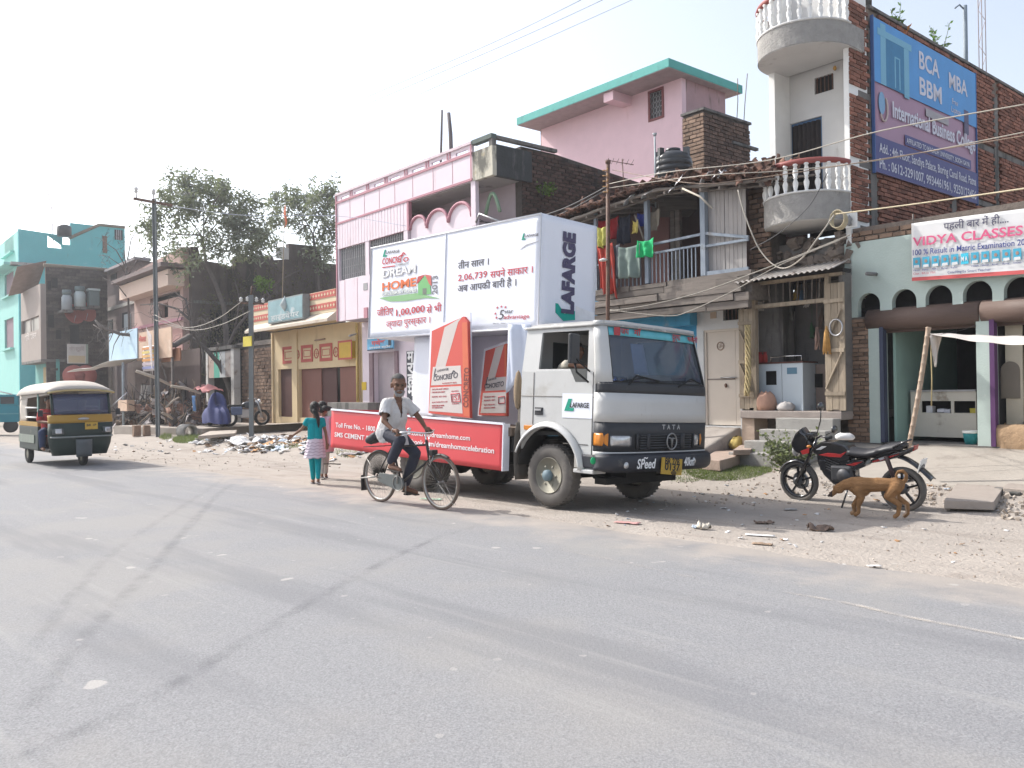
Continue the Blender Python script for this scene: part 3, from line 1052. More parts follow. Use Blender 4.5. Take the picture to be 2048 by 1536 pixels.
part('inner_wall',MB().box(.075,.12,YK+.1,1.9,zp,zbeam),pale,root)
part('door_post',MB().box(xo0-.02,xo0+.05,YK-.01,YK+.09,zp,zt),woodv,root)
part('door_post',MB().box(xo1-.02,xo1+.06,YK-.01,YK+.09,zp,zt),woodv,root)
part('cross_beam',MB().box(xo0+.052,xo1-.022,YK-.02,YK+.07,zbeam,Z(1580,603)),woodv,root)
part('lintel',MB().box(0,xr,YK-.0,YK+.12,zt-.06,zt),woodv,root)
for i in range(9):
 x=xo0+.15+i*(xo1-xo0-.2)/9
 part('slat',MB().bar((x,YK+.12,zbeam+.1),(x+U(-.02,.02),YK+.12,zt),.025,.02),wood,root)

# plank shutters, folded open
def shutter(name,x0,x1,z0,z1,yaw,side):
 o=thing_part(name,root,TR(x0,YK-.03,0,rz=yaw))
 w_=x1-x0
 for i in range(3):
  part('plank',MB().box(i*w_/3+.004,(i+1)*w_/3-.004,-.012+U(-.004,.004),.012,z0+U(-.02,.02),z1),woodv,o)
 for t in(.13,.47,.86):
  z=z0+t*(z1-z0)
  part('batten',MB().box(0,w_,-.04,-.016,z-.035,z+.035),woodv,o)
 for t in(.17,.51):
  za,zb=z0+t*(z1-z0),z0+(t+.28)*(z1-z0)
  p,q=((.03,za),(w_-.05,zb))if side>0 else((w_-.05,za),(.03,zb))
  part('brace',MB().bar((p[0],-.029,p[1]),(q[0],-.029,q[1]),.022,.055,up=(0,1,0)),woodv,o)
 return o
def thing_part(name,parent,M):
 """a part made of pieces: a plain holder under its thing"""
 o=bpy.data.objects.new(name,None)
 COL.objects.link(o)
 o.parent=parent
 o.matrix_local=M
 o.empty_display_size=.1
 return o
shutter('plank_shutter',X(1652,690),X(1695,690),Z(1674,820),Z(1674,566),R_(-6),1)
shutter('plank_shutter',X(1480,720),X(1508,720),Z(1494,817),Z(1494,618),R_(8),-1)

# tin awning: corrugated sheet sloping to the street
xa0,xa1=X(1468,560,YK-.5),X(1672,545,YK-.4)
za0=Z(1480,566,YK-.45)
aw=MB().sheet(110,3,lambda s,t:(xa0+s*(xa1-xa0),YK-.5+t*.62,za0+.05*s+.22*t+.018*math.sin(s*110)),.004)
part('tin_awning',aw,m('dull tin',(.40,.37,.34),.55,.2,3,metal=.3,stains=(((.22,.15,.11),.4,2.5,(1,1,1)),)),root)

# broken wall between awning and balcony
ub=MB().box(X(1500,540),X(1690,500),.05,.6,zt+.1,Z(1690,470,.0))
part('upper_wall',ub,conc_dark,root)
cl=MB()
for i in range(60):
 cl.box(*sorted((U(-.06,.06),U(.05,.2))),-.1,.1,-.05,.06,M=TR(U(X(1520,530),X(1690,520)),.02,U(zt+.12,Z(1690,470,0)),U(0,6),U(0,6),U(0,6)))
part('broken_masonry',cl,mortar,root)['kind']='stuff'
part('broken_pier',MB().box(X(1480,590),X(1502,590),YK+.1,.3,Z(1490,620),zt-.07),pale,root)

# brick post right of it belongs to the shop front

# steps
st=thing('steps','four grey concrete steps leading up to the plank shutter shop','steps',F)
stm=m('step concrete',(.33,.32,.30),.9,.15,3,.4,30)
xs0=[X(1572,850),X(1555,870),X(1541,890),X(1527,915)]
dz=(zp-0.02)/5
for i in range(4):
 part('step',MB().box(xs0[i],xr-.02,YK-.085-.27*(i+1),YK-.083-.27*i,-.05,zp-dz*(i+.6)),stm,st,bevel=.012)

# counter cabinet and goods
cb=thing('display_cabinet','pale blue painted shop cabinet with a chrome rail on top','cabinet',F)
yc=-.08
xc0,xc1,xc2=X(1517,770,yc),X(1604,770,yc),X(1650,770,yc)
zc=Z(1560,727,yc)
xm=X(1564,770,yc)
pb_=m('pale blue board',(.50,.57,.62),.5,.05,3,stains=(((.3,.33,.34),.25,3,(1,1,1)),))
part('front_panel',MB().plate([(xc0,zp),(xm-.006,zp),(xm-.006,zc),(xc0,zc)],yc,yc+.02,holes=[[(X(1531,755,yc),Z(1540,770,yc)),(X(1553,755,yc),Z(1540,770,yc)),(X(1553,755,yc),Z(1540,742,yc)),(X(1531,755,yc),Z(1540,742,yc))]]),pb_,cb)
part('front_panel',MB().box(xm+.006,xc1,yc,yc+.02,zp,zc),pb_,cb)
part('inside',MB().box(xc0,xc1,yc+.1,yc+.12,zp,zc-.02),void,cb)
part('end_panel',MB().box(xc1,xc1+.02,yc,yc+.55,zp,zc),pb_,cb)
part('worktop',MB().box(xc0-.02,xc1+.03,yc-.02,yc+.55,zc+.002,zc+.03),m('brown edge',(.10,.04,.035),.6),cb)
part('brown_panel',MB().box(xc1+.03,xc2+.1,yc+.45,yc+.47,zp,zc-.03),m('brown board',(.24,.19,.165),.7,.1,3),cb)
part('brown_panel',MB().box(X(1617,740,yc+.44),X(1645,740,yc+.44),yc+.435,yc+.445,zp+.45,zp+.72),void,cb)
rl=part('rail',MB().tube([(xc0+.3,yc,zc+.03),(xc0+.3,yc,zc+.14),(xc1,yc,zc+.14),(xc1,yc,zc+.03)],.012,6),chrome,cb)
part('sticker',MB().box(X(1574,740,yc),X(1594,740,yc),yc-.004,yc-.001,Z(1584,748,yc),Z(1584,735,yc)),ink((.10,.20,.28)),cb)
def sack(name,label,w,sx,sy,sz,mt,cat='sack',group=None,open_top=True):
 t=MB()
 sd_=U(0,50)
 def fn(s,q):
  a=s*2*math.pi
  pr=(.05,.9,1.05,1.0,.8,.55,.45)[min(6,int(q*6.001))]
  zz=(0,.02,.3,.6,.85,.98,1.04)[min(6,int(q*6.001))]
  k=1+.22*noise.noise(Vector((math.cos(a)*1.7+sd_,math.sin(a)*1.7,q*3)))
  return(sx*pr*k*math.cos(a),sy*pr*k*math.sin(a),sz*zz*(1+.12*noise.noise(Vector((math.cos(a)*2,math.sin(a)*2+sd_,2)))))
 t.grid(22,6,fn)
 return single(name,t,mt,label,cat,Fr(Matrix.Translation(w)@Matrix.Rotation(U(0,3),4,'Z')),group)
peach=m('peach sack',(.50,.30,.22),.8,.15,6,.5,12)
sack('sack','open peach coloured sack leaning at the left of the blue shop cabinet',F.w(X(1532,800,-.2),-.2,zp),.19,.17,.36,peach)
sack('sack','low grey white sack lying in front of the blue shop cabinet',F.w(X(1572,812,-.22),-.22,zp),.2,.15,.17,m('grey sack',(.40,.38,.37),.85,.15,6,.5,12))
for i,(px,py,cc,lb)in enumerate(((1520,708,(.35,.03,.03),'red lidded jar at the left end of the shop cabinet'),(1531,706,(.42,.05,.04),'red sweet jar stacked second on the shop cabinet'),(1527,692,(.10,.12,.16),'dark jar standing behind the red jars on the cabinet'),(1541,712,(.16,.22,.2),'greenish bottle beside the red jars on the cabinet'))):
 j=thing('jar',lb,'jar',Fr(Matrix.Translation(F.w(X(px,715,yc+.15+.05*i),yc+.15+.05*i,zc+.031))),'jars on the shop cabinet')
 part('glass_body',MB().lathe([(.001,0),(.06,0),(.065,.03),(.065,.15),(.045,.18),(.045,.19)],n=12),ink(cc),j)
 part('lid',MB().lathe([(.001,.191),(.05,.191),(.05,.225),(.001,.225)],n=12),ink((.3,.04,.04))if i<2 else steel,j)
hang=((1570,640,'wire'),(1600,640,'wire'))
GOODS=((1553,(.28,.17,.06),'brown'),(1562,(.35,.33,.3),'pale grey'),(1572,(.3,.05,.05),'dark red'),(1583,(.10,.10,.09),'black'),(1594,(.32,.22,.06),'ochre'),(1604,(.06,.12,.2),'navy blue'),(1614,(.42,.40,.38),'off white'),(1624,(.08,.16,.09),'dark green'),(1634,(.38,.26,.22),'dusty pink'),(1643,(.16,.12,.10),'umber'))
for px,cc,wd in GOODS:
 y=U(.0,.7)
 h=U(.15,.5)
 x,z=X(px,640,y),U(zbeam-.5,zt-.05)
 b_=MB()
 for k in range(5):
  b_.tube([(U(-.02,.02),U(-.02,.02),0),(U(-.05,.05),U(-.04,.04),-h*.5),(U(-.06,.06),U(-.04,.04),-h)],[.008,.022,.012],5)
 b_.tube([(0,0,0),(0,0,zt-z)],.004,4)
 single('hanging_goods',b_,ink(cc),wd+' bundle hanging inside the dark plank shutter shop','goods',F.at(x,y,z),'goods hanging in the hardware shop')

# straw rope on the left leaf, broom and wire ring on the right leaf
rp=MB()
for k in range(4):
 rp.tube([(.05*math.sin(i*.9+k*1.6)-.06*max(0,i-13)/8,-.02*math.cos(i*.9+k*1.6),-i*.075)for i in range(20)],.022,6)
single('straw_rope',rp,m('straw',(.42,.34,.18),.9,.3,12),'plaited straw rope hanging on the left plank shutter','rope',F.at(X(1495,650,YK-.12),YK-.12,Z(1495,650,YK-.12)))
br=MB()
for k in range(14):
 a=k*.45
 br.tube([(0,0,0),(.03*math.cos(a),.03*math.sin(a),-.12),(.07*math.cos(a),.06*math.sin(a),-.5+U(-.03,.03))],[.01,.014,.012],5)
single('broom',br,m('orange straw',(.48,.27,.09),.9,.25,12),'orange straw broom hanging beside the right plank shutter','broom',F.at(X(1653,652,YK-.1),YK-.1,Z(1653,652,YK-.1)))
single('wire_ring',MB().tube([(.125*math.cos(a),0,.15*math.sin(a))for a in[i*.2618 for i in range(24)]],.017,6,closed=True),steel,'round coil of pale wire hanging on the right plank shutter','wire',F.at(X(1672,655,YK-.12),YK-.12,Z(1672,655,YK-.12)))

# --- old timber balcony house
uA=S.y(1060,600)[0]
F=S.at(uA)
X=lambda px,py=500,y=0.0:F.y(px,py,y)[0]
Z=lambda px,py,y=0.0:F.y(px,py,y)[1]
root=thing('timber_house','old house with blue wall, sagging timber balcony and ragged tiled roof','house',F)
xE=X(1482,700)
zpl=Z(1440,852)
YB=-.75
zfl=Z(1400,565,YB)
blue=m('blue limewash',(.05,.25,.42),.85,.12,3,.2,30,stains=(((.18,.27,.34),.3,2,(1,1,1)),((.03,.06,.1),.3,2,STREAK)))
lime=m('pale limewash',(.55,.56,.56),.85,.08,3,.2,30,stains=(((.36,.36,.35),.3,1.6,STREAK),))
xb=X(1393,650)
x1,x2=X(1300,700),X(1388,700)
part('ground_wall',MB().plate([(0,0),(xb,0),(xb,zfl),(0,zfl)],0,.2,holes=[[(X(1192,700),.4),(X(1383,700),.4),(X(1383,700),Z(1340,668)),(X(1192,700),Z(1340,640))]]),blue,root)
part('blue_awning',MB().box(0,X(1394,620),-.25,-.003,Z(1360,652,-.2),Z(1360,612,-.2)),blue,root)
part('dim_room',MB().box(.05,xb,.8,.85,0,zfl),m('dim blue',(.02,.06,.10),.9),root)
wn=F.rect(1446,598,1480,640)
dr=F.rect(1408,658,1482,851)
part('ground_wall',MB().plate([(xb+.002,0),(xE,0),(xE,zfl),(xb+.002,zfl)],0,.2,holes=[[(wn[0],wn[2]),(xE-.02,wn[2]),(xE-.02,wn[3]),(wn[0],wn[3])],[(dr[0],zpl),(xE-.03,zpl),(xE-.03,dr[3]),(dr[0],dr[3])]]),lime,root)
w_=part('vent_window',MB().box(wn[0],xE-.02,.1,.13,wn[2],wn[3]),void,root)
for i in range(4):
 part('bar',MB().box(wn[0]+.08+i*.1,wn[0]+.1+i*.1,.05,.07,wn[2],wn[3]),rust,w_)
dm=m('cream steel door',(.56,.50,.43),.6,.05,3,stains=(((.38,.32,.26),.25,1.5,STREAK),))
dd=part('door',MB().box(dr[0]+.05,X(1468,750),.06,.10,zpl+.02,dr[3]-.05),dm,root)
part('door_frame',MB().plate([(dr[0],zpl),(xE-.031,zpl),(xE-.031,dr[3]),(dr[0],dr[3])],.03,.055,holes=[[(dr[0]+.05,zpl+.001),(xE-.04,zpl+.001),(xE-.04,dr[3]-.05),(dr[0]+.05,dr[3]-.05)]]),dm,dd)
part('door_leaf',MB().box(X(1468,750)+.005,xE-.035,.06,.10,zpl+.02,dr[3]-.05),dm,dd)
part('shadow_line',MB().box(dr[0]+.05,X(1467,750),.052,.058,Z(1440,760),Z(1440,757)),m('shadow gap',(.2,.17,.15)),dd)  # thin dark strip painted in as the shadow line across the door
part('bolt',MB().tube([(X(1440,756),.03,Z(1440,755)),(X(1472,755),.03,Z(1472,755))],.014,6),steel,dd)
part('padlock',MB().ell((X(1450,772),.03,Z(1450,771)),(.035,.02,.05),10),rust,dd)
em=part('emblem',MB().tube([(X(1438,692)+.085*math.cos(a),.05,Z(1438,692)+.085*math.sin(a))for a in[i*.2618 for i in range(24)]],.010,5,closed=True),m('emblem brown',(.28,.20,.15)),dd)
text('ॐ',.13,dd,m('emblem brown',(.28,.20,.15)),on_wall(X(1438,692)-.055,.056,Z(1438,692)-.05))
single('number_plate',MB().box(X(1421,630),X(1433,630),-.012,-.002,Z(1427,637),Z(1427,624)),m('tile',(.45,.36,.28)),'small square tile on the pale wall above the cream door','plate',F)

# balcony: beams, planks, posts, rails
zb0,zb1=Z(1340,640,YB),Z(1340,560,YB)
xL,xR=X(1187,560,YB),X(1497,560,YB)
sl=(Z(1480,570,YB)-Z(1200,585,YB))/(X(1480,560,YB)-X(1200,560,YB))
nrow=5
zrow=[Z(1400,y_,YB)for y_ in(625,608,592,577,563,552)]
for r in range(5):
 x=xL+U(-.1,.1)
 while x<xR:
  l=U(.7,2.2)
  xx=min(x+l,xR+U(0,.1))
  if xx-x>.2:
   z,zt_=zrow[r],zrow[r+1]
   part('plank',MB().box(x,xx-.015,YB-U(0,.05)-.03*r*(r<3),YB+.1,z+U(-.02,.02),zt_-U(.005,.03)),wood,root,M=TR(0,0,0))
  x+=l
part('floor',MB().box(xL,xR,YB+.11,-.002,zrow[1],zrow[3]),wood,root)
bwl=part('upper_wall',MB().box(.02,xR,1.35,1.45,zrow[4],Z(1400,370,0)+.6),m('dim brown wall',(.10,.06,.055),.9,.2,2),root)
grey=m('grey blue painted timber',(.25,.29,.34),.75,.15,5,grain=(3,3,.6),stains=(((.15,.14,.13),.3,3,(1,1,1)),))
zr=zrow[5]
posts=((1190,455,.07),(1292,400,.1),(1405,375,.12))
eave=lambda px:440-(px-1100)*(75/210)if px<1310 else 365-(px-1310)*.095
for px,_,w_ in posts:
 x=X(px,480,YB)
 part('post',MB().box(x-w_/2,x+w_/2,YB+.0,YB+w_,zr,Z(px,eave(px)+14,YB)),grey,root)
def railbar(p0,p1,w_=.05):
 a,b=F.y(*p0,YB+.04),F.y(*p1,YB+.04)
 part('rail',MB().bar((a[0],YB+.04,a[1]),(b[0],YB+.04,b[1]),.05,w_),grey,root)
railbar((1192,532),(1290,497),.05)
railbar((1294,491),(1401,469),.05)
railbar((1294,509),(1401,490),.045)
railbar((1410,467),(1497,474),.06)
railbar((1410,493),(1497,479),.05)
railbar((1410,548),(1497,538),.09)
balu=None
for i in range(27):
 px=1194+i*7.9
 if abs(px-1292)<7 or abs(px-1405)<7:
  continue
 top=490+(1401-px)*(19/107)if px>1292 else 497+(1290-px)*.36
 x,zt_=X(px,520,YB+.04),Z(px,top,YB+.04)
 part('baluster',MB().box(x-.011,x+.011,YB+.03,YB+.05,zr-.01,zt_),grey,root)

# plank bay on the right
x0,x1=X(1416,460,YB+.12),X(1492,460,YB+.12)
n=9
for i in range(n):
 a=x0+(x1-x0)*i/n
 part('bay_plank',MB().box(a+.004,a+(x1-x0)/n-.004,YB+.12+U(0,.012),YB+.14,zr,Z(1455,eave(1455)+22,YB+.12)),m('pale board',(.37,.345,.33),.85,.12,4,.3,20,grain=(5,5,.5),rand=.12),root)

# masonry post beside the tower
xp0,xp1=X(1499,430,-.3),X(1540,430,-.3)
part('pier_core',MB().box(xp0+.03,xp1-.02,-.28,.3,Z(1520,545,-.3),Z(1520,358,-.3)),mortar_old,root)
bricks(root,xp0+.01,xp1,Z(1520,545,-.3),Z(1520,358,-.3),-.28,'y',m('brown sooty brick',(.19,.125,.09),.9,.25,12,.4,50,rand=.35),L=.2,H=.1,gap=.02,proud=.04,jit=.015)
part('pier_core',MB().box(xp0-.2,xp1,.1,.5,.5,Z(1520,546,-.3)),conc_dark,root)

# inner partition & window bars behind the balcony
for px in(1345,1355):
 x=X(px,480,.3)
 part('inner_post',MB().box(x-.06,x+.06,.3,.4,zr,Z(px,400,.3)),wood,root)
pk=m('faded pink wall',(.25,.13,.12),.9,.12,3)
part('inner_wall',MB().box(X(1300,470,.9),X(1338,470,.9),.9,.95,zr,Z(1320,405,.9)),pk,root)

# roof: battens, ragged country tiles in courses
ev=[]
for px in range(1082,1545,6):
 ev.append(F.y(px,eave(px)+6+3*noise.noise(Vector((px*.05,0,0))),YB-.25))
def eavez(x):
 for(a,za),(b_,zb)in zip(ev,ev[1:]):
  if a<=x<=b_:
   return za+(zb-za)*(x-a)/(b_-a)
 return ev[0][1]if x<ev[0][0]else ev[-1][1]
x0,x1=ev[0][0],ev[-1][0]
slope=.20
RY=lambda x,d:eavez(x)+d*slope
rf=MB().sheet(60,4,lambda s,t:(x0+s*(x1-x0),YB-.22+t*3.2,RY(x0+s*(x1-x0),t*3.2)-.10+.02*noise.noise(Vector((s*20,t*5,0)))),.04)
roof=part('roof',rf,wood,root)
tile_m=m('country tile',(.17,.095,.07),.9,.3,10,.4,40,rand=.5,stains=(((.05,.045,.042),.5,4,(1,1,1)),((.30,.17,.11),.2,6,(1,1,1))))
tl=MB()
tl.sheet(6,1,lambda s,t:((.055+.012*t)*-math.cos(math.pi*s),t*.26,(.05)*math.sin(math.pi*s)),.012)
tme=tl.mesh('tile',tile_m)
cnt=0
rest=MB()
for row in range(5):
 x=x0
 while x<x1:
  d=row*.19+U(-.06,.06)
  M=TR(x+U(-.02,.02),YB-.34+d,RY(x,d)+U(-.02,.05)+.012,U(-.05,.45),U(-.4,.4),U(-.35,.35))
  if row<2 and cnt<190:
   link('tile',tme,roof,None,M)
   cnt+=1
  else:
   rest.add(tl.v,tl.f,M=M)
  x+=.095*U(.8,1.3)
for i in range(260):
 x=x1-abs(rnd.gauss(0,1.1))if i<130 else U(x0,x1)
 d=U(0,1.2)
 rest.add(tl.v,tl.f,M=TR(x,YB-.3+d,RY(x,d)+U(.0,.14),U(0,6),U(0,6),U(0,6)))
part('broken_tiles',rest,tile_m,roof)['kind']='stuff'
part('eave_batten',MB().tube([(a,YB-.20,z-.09)for a,z in ev[::3]],.035,6),wood,roof)
part('eave_batten',MB().tube([(a,YB-.02,z-.15)for a,z in ev[::3]],.03,6),wood,roof)
for i in range(14):
 x=x0+(x1-x0)*(i+.5)/14
 part('rafter',MB().bar((x,YB-.3,RY(x,-.1)-.16),(x,.6,RY(x,1.2)-.16),.05,.06),wood,roof)
for px,py in((1402,378),(1425,372),(1440,366),(1340,395),(1352,390),(1285,408),(1250,421)):
 a,z=F.y(px,py-8,YB-.3)
 part('tin_scrap',MB().sheet(6,3,lambda s,t:(s*.34,t*.16,.03*math.sin(s*5)+.02*t),.004),m('bright tin',(.5,.5,.52),.35,.15,5,metal=.6),roof,M=TR(a,YB-.36,z,U(.2,1.0),U(-.7,-.2),U(-.6,.6)))
single('loose_pole',MB().tube([F.w(*q)for q in((X(1365,377,YB-.4),YB-.4,Z(1365,377,YB-.4)),(X(1400,393,YB-.5),YB-.5,Z(1400,393,YB-.5)),(X(1424,416,YB-.5),YB-.5,Z(1424,416,YB-.5)))],.022,6),m('pale bamboo',(.40,.36,.30),.7),'thin bent bamboo hanging from the ragged tiled roof','pole')
single('loose_pole',MB().tube([F.w(*q)for q in((X(1270,430,YB-.1),YB-.1,Z(1270,430,YB-.1)),(X(1288,480,YB-.1),YB-.1,Z(1288,480,YB-.1)))],.02,6),wood,'short stick holding the washing under the tiled roof','pole')

# --- washing on the balcony
def cloth(label,px0,py0,px1,py1,y,col,folds=4,ragged=.04,group='washing on the timber balcony',name='cloth',skew=0):
 a,b_,z0,z1=F.rect(px0,py0,px1,py1,y)
 sd_=U(0,99)
 def fn(s,t):
  x=a+s*(b_-a)+skew*(1-t)*(b_-a)
  z=z1-(1-t)*(z1-z0)*(1+ragged*3*noise.noise(Vector((s*3+sd_,0,0))))-.05*math.sin(math.pi*s)*t
  return(x,y+(.012+.05*(1-t))*math.sin(s*folds*2*math.pi+sd_+t)+.03*noise.noise(Vector((s*5,t*5,sd_))),z)
 return single(name,MB().sheet(28,12,fn,.006),m('cloth %s'%(col,),col,.9,.14,6,.2,60),label,'washing',F,group)
cloth('bright green cloth hung over the middle of the balcony rail',1275,478,1309,513,YB-.09,(.02,.42,.15),2,.05)
cloth('grey green trousers hung over the balcony rail',1238,490,1281,556,YB-.08,(.17,.22,.20),2,.03,name='trousers')
cloth('dark grey cloth hung left of the grey green trousers',1221,488,1240,556,YB-.07,(.11,.12,.14),2)
cloth('long red and orange saree hanging beside the rusty pole',1194,488,1226,588,YB-.14,(.36,.05,.035),3,.08,name='saree',skew=.25)
cloth('yellow green cloth at the left end of the balcony',1195,452,1214,494,YB-.17,(.48,.46,.12),2,.05)
cloth('dark red cloth on the line under the roof',1195,436,1238,480,YB+.25,(.32,.02,.025),3)
cloth('black shirt on the line under the roof',1236,430,1262,488,YB+.25,(.025,.028,.045),2,name='shirt')
cloth('deep blue cloth high under the roof',1276,424,1300,450,YB+.15,(.02,.03,.18),2)
cloth('mottled grey rag with yellow patches high under the roof',1290,420,1320,462,YB+.18,(.22,.19,.15),2,.1)
cloth('small yellow rag tied to the stick under the roof',1266,440,1277,466,YB-.1,(.45,.36,.10),1,.1)

# --- pink house with the green slab roof, behind
UPR=S.M.to_3x3().to_4x4()
def corner(px,py,depth):
 w=at_depth(px,py,depth)
 return Fr(Matrix.Translation((w.x,w.y,0))@UPR)
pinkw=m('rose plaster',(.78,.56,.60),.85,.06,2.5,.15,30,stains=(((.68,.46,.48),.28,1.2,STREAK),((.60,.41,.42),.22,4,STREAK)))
pink_shade=m('shaded weathered rose plaster',(.42,.27,.28),.85,.12,3,.2,20,stains=(((.22,.15,.15),.4,2.5,STREAK),))  # darker rose: shade of the side wall put into the colour, plus weather streaks
F=corner(1365,300,25.0)
root=thing('green_roofed_house','rose pink upper storey under a flat sea green roof slab','house',F)
X=lambda px,py=300,y=0.0:F.y(px,py,y)[0]
Z=lambda px,py,y=0.0:F.y(px,py,y)[1]
xl=X(1083)
nr=F.x(1452,300,0)[0]
zr=(F.y(1330,148,-.9)[1]+F.y(1060,235,-.9)[1])/2
wn=F.rect(1297,178,1328,240)
part('front_wall',MB().plate([(xl,0),(0,0),(0,zr),(xl,zr)],0,.2,holes=[[(wn[0],wn[2]),(wn[1],wn[2]),(wn[1],wn[3]),(wn[0],wn[3])]]),pinkw,root)
part('side_wall',MB().box(-.2,0,.201,nr,0,zr),pink_shade,root)
part('rear_wall',MB().box(xl,-.21,nr-.2,nr,0,zr),pink_shade,root)
part('left_wall',MB().box(xl,xl+.2,.201,nr-.21,0,zr),pink_shade,root)
w_=part('window',MB().plate([(wn[0]-.0,wn[2]),(wn[1],wn[2]),(wn[1],wn[3]),(wn[0],wn[3])],-.03,.06,holes=[[(wn[0]+.07,wn[2]+.07),(wn[1]-.07,wn[2]+.07),(wn[1]-.07,wn[3]-.07),(wn[0]+.07,wn[3]-.07)]]),m('red brown frame',(.20,.06,.06),.6),root)
part('pane',MB().box(wn[0]+.07,wn[1]-.07,.10,.12,wn[2]+.07,wn[3]-.07),m('dim pane',(.06,.055,.06),.3),w_)
gm=m('grille grey',(.30,.30,.31),.5)
for i in range(4):
 for k in range(5):
  cx,cz=wn[0]+.07+(wn[1]-wn[0]-.14)*(i+.5)/4,wn[2]+.07+(wn[3]-wn[2]-.14)*(k+.5)/5
  rx,rz_=(wn[1]-wn[0]-.14)/8,(wn[3]-wn[2]-.14)/10
  part('grille',MB().tube([(cx+rx*math.cos(a),.02,cz+rz_*math.sin(a))for a in[q*.785 for q in range(8)]],.012,4,closed=True),gm,w_)
sea=m('sea green paint',(.10,.40,.36),.7,.12,3,stains=(((.07,.26,.24),.3,2,(1,1,1)),))
FO,SO=.95,.30
part('roof',MB().box(xl-.22,SO,-FO,nr+.5,zr+.02,zr+.27),sea,root)
part('soffit',MB().box(xl-.20,SO-.02,-FO+.02,nr+.45,zr+.001,zr+.019),m('pinkish soffit',(.42,.34,.34),.9),root)
part('roof_bracket',MB().box(X(1255)-.2,X(1255)+.2,-FO+.1,-.001,zr-.28,zr-.001),pinkw,root)
part('brick_edge',MB().box(xl-.06,xl-.002,0.02,.18,0,zr-.05),brick_m,root)

# brick rooftop room in front of its right side
F2=corner(1408,300,23.4)
rr=thing('brick_rooftop_room','unplastered brick stair room beside the rose pink wall','room',F2)
x0=F2.y(1366,300)[0]
n1=F2.x(1500,300,0)[0]
zt=F2.x(1408,220,0)[1]
part('room_core',MB().box(x0,-.03,.03,n1,0,zt),mortar_old,rr)
zb=F2.y(1390,385)[1]
bricks(rr,x0,0,zb,zt,.03,'y',brick_sun,L=.25,H=.11,gap=.02,proud=.03)
bricks(rr,.03,n1,zb,zt,-.03,'x',brick_shade,L=.25,H=.11,gap=.02,proud=.03,limit=250)  # light put into the brick colours: paler sunlit front, darker shaded side
part('cap',MB().box(x0-.04,.04,-.04,n1+.04,zt+.002,zt+.07),conc_dark,rr)
part('niche',MB().box(-.001,.012,F2.x(1448,350,0)[0],F2.x(1470,350,0)[0],zb,zb+.8),void,rr)
part('ledge',MB().box(-.05,.06,n1-.9,n1+.35,F2.x(1490,290,0)[1]-.08,F2.x(1490,290,0)[1]),conc_dark,rr)
for k in range(2):
 single('rebar',MB().tube([(0,0,0),(.05,0,.6),(.02+.1*k,.05,1.3+.2*k)],.012,5),rust,('shorter left','taller right')[k]+' steel rod sticking up from the brick stair room','rod',F2.at(-.1,n1-.5+.35*k,zt-.0),'rods on the brick stair room')

# black water tank on the tiled roof
ztk=Z(1347,372)
tp=at_depth(1347,374,19.6)
tk=thing('water_tank','black ribbed plastic water tank standing on the tiled roof','water tank',Fr(Matrix.Translation((tp.x,tp.y,tp.z-.12))))
R0=38*19.6/FPX
h=72*19.6/FPX+.1
pr=[(.001,0),(R0*.98,0)]
for i in range(5):
 z=.06+i*(h-.28)/5
 dz_=(h-.28)/5
 pr+=[(R0,z),(R0,z+dz_*.72),(R0*.95,z+dz_*.78),(R0*.95,z+dz_*.92)]
pr+=[(R0*.97,h-.2),(R0*.85,h-.1),(R0*.5,h-.02),(.42*R0,h),(.42*R0,h+.0),(.001,h+.0)]
part('tank_body',MB().lathe(pr,n=28),m('black plastic',(.028,.03,.034),.35,.15,6,spec=.5),tk)
part('lid',MB().lathe([(.001,h+.001),(R0*.40,h+.001),(R0*.40,h+.06),(.001,h+.08)],n=20),m('black plastic',(.028,.03,.034)),tk)
for a in(2.6,3.6,5.6):
 part('lug',MB().box(-.06,.06,-.05,.05,h-.16,h+.05,M=TR(R0*.78*math.cos(a),R0*.78*math.sin(a),0,rz=a)),m('black plastic',(.028,.03,.034)),tk)
text('SINTEX',.12,tk,m('black plastic',(.028,.03,.034)),Matrix.Translation((-.15,-R0*.99,h-.36))@FRONT)
part('stand_base',MB().box(-R0,R0,-R0,R0,-.5,-.002),wood,tk)
pipe_m=m('grey blue pipe',(.33,.36,.38),.5)
q=at_depth(1311,372,19.4)
wp=thing('vent_pipe','thin grey vent pipe with a small cap beside the water tank','pipe',Fr(Matrix.Translation((q.x,q.y,q.z-.5))))
part('pipe',MB().tube([(0,0,0),(0,0,1.65)],.022,8),pipe_m,wp)
part('cap',MB().lathe([(.001,1.66),(.03,1.66),(.055,1.72),(.001,1.73)],n=10),pipe_m,wp)
part('elbow',MB().tube([(.08,0,0),(.08,0,1.15),(.11,0,1.22),(.2,0,1.12)],.016,6),pipe_m,wp)
ao=at_depth(1248,330,20.5)
an=thing('tv_antenna','rusty television antenna in front of the rose pink wall','antenna',Fr(Matrix.Translation((ao.x,ao.y,ao.z-.9))))
part('mast',MB().tube([(0,0,0),(-.04,0,1.05)],.013,5),rust,an)
part('boom',MB().tube([(-.45,-.1,1.0),(.25,.1,.93)],.01,5),rust,an)
for k in range(6):
 part('element',MB().tube([(-.4+k*.12,-.28,1.0-k*.01),(-.4+k*.12,.22,1.0-k*.01)],.006,4),rust,an)

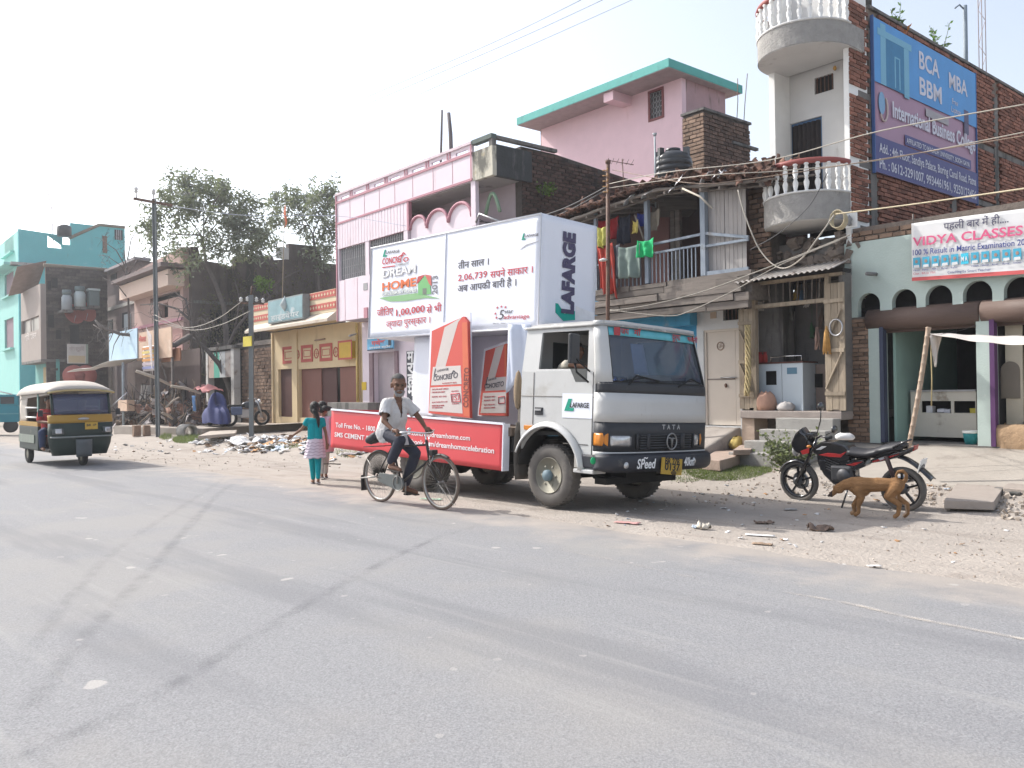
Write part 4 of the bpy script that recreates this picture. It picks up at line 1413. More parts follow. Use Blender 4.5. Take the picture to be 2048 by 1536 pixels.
# --- three storey pink house
YP=-1.1
F=S.at(S.y(673,450,YP)[0])
X=lambda px,py=420,y=YP:F.y(px,py,y)[0]
Z=lambda px,py,y=YP:F.y(px,py,y)[1]
root=thing('pink_house','three storey lilac pink house with pierced parapet, arches and blackened brick flank','house',F)
lil=m('lilac plaster',(.70,.61,.66),.8,.05,2.5,.12,30,stains=(((.55,.44,.48),.28,1.0,STREAK),((.47,.38,.41),.2,4,STREAK)))
lil_e=m('rose trim',(.42,.20,.24),.7,.1,4)
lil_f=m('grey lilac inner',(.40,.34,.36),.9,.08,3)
xc,xm=X(985,330),X(945,330)
za=sum(Z(*p)for p in((673,389),(830,327),(925,290)))/3
zb_=sum(Z(*p)for p in((673,404),(924,307)))/2
zc_=sum(Z(*p)for p in((673,451),(925,367)))/2
zd=sum(Z(*p)for p in((673,499),(812,461)))/2
ze=Z(675,560)
zf=Z(676,643)
holes=[]
for a,b_ in((681,697),(708,726),(748,767),(779,799),(824,848),(863,887),(912,936)):
 h=(a+b_)/2
 holes.append([(X(a,345),zb_),(X(b_,345),zb_),(X(b_,345),za-.16),(X(a,345),za-.16)])
part('parapet',MB().plate([(0,zc_),(xm,zc_),(xm,za-.07),(0,za-.07)],YP,YP+.06,holes=holes),lil,root)
part('rail',MB().box(-.02,xm,YP-.05,YP+.17,za-.069,za),m('pale lilac',(.60,.50,.54),.8),root)
part('sill_trim',MB().box(0,xm-.002,YP-.03,YP-.002,zb_-.1,zb_-.03),lil_e,root)
part('bottom_trim',MB().box(0,xm-.002,YP-.03,YP-.002,zc_,zc_+.06),lil_e,root)
part('edge_trim',MB().box(-.01,.05,YP-.035,YP-.004,zf,za-.08),lil_e,root)
part('edge_trim',MB().box(xm-.06,xm-.003,YP-.035,YP-.031,zc_,za-.08),lil_e,root)
for px in(700,729,759,790,826,867,906):
 part('joint',MB().box(X(px)-.008,X(px)+.008,YP-.006,YP-.001,zc_+.08,zb_-.12),lil_e,root)
for px in(702,735,772,812,855,898):
 x=X(px,345)
 part('dwarf_post',MB().box(x-.09,x-.03,YP-.015,YP-.003,zb_,za-.08).box(x+.03,x+.09,YP-.015,YP-.003,zb_,za-.08),lil_e,root)['kind']='stuff'

# stained corner block and blackened flank
sta=m('mould stained plaster',(.55,.52,.43),.85,.1,3,.3,20,stains=(((.05,.05,.045),.55,1.1,(1,1,.5)),((.4,.34,.22),.3,3,(1,1,1))))
blk=m('black mould wall',(.055,.058,.06),.95,.4,1.5,.4,16,stains=(((.20,.20,.19),.3,1.0,STREAK),))
part('corner_block',MB().box(xm+.002,xc,YP,YP+.14,zc_-.02,zb_-.05),sta,root)
part('corner_rail',MB().box(xm+.003,xc,YP-.03,YP+.15,za-.10,za+.02),m('dark green rail',(.11,.14,.13),.85,.2,3),root)
part('corner_post',MB().box(xc-.14,xc,YP,YP+.14,zb_-.048,za-.101),conc_dark,root)
nback=F.x(1050,330,xc)[0]
part('flank_parapet',MB().box(xc-.14,xc,YP+.141,nback+.25,zc_-.02,zb_+.0),blk,root)
part('flank_rail',MB().box(xc-.12,xc+.02,YP+.151,nback+1.2,za-.10,za-.01),conc_dark,root)
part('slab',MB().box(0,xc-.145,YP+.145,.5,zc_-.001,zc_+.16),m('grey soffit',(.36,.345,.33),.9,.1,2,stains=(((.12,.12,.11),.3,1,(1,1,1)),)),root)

# blackened brick flank wall
NB=9.5
xs_=xc-.12
zt0,zt1=za-.12,F.x(1300,385,xc)[1]
flank=[(.0,0),(NB,0),(NB,za-.75),(nback+1.2,za-.11),(.0,za-.11)]
part('flank_wall',MB().plate(flank,xs_-.25,xs_,ax='x'),mortar_old,root)
bricks(root,.02,NB-.05,zf+.2,za-.15,xs_,'x',m('burnt black brick',(.10,.06,.048),.95,.35,4,.4,40,rand=.35,stains=(((.03,.03,.03),.5,.8,(1,1,1)),((.05,.07,.03),.25,.9,(1,1,1)))),L=.27,H=.105,gap=.018,limit=280,proud=.02,skip=lambda n,z:z>za-.18-.64*max(0,n-nback-1.2)/(NB-nback-1.2),order=lambda c:abs(c[2]-za+1.5)+.3*c[0])

# upper open loggia: scalloped screen, bars, back wall
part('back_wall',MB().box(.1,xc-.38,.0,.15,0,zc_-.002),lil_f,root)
sc_=[]
z_s=Z(880,470)
hump=((817,849,432),(850,893,419),(894,940,405))
out=[(X(817,450),z_s-.25)]
for a,b_,t in hump:
 zt=Z((a+b_)/2,t)
 zl_=Z((a+b_)/2,t+(b_-a)*.72)
 out+=arch(X(a,440),X(b_,440),zl_,zt,10)
out+=[(X(940,440),z_s-.25)]
part('scalloped_screen',MB().plate(out,YP+.08,YP+.14),lil,root)
for a,b_,t in hump:
 zt=Z((a+b_)/2,t)
 zl_=Z((a+b_)/2,t+(b_-a)*.72)
 part('arch_trim',MB().tube([(x,YP+.06,z)for x,z in arch(X(a,440),X(b_,440),zl_,zt,12)],.05,6),lil_e,root)
part('railing_board',MB().box(X(817,460),X(940,440),YP+.02,YP+.06,z_s-.08,z_s-.02),gm,root)
x=X(817,470)
while x<X(945,470):
 part('railing_bar',MB().box(x-.02,x+.02,YP+.02,YP+.05,zd-.6,z_s-.08),gm,root)
 x+=.11
part('slim_column',MB().box(X(941,420),X(950,420),YP+.02,YP+.14,zd-.4,zc_-.002),lil,root)
part('flank_arch',MB().tube([(X(950,440)+.02+.62*t_,YP+.35,Z(960,425)+.55*math.sin(math.pi*t_))for t_ in[i/10 for i in range(11)]],.05,6),m('faded green',(.22,.32,.22)),root)
part('curved_pipe',MB().tube([(X(955,460),YP-.05,zd-.3),(X(955,460),YP-.05,Z(955,445)),(X(962,445),YP-.05,Z(962,428)),(X(985,440),YP+.2,Z(985,440)),(X(1000,450),YP+.4,Z(1000,452))],.03,6),steel,root)

# slatted panel, grille window, lower band
xp=X(815,470)
part('slat_backing',MB().box(.05,xp,YP+.03,YP+.1,zd,zc_-.002),lil_e,root)
n=24
for i in range(n):
 a=.06+(xp-.06)*i/n
 part('slat',MB().box(a+.012,a+(xp-.06)/n-.012,YP-.01,YP+.029,zd,zc_-.003),lil,root)
part('slat_edge',MB().box(xp+.001,xp+.10,YP-.02,YP+.1,zd-.02,zc_-.003),lil_e,root)
for a,b_ in((673,678),(731,738),(808,816)):
 part('column',MB().box(X(a,530),X(b_,530),YP,YP+.14,ze-.05,zd-.001),lil,root)
part('louvre_back',MB().box(.1,X(812,530),YP+.12,YP+.16,ze,zd),m('dim grey screen',(.20,.20,.21),.8,.1,4),root)
x=X(680,530)
while x<X(806,530):
 part('grille_bar',MB().box(x-.014,x+.014,YP+.06,YP+.09,ze,zd-.002),gm,root)
 x+=.13
for k in range(4):
 z=ze+(zd-ze)*(k+.5)/4
 part('grille_rail',MB().box(X(678,530),X(810,530),YP+.091,YP+.105,z-.015,z+.015),gm,root)
part('lower_band',MB().box(0,xc-.15,YP+.002,YP+.14,zf,ze-.051),lil,root)
for px in(690,715):
 part('joint',MB().box(X(px,600)-.006,X(px,600)+.006,YP-.004,YP+.001,zf,ze-.06),lil_e,root)
tv_=part('wall_mark',MB().box(X(727,575),X(735,575),YP-.01,YP+.001,Z(731,580),Z(731,566)),gm,root)
part('wall_mark',MB().box(X(729,626),X(736,626),YP-.03,YP+.001,Z(733,636),Z(733,615)),lil_e,root)
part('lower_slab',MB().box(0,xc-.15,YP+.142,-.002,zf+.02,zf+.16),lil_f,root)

# ground floor
YG=0.0
zg_=.25
d_=F.rect(757,704,800,815)
part('ground_wall',MB().plate([(0,0),(xc-.4,0),(xc-.4,zf),(0,zf)],-.16,-.003,holes=[[(d_[0],zg_),(d_[1],zg_),(d_[1],d_[3]),(d_[0],d_[3])]]),lil,root)
dw=part('doorway',MB().box(d_[0]-.02,d_[1]+.02,.3,.32,zg_,d_[3]),m('brown dim shop',(.07,.05,.04),.9,.5,5),root)
part('shutter_leaf',MB().box(d_[0]-.25,d_[0]-.01,-.22,-.165,zg_,d_[3]),m('mauve door leaf',(.22,.15,.17),.7),root)
part('shutter_leaf',MB().box(d_[1]+.01,d_[1]+.2,-.22,-.165,zg_,d_[3]),m('mauve door leaf',(.22,.15,.17),.7),root)
for i,(cc,wd)in enumerate((((.25,.03,.04),'dark red'),((.12,.13,.17),'slate blue'),((.3,.25,.12),'mustard'),((.10,.20,.12),'green'),((.30,.30,.32),'pale grey'))):
 x,z=d_[0]+(d_[1]-d_[0])*(i+.2)/5.6,U(zg_+.9,d_[3]-.1)
 single('hanging_packet',MB().sheet(3,4,lambda s,t:(s*.2+.01*math.sin(t*9),.02*math.sin(s*6+t*3),t*.34),.03),ink(cc),wd+' packet hung in the dark doorway of the lilac house','packet',F.at(x,.1,z-.3),'packets hung in the lilac house doorway')
sg=F.rect(738,676,790,700,-.35)
sgn_=thing('shop_sign','tilted blue sign with white and red Hindi lettering beside the truck','sign',F.at(sg[0],-.38,sg[2]))
w_,h_=sg[1]-sg[0],sg[3]-sg[2]
part('board',MB().box(0,w_,-.04,0,0,h_),m('sky blue print',(.12,.38,.60),.5,.2,3),sgn_)
text('गणेश',h_*.55,sgn_,ink((.70,.12,.12)),on_wall(w_*.18,-.05,h_*.42),bold=.03,width=w_*.52)
text('जनरल स्टोर',h_*.22,sgn_,WHITEINK,on_wall(w_*.1,-.05,h_*.16),bold=.02,width=w_*.8)
part('emblem',MB().box(w_*.82,w_*.93,-.045,-.041,h_*.3,h_*.85),ink((.03,.05,.08)),sgn_)
part('dark_strip',MB().box(0,w_,-.044,-.041,0,h_*.10),ink((.03,.05,.08)),sgn_)
vs_=F.rect(815,702,829,800,-.2)
vsn=thing('vertical_sign','narrow black vertical sign with white Hindi letters beside the doorway','sign',F.at(vs_[0],-.2,vs_[2]))
part('board',MB().box(0,vs_[1]-vs_[0]+.1,-.03,0,0,vs_[3]-vs_[2]),m('black board',(.03,.035,.05),.5),vsn)
for i,ch in enumerate('मरहम'):
 text(ch,.5,vsn,WHITEINK,on_wall(.05,-.036,(vs_[3]-vs_[2])*(.78-i*.23)),width=(vs_[1]-vs_[0])*.9,bold=.03)
single('yellow_notice',MB().box(X(722,770,-.2),X(731,770,-.2),-.175,-.163,Z(727,780,-.2),Z(727,764,-.2)),ink((.62,.42,.02)),'small yellow notice on the lilac pillar','notice',F)
single('wall_lamp_arm',MB().tube([(X(712,668,-.2),-.2,Z(712,668,-.2)),(X(735,673,-.2),-.9,Z(735,673,-.2))],.035,6),steel,'short grey arm sticking out below the lilac band','bracket',F)
for i,(a,b_)in enumerate((((880,300),(884,220)),((903,285),(897,226)))):
 p,q=F.y(*a,YP+.3),F.y(*b_,YP+.3)
 single('bamboo_pole',MB().tube([(p[0],YP+.3,za-.6),((p[0]+q[0])/2+.02,YP+.3,(za+q[1])/2),(q[0],YP+.3,q[1])],(.035,.035,.03)if i==0 else(.06,.06,.055),7),m('grey bamboo',(.17,.15,.15),.8),('thin leaning bamboo pole on the pierced parapet, left of the thicker one','thicker dark bamboo pole on the pierced parapet')[i],'pole',F,'bamboo poles on the parapet')

# --- cream temple shop, one storey
F=S.at(S.y(545,720)[0])
X=lambda px,py=700,y=0.0:F.y(px,py,y)[0]
Z=lambda px,py,y=0.0:F.y(px,py,y)[1]
root=thing('cream_shop','one storey cream shop with red patterned bands and brown doors','shop',F)
yel=m('cream yellow plaster',(.62,.49,.30),.8,.06,3,.15,30,stains=(((.45,.34,.21),.32,1.3,STREAK),((.36,.27,.18),.2,4,STREAK)))
redb=m('brick red paint',(.45,.11,.09),.8,.1,5)
xr=X(728,720)
zt=Z(640,652)
zg_=(Z(560,836)+Z(700,836))/2
dA,dB=F.rect(557,738,584,836),F.rect(598,735,713,836)
part('front_wall',MB().plate([(0,-.1),(xr,-.1),(xr,zt),(0,zt)],0,.2,holes=[[(q[0],zg_),(q[1],zg_),(q[1],q[3]),(q[0],q[3])]for q in(dA,dB)]),yel,root)
brn=m('brown door',(.20,.085,.065),.6,.12,3,grain=(4,4,.6))
part('door',MB().box(dA[0],dA[1],.12,.16,zg_,dA[3]),m('dark brown door',(.085,.035,.032),.6,.1,3),root)
w3=(dB[1]-dB[0])
part('room',MB().box(dB[0],dB[1],1.0,1.05,zg_,dB[3]),void,root)
for k,(a,b_)in enumerate(((0,.37),(.37,.62),(.69,1.0))):
 o=part('door_leaf',MB().box(dB[0]+a*w3+.01,dB[0]+b_*w3-.01,.12 if k!=1 else .16,.16 if k!=1 else .2,zg_,dB[3]),brn if k!=1 else m('dark brown door',(.085,.035,.032)),root)
for x0_,x1_ in((0,.12),(X(586),X(596)),(X(715),X(721))):
 part('pilaster',MB().box(x0_,x1_,-.06,-.003,-.1,zt),yel,root)
part('drain_pipe',MB().tube([(X(720),-.12,.1),(X(720),-.12,zt-.1)],.05,8),m('ochre pipe',(.5,.36,.12),.6),root)
for a,b_,t,bt in((566,590,693,727),(603,626,690,724),(640,665,687,722)):
 q=F.rect(a,t,b_,bt)
 pnl=part('ornament_panel',MB().plate([(q[0],q[2]),(q[1],q[2]),(q[1],q[3]),(q[0],q[3])],-.03,-.003,holes=[[(q[0]+.12,q[2]+.12),(q[1]-.12,q[2]+.12),(q[1]-.12,q[3]-.12),(q[0]+.12,q[3]-.12)]]),redb,root)
 part('panel_line',MB().plate([(q[0]+.2,q[2]+.2),(q[1]-.2,q[2]+.2),(q[1]-.2,q[3]-.2),(q[0]+.2,q[3]-.2)],-.012,-.003,holes=[[(q[0]+.23,q[2]+.23),(q[1]-.23,q[2]+.23),(q[1]-.23,q[3]-.23),(q[0]+.23,q[3]-.23)]]),redb,pnl)
for px,py in((595,709),(633,707),(672,704)):
 cx,cz=X(px,py),Z(px,py)
 rg=part('roundel',MB().tube([(cx+.17*math.cos(a),-.01,cz+.17*math.sin(a))for a in[k*.35 for k in range(18)]],.022,5,closed=True),redb,root)
 part('roundel_cross',MB().box(cx-.012,cx+.012,-.012,-.003,cz-.1,cz+.1).box(cx-.1,cx-.013,-.012,-.003,cz-.012,cz+.012).box(cx+.013,cx+.1,-.012,-.003,cz-.012,cz+.012),redb,rg)
q=F.rect(678,683,704,717,-.2)
yb=thing('yellow_board','slanting yellow box sign over the brown doors','sign',F.at(q[0],-.2,q[2]))
part('box',MB().box(0,q[1]-q[0],-.02,.17,0,q[3]-q[2]),m('ochre board',(.55,.36,.04),.6,.12,4),yb)
part('rim',MB().plate([(-.04,-.04),(q[1]-q[0]+.04,-.04),(q[1]-q[0]+.04,q[3]-q[2]+.04),(-.04,q[3]-q[2]+.04)],-.03,-.021,holes=[[(.03,.03),(q[1]-q[0]-.03,.03),(q[1]-q[0]-.03,q[3]-q[2]-.03),(.03,q[3]-q[2]-.03)]]),redb,yb)
single('tube_light',MB().tube([(X(632,679),-.05,Z(632,681)),(X(652,677),-.05,Z(652,678))],.03,6),m('dull tube',(.35,.25,.2)),'fluorescent tube holder above the red framed panels','lamp',F)

# projecting eave and the long parapet with red patterned bands
YE=-.8
xl,xr2=X(507,640,YE),X(672,600,YE)
zp0,zp1=(F.y(512,665,YE)[1]+F.y(668,632,YE)[1])/2,(F.y(512,612,YE)[1]+F.y(668,575,YE)[1])/2
part('parapet',MB().box(xl,xr2,YE,YE+.15,zp0+.25,zp1),m('pale cream',(.62,.52,.36),.8,.06,3,stains=(((.48,.38,.25),.25,1.5,STREAK),)),root)
part('eave',MB().prism_x(xl-.1,xr2,[(YE-.35,zp0-.12),(YE-.35,zp0-.02),(YE+.0,zp0+.24),(YE+.3,zp0+.24),(YE+.3,zp0-.02)])if hasattr(MB,'prism_x')else MB().plate([(YE-.35,zp0-.12),(YE-.35,zp0-.02),(YE+.0,zp0+.24),(YE+.3,zp0+.24),(YE+.3,zp0-.02)],xl-.1,xr2,ax='x'),m('worn eave',(.55,.48,.40),.9,.15,3,stains=(((.35,.26,.2),.35,2.5,(1,1,1)),)),root)
part('eave_slab',MB().box(0,xr2,YE+.31,.1,zp0-.0,zp0+.2),yel,root)
for z in(zp1-.26,zp0+.36):
 bd=part('pattern_band',MB().box(xl,xr2,YE-.02,YE-.002,z,z+.24),redb,root)
 n=int((xr2-xl)/.22)
 for k in range(n):
  x=xl+(k+.5)*(xr2-xl)/n
  part('pattern_tile',MB().plate([(x-.06,z+.12),(x,z+.06),(x+.06,z+.12),(x,z+.18)],YE-.03,YE-.021),m('pale cream',(.62,.52,.36)),bd)
a_,b_=F.y(537,640,YE-.3),F.y(606,606,YE-.3)
x0_,x1_=X(536,620,YE-.3),X(606,620,YE-.3)
zs0=(F.y(536,648,YE-.3)[1]+F.y(606,637,YE-.3)[1])/2
zs1=(F.y(536,601,YE-.3)[1]+F.y(606,588,YE-.3)[1])/2
bs=thing('box_sign','faded grey green box sign on the cream parapet','sign',F.at(x0_,YE-.3,zs0))
bw_,bh_=x1_-x0_,zs1-zs0
part('box',MB().box(0,bw_,0,.27,0,bh_),m('steel grey',(.22,.25,.25),.6),bs)
part('faded_print',MB().box(.05,bw_-.05,-.01,-.001,.05,bh_-.05),m('faded print',(.20,.33,.36),.6,.35,1.6,stains=(((.5,.52,.52),.35,1.5,(1,1,1)),)),bs)
text('हार्डवेयर',bh_*.3,bs,ink((.5,.55,.55)),on_wall(bw_*.1,-.02,bh_*.12),width=bw_*.8,bold=.02)
part('lotus',MB().lathe([(.001,0),(.2,.25),(.001,.6)],(bw_*.5,-.005,bh_*.4),n=8),ink((.45,.50,.50)),bs)
single('flag_mast',MB().tube([F.w(*p_)for p_ in((X(563,580,1),1,zp1-.3),(X(569,470,1),1,Z(569,440,1)))],.022,6),m('bamboo',(.35,.28,.2)),'thin bamboo flag mast behind the cream parapet','mast')
fp=F.w(X(569,430,1),1,Z(569,456,1))
single('pennant',MB().sheet(4,8,lambda s,t:(.24*s*math.sin(3.14*(t*.9+.05))+.03*math.sin(t*6),.03*math.sin(t*8),t*1.0),.006),ink((.45,.10,.03)),'narrow red orange pennant on the bamboo mast','flag',Fr(Matrix.Translation(fp)@UPR))

# low brick shed to the left of it, with a kiosk front
xs0,xs1=X(478,760,.1),X(546,760,.1)
Fs=S.at(S.y(478,760,.1)[0])
sh=thing('brick_shed','low brown brick shed between the kiosk and the cream shop','shed',Fs)
wS=xs1-xs0
zs=Fs.y(510,692,.1)[1]
part('wall_core',MB().box(0,wS,.12,3,-.05,zs),mortar,sh)
bricks(sh,.02,wS-.1,.1,zs,.12,'y',brick_sun,L=.3,H=.15,gap=.02,proud=.035)
part('lintel',MB().box(-.1,wS,.03,.3,zs+.002,zs+.2),wood,sh)
part('roof',MB().box(-.15,wS,0.31,3.1,zs+.05,zs+.15),wood,sh)
kx0,kx1=S.y(412,770,-.3)[0],S.y(468,770,-.3)[0]
Fk=S.at(kx0)
kk=thing('kiosk','narrow kiosk with whitewashed posts and a raised patched shutter','kiosk',Fk)
kw=kx1-kx0
zk=Fk.y(440,700,-.3)[1]
for a,b_ in((0,.28),(kw-.34,kw)):
 part('post',MB().box(a,b_,-.3,0,-.05,zk),m('patchy whitewash',(.55,.54,.52),.9,.15,4,.4,20,stains=(((.28,.22,.18),.4,2,(1,1,1)),)),kk)
part('lintel',MB().box(-.1,kw+.1,-.34,.05,zk+.002,zk+.16),conc_dark,kk)
zsh=Fk.y(440,755,-.3)[1]
for i,cc in enumerate(((.45,.35,.30),(.10,.42,.32),(.55,.57,.58),(.40,.36,.34))):
 a=.29+(kw-.64)*i/4
 part('shutter_panel',MB().box(a+.006,a+(kw-.64)/4-.006,-.28,-.25,zsh,zk-.08),m('patched panel %d'%i,cc,.8,.15,4,stains=(((.30,.22,.18),.35,2,(1,1,1)),)),kk)
part('inside',MB().box(.1,kw-.1,.7,.75,-.05,zk),void,kk)
part('side_panel',MB().box(.02,.1,.001,.7,-.05,zk),dark,kk)
part('side_panel',MB().box(kw-.1,kw-.02,.001,.7,-.05,zk),dark,kk)
part('roof',MB().box(-.1,kw+.1,.06,.8,zk+.02,zk+.1),conc_dark,kk)

# --- houses down the street on the left
def boxhouse(F,pxl,pxr,py_top,ytop_ref,wall_f,wall_s,root,zmin=-.1,holes_f=(),holes_s=(),depth=None,front_w=None):
 """front face (towards the street) left of the corner, side face right of it"""
 xl=-front_w if front_w else F.y(pxl,ytop_ref)[0]
 nr=depth or F.x(pxr,ytop_ref,0)[0]
 zt=F.y(0,0)[1]if False else F.x(F_px(F),py_top,0.0)[1]
 return xl,nr,zt
def win(F,root,q,plane,mt_pane,bars=3,ax='y',frame=None,off=-.03):
 a0,a1,z0,z1=q
 if ax=='y':
  w_=part('window',MB().box(a0,a1,plane+off,plane-.002,z0,z1),frame or void,root)
  part('pane',MB().box(a0+.08,a1-.08,plane+off-.012,plane+off-.001,z0+.08,z1-.08),mt_pane,w_)
  for i in range(bars):
   x=a0+(a1-a0)*(i+1)/(bars+1)
   part('bar',MB().box(x-.03,x+.03,plane+off-.03,plane+off-.013,z0,z1),frame or gm,w_)
 else:
  w_=part('window',MB().box(plane+.002,plane-off,a0,a1,z0,z1),frame or void,root)
  part('pane',MB().box(plane-off+.001,plane-off+.012,a0+.08,a1-.08,z0+.08,z1-.08),mt_pane,w_)
  for i in range(bars):
   x=a0+(a1-a0)*(i+1)/(bars+1)
   part('bar',MB().box(plane-off+.013,plane-off+.03,x-.03,x+.03,z0,z1),frame or gm,w_)
 return w_
def sq(F,px0,py0,px1,py1,x=0.0):
 """rectangle on the side face"""
 cx,cy=(px0+px1)/2,(py0+py1)/2
 return F.x(px0,cy,x)[0],F.x(px1,cy,x)[0],F.x(cx,py1,x)[1],F.x(cx,py0,x)[1]
pane=m('dim pane',(.06,.055,.06))

# --- turquoise house, farthest left
turq=m('turquoise plaster',(.12,.44,.46),.8,.07,1.2,.1,20,stains=(((.12,.33,.34),.3,.6,STREAK),((.26,.5,.5),.25,1.2,(1,1,1)),((.14,.28,.28),.2,2.5,STREAK)))
turq_l=m('pale turquoise',(.28,.58,.53),.8,.06,1.5)
F=corner(38,600,58)
root=thing('turquoise_house','four storey turquoise house with a black tank on its stepped roof','house',F)
zA=F.x(60,460)[1]
zB=F.x(60,527)[1]
n1,n2=F.x(126,500)[0],F.x(250,500)[0]
zC=F.x(200,452)[1]
xl=F.y(-70,600)[0]
hole=sq(F,95,470,125,496)
part('side_wall',MB().plate([(0,-.1),(n2,-.1),(n2,zC),(n1+.5,zC),(n1+.5,zA-.8),(n1-.1,zA-.8),(n1-.1,zA-.15),(0,zA)],-.3,0,holes=[[(hole[0],hole[2]),(hole[1],hole[2]),(hole[1],hole[3]),(hole[0],hole[3])]],ax='x'),turq,root)
part('side_slab',MB().box(-.6,.35,-.5,n1+.5,zB-.18,zB),m('grey soffit',(.36,.345,.33)),root)
w0=F.y(7,600)[0]
fh=[]
for t,b_ in((475,508),(545,592),(637,697)):
 q=F.rect(9,t,27,b_,-.01)
 fh.append(q)
part('front_wall',MB().plate([(xl,-.1),(-.31,-.1),(-.31,zA-.1),(xl,zA-.1)],0,.3,holes=[[(q[0],q[2]),(q[1],q[2]),(q[1],q[3]),(q[0],q[3])]for q in fh]),turq_l,root)
part('front_slab',MB().box(xl,.0,-.9,-.002,zB-.18,zB),turq_l,root)
for q in fh:
 w_=part('window',MB().box(q[0],q[1],.12,.16,q[2],q[3]),m('mauve shade',(.22,.15,.18),.8),root)
 part('sill',MB().box(q[0]-.2,q[1]+.2,-.25,.1,q[2]-.14,q[2]-.01),turq_l,w_)
part('inner_core',MB().box(xl,-.35,.6,n2,-.1,zB-.5),dark,root)
win(F,root,sq(F,229,460,245,480),0,pane,3,'x')
rt=part('roof_edge',MB().tube([(.0,n1+.4,zA-.3),(0,n1+2.4,zC+.08),(0,n2,zC+.1)],.12,6),m('mossy edge',(.20,.17,.13),.9),root)
part('brick_patch',MB().box(.003,.03,*sq(F,205,472,214,506)[:2],*sq(F,205,472,214,506)[2:]),brick_sun,root)
tp_=corner(109,466,57)
tz=tp_.y(109,468)[1]
t=thing('water_tank','black water tank on the roof of the turquoise house','water tank',Fr(tp_.M@Matrix.Translation((0,.6,tz-.1))))
part('tank_body',MB().lathe([(.001,0),(.46,0),(.46,.62),(.40,.72),(.2,.8),(.001,.82)],n=16),m('black plastic',(.028,.03,.034)),t)
q=F.w(-.3,n1*.8,zA)
single('thin_mast',MB().tube([(0,0,-.8),(-.1,0,1.8),(-.5,0,3.6)],.03,5),m('pale mast',(.5,.35,.33)),'thin pale mast leaning on the turquoise roof','mast',Fr(Matrix.Translation(q)))

# --- cream fronted house with its dark brick side
F=corner(81,620,50)
cp=m('beige pink plaster',(.33,.28,.25),.85,.08,2,stains=(((.27,.22,.2),.3,1,STREAK),))
root=thing('beige_house','beige fronted house with a long sooty brick flank and sagging tin eave','house',F)
xl=F.y(42,620)[0]
zt=F.x(81,567)[1]
zr=F.x(110,533)[1]
nr=F.x(215,600)[0]
wq=F.rect(42,637,78,664,0)
part('front_wall',MB().plate([(xl,F.y(60,722)[1]),(0,F.y(60,722)[1]),(0,zt),(xl,zt)],0,.3,holes=[[(wq[0]+.1,wq[2]),(wq[1],wq[2]),(wq[1],wq[3]),(wq[0]+.1,wq[3])]]),cp,root)
part('window',MB().box(wq[0],wq[1],.15,.2,wq[2],wq[3]),pane,root)
part('window_post',MB().box((wq[0]+wq[1])/2-.06,(wq[0]+wq[1])/2+.06,.05,.1,wq[2],wq[3]),cp,root)
for a,b_,c_ in((664,683,'भारत'),(620,600,'')):
 pass
text('शिव भवन',.55,root,ink((.55,.5,.47)),on_wall(xl*.8,-.01,F.y(60,680)[1]),width=-xl*.6,bold=.02)
zl=F.y(60,722)[1]
part('lower_wall',MB().box(xl,0,.8,1.0,-.1,zl),m('turquoise dim',(.14,.36,.33),.8),root)
part('lower_door',MB().box(xl*.55,xl*.25,.74,.799,-.1,zl-.4),m('ochre door',(.38,.28,.12),.7),root)
part('first_slab',MB().box(xl,0,.001,1.4,zl-.16,zl-.002),conc_dark,root)
part('flank_wall',MB().box(-.3,-.06,.31,nr,-.1,zr),mortar_old,root)
bricks(root,.3,nr,2.5,zr,-.06,'x',m('dark grey brick',(.10,.08,.07),.9,.35,6,.4,40,rand=.4,stains=(((.04,.038,.036),.5,1.2,STREAK),((.2,.18,.165),.25,1.5,(1,1,1)))),L=.42,H=.2,gap=.03,proud=.04,limit=240,order=lambda c:-c[2])
part('tin_eave',MB().sheet(10,2,lambda s,t:(xl*.9+s*3.0,-.8+t*1.6,zt-.3+.5*t+s*1.5),.03),m('rusty tin',(.24,.17,.14),.8,.3,3),root)
for a,b_,c_,d_ in((95,562,102,580),(104,556,115,575),(96,630,108,655),(140,650,158,690),(112,660,122,678)):
 win(F,root,sq(F,a,b_,c_,d_),0,void,0,'x')
part('tile_cap',MB().tube([(-.1,.2,zr+.05),(-.1,nr,zr+.05)],.12,6),m('mossy edge',(.20,.17,.13)),root)

# three grey tanks on the flank
gt=[m('grey tank',(.34,.38,.40),.5,.08,4),m('pale tank',(.44,.50,.50),.5,.08,4),m('dark tank',(.13,.17,.17),.5,.1,4)]
for i,(a,b_,t_,bt,lb)in enumerate(((123,144,590,620,'leftmost of the three tanks on the sooty brick flank'),(148,171,583,614,'pale middle tank of the three on the sooty brick flank'),(176,197,582,612,'dark boxy tank right of the two grey tanks'))):
 y0,y1,z0,z1=sq(F,a,t_,b_,bt,1.0)
 r=(y1-y0)/2
 tk=thing('water_tank',lb,'water tank',F.at(1.0,(y0+y1)/2,z0),'tanks on the brick flank')
 if i<2:
  part('tank_body',MB().lathe([(.001,0),(r,0),(r,z1-z0-.15),(r*.7,z1-z0),(.001,z1-z0+.05)],n=14),gt[i],tk)
  part('collar',MB().lathe([(r*.7,z1-z0+.001),(r*.9,z1-z0+.1),(r*.85,z1-z0+.3),(.001,z1-z0+.32)],n=14),gt[2],tk)
 else:
  part('tank_body',MB().box(-r,r,-r,r,0,z1-z0),gt[2],tk,bevel=.05)
  part('collar',MB().box(-r*1.1,r*1.1,-r*1.1,r*1.1,z1-z0+.002,z1-z0+.12),gt[1],tk)
 part('bracket',MB().box(-1.0,r,-r*1.05,r*1.05,-.15,-.002),conc_dark,tk)

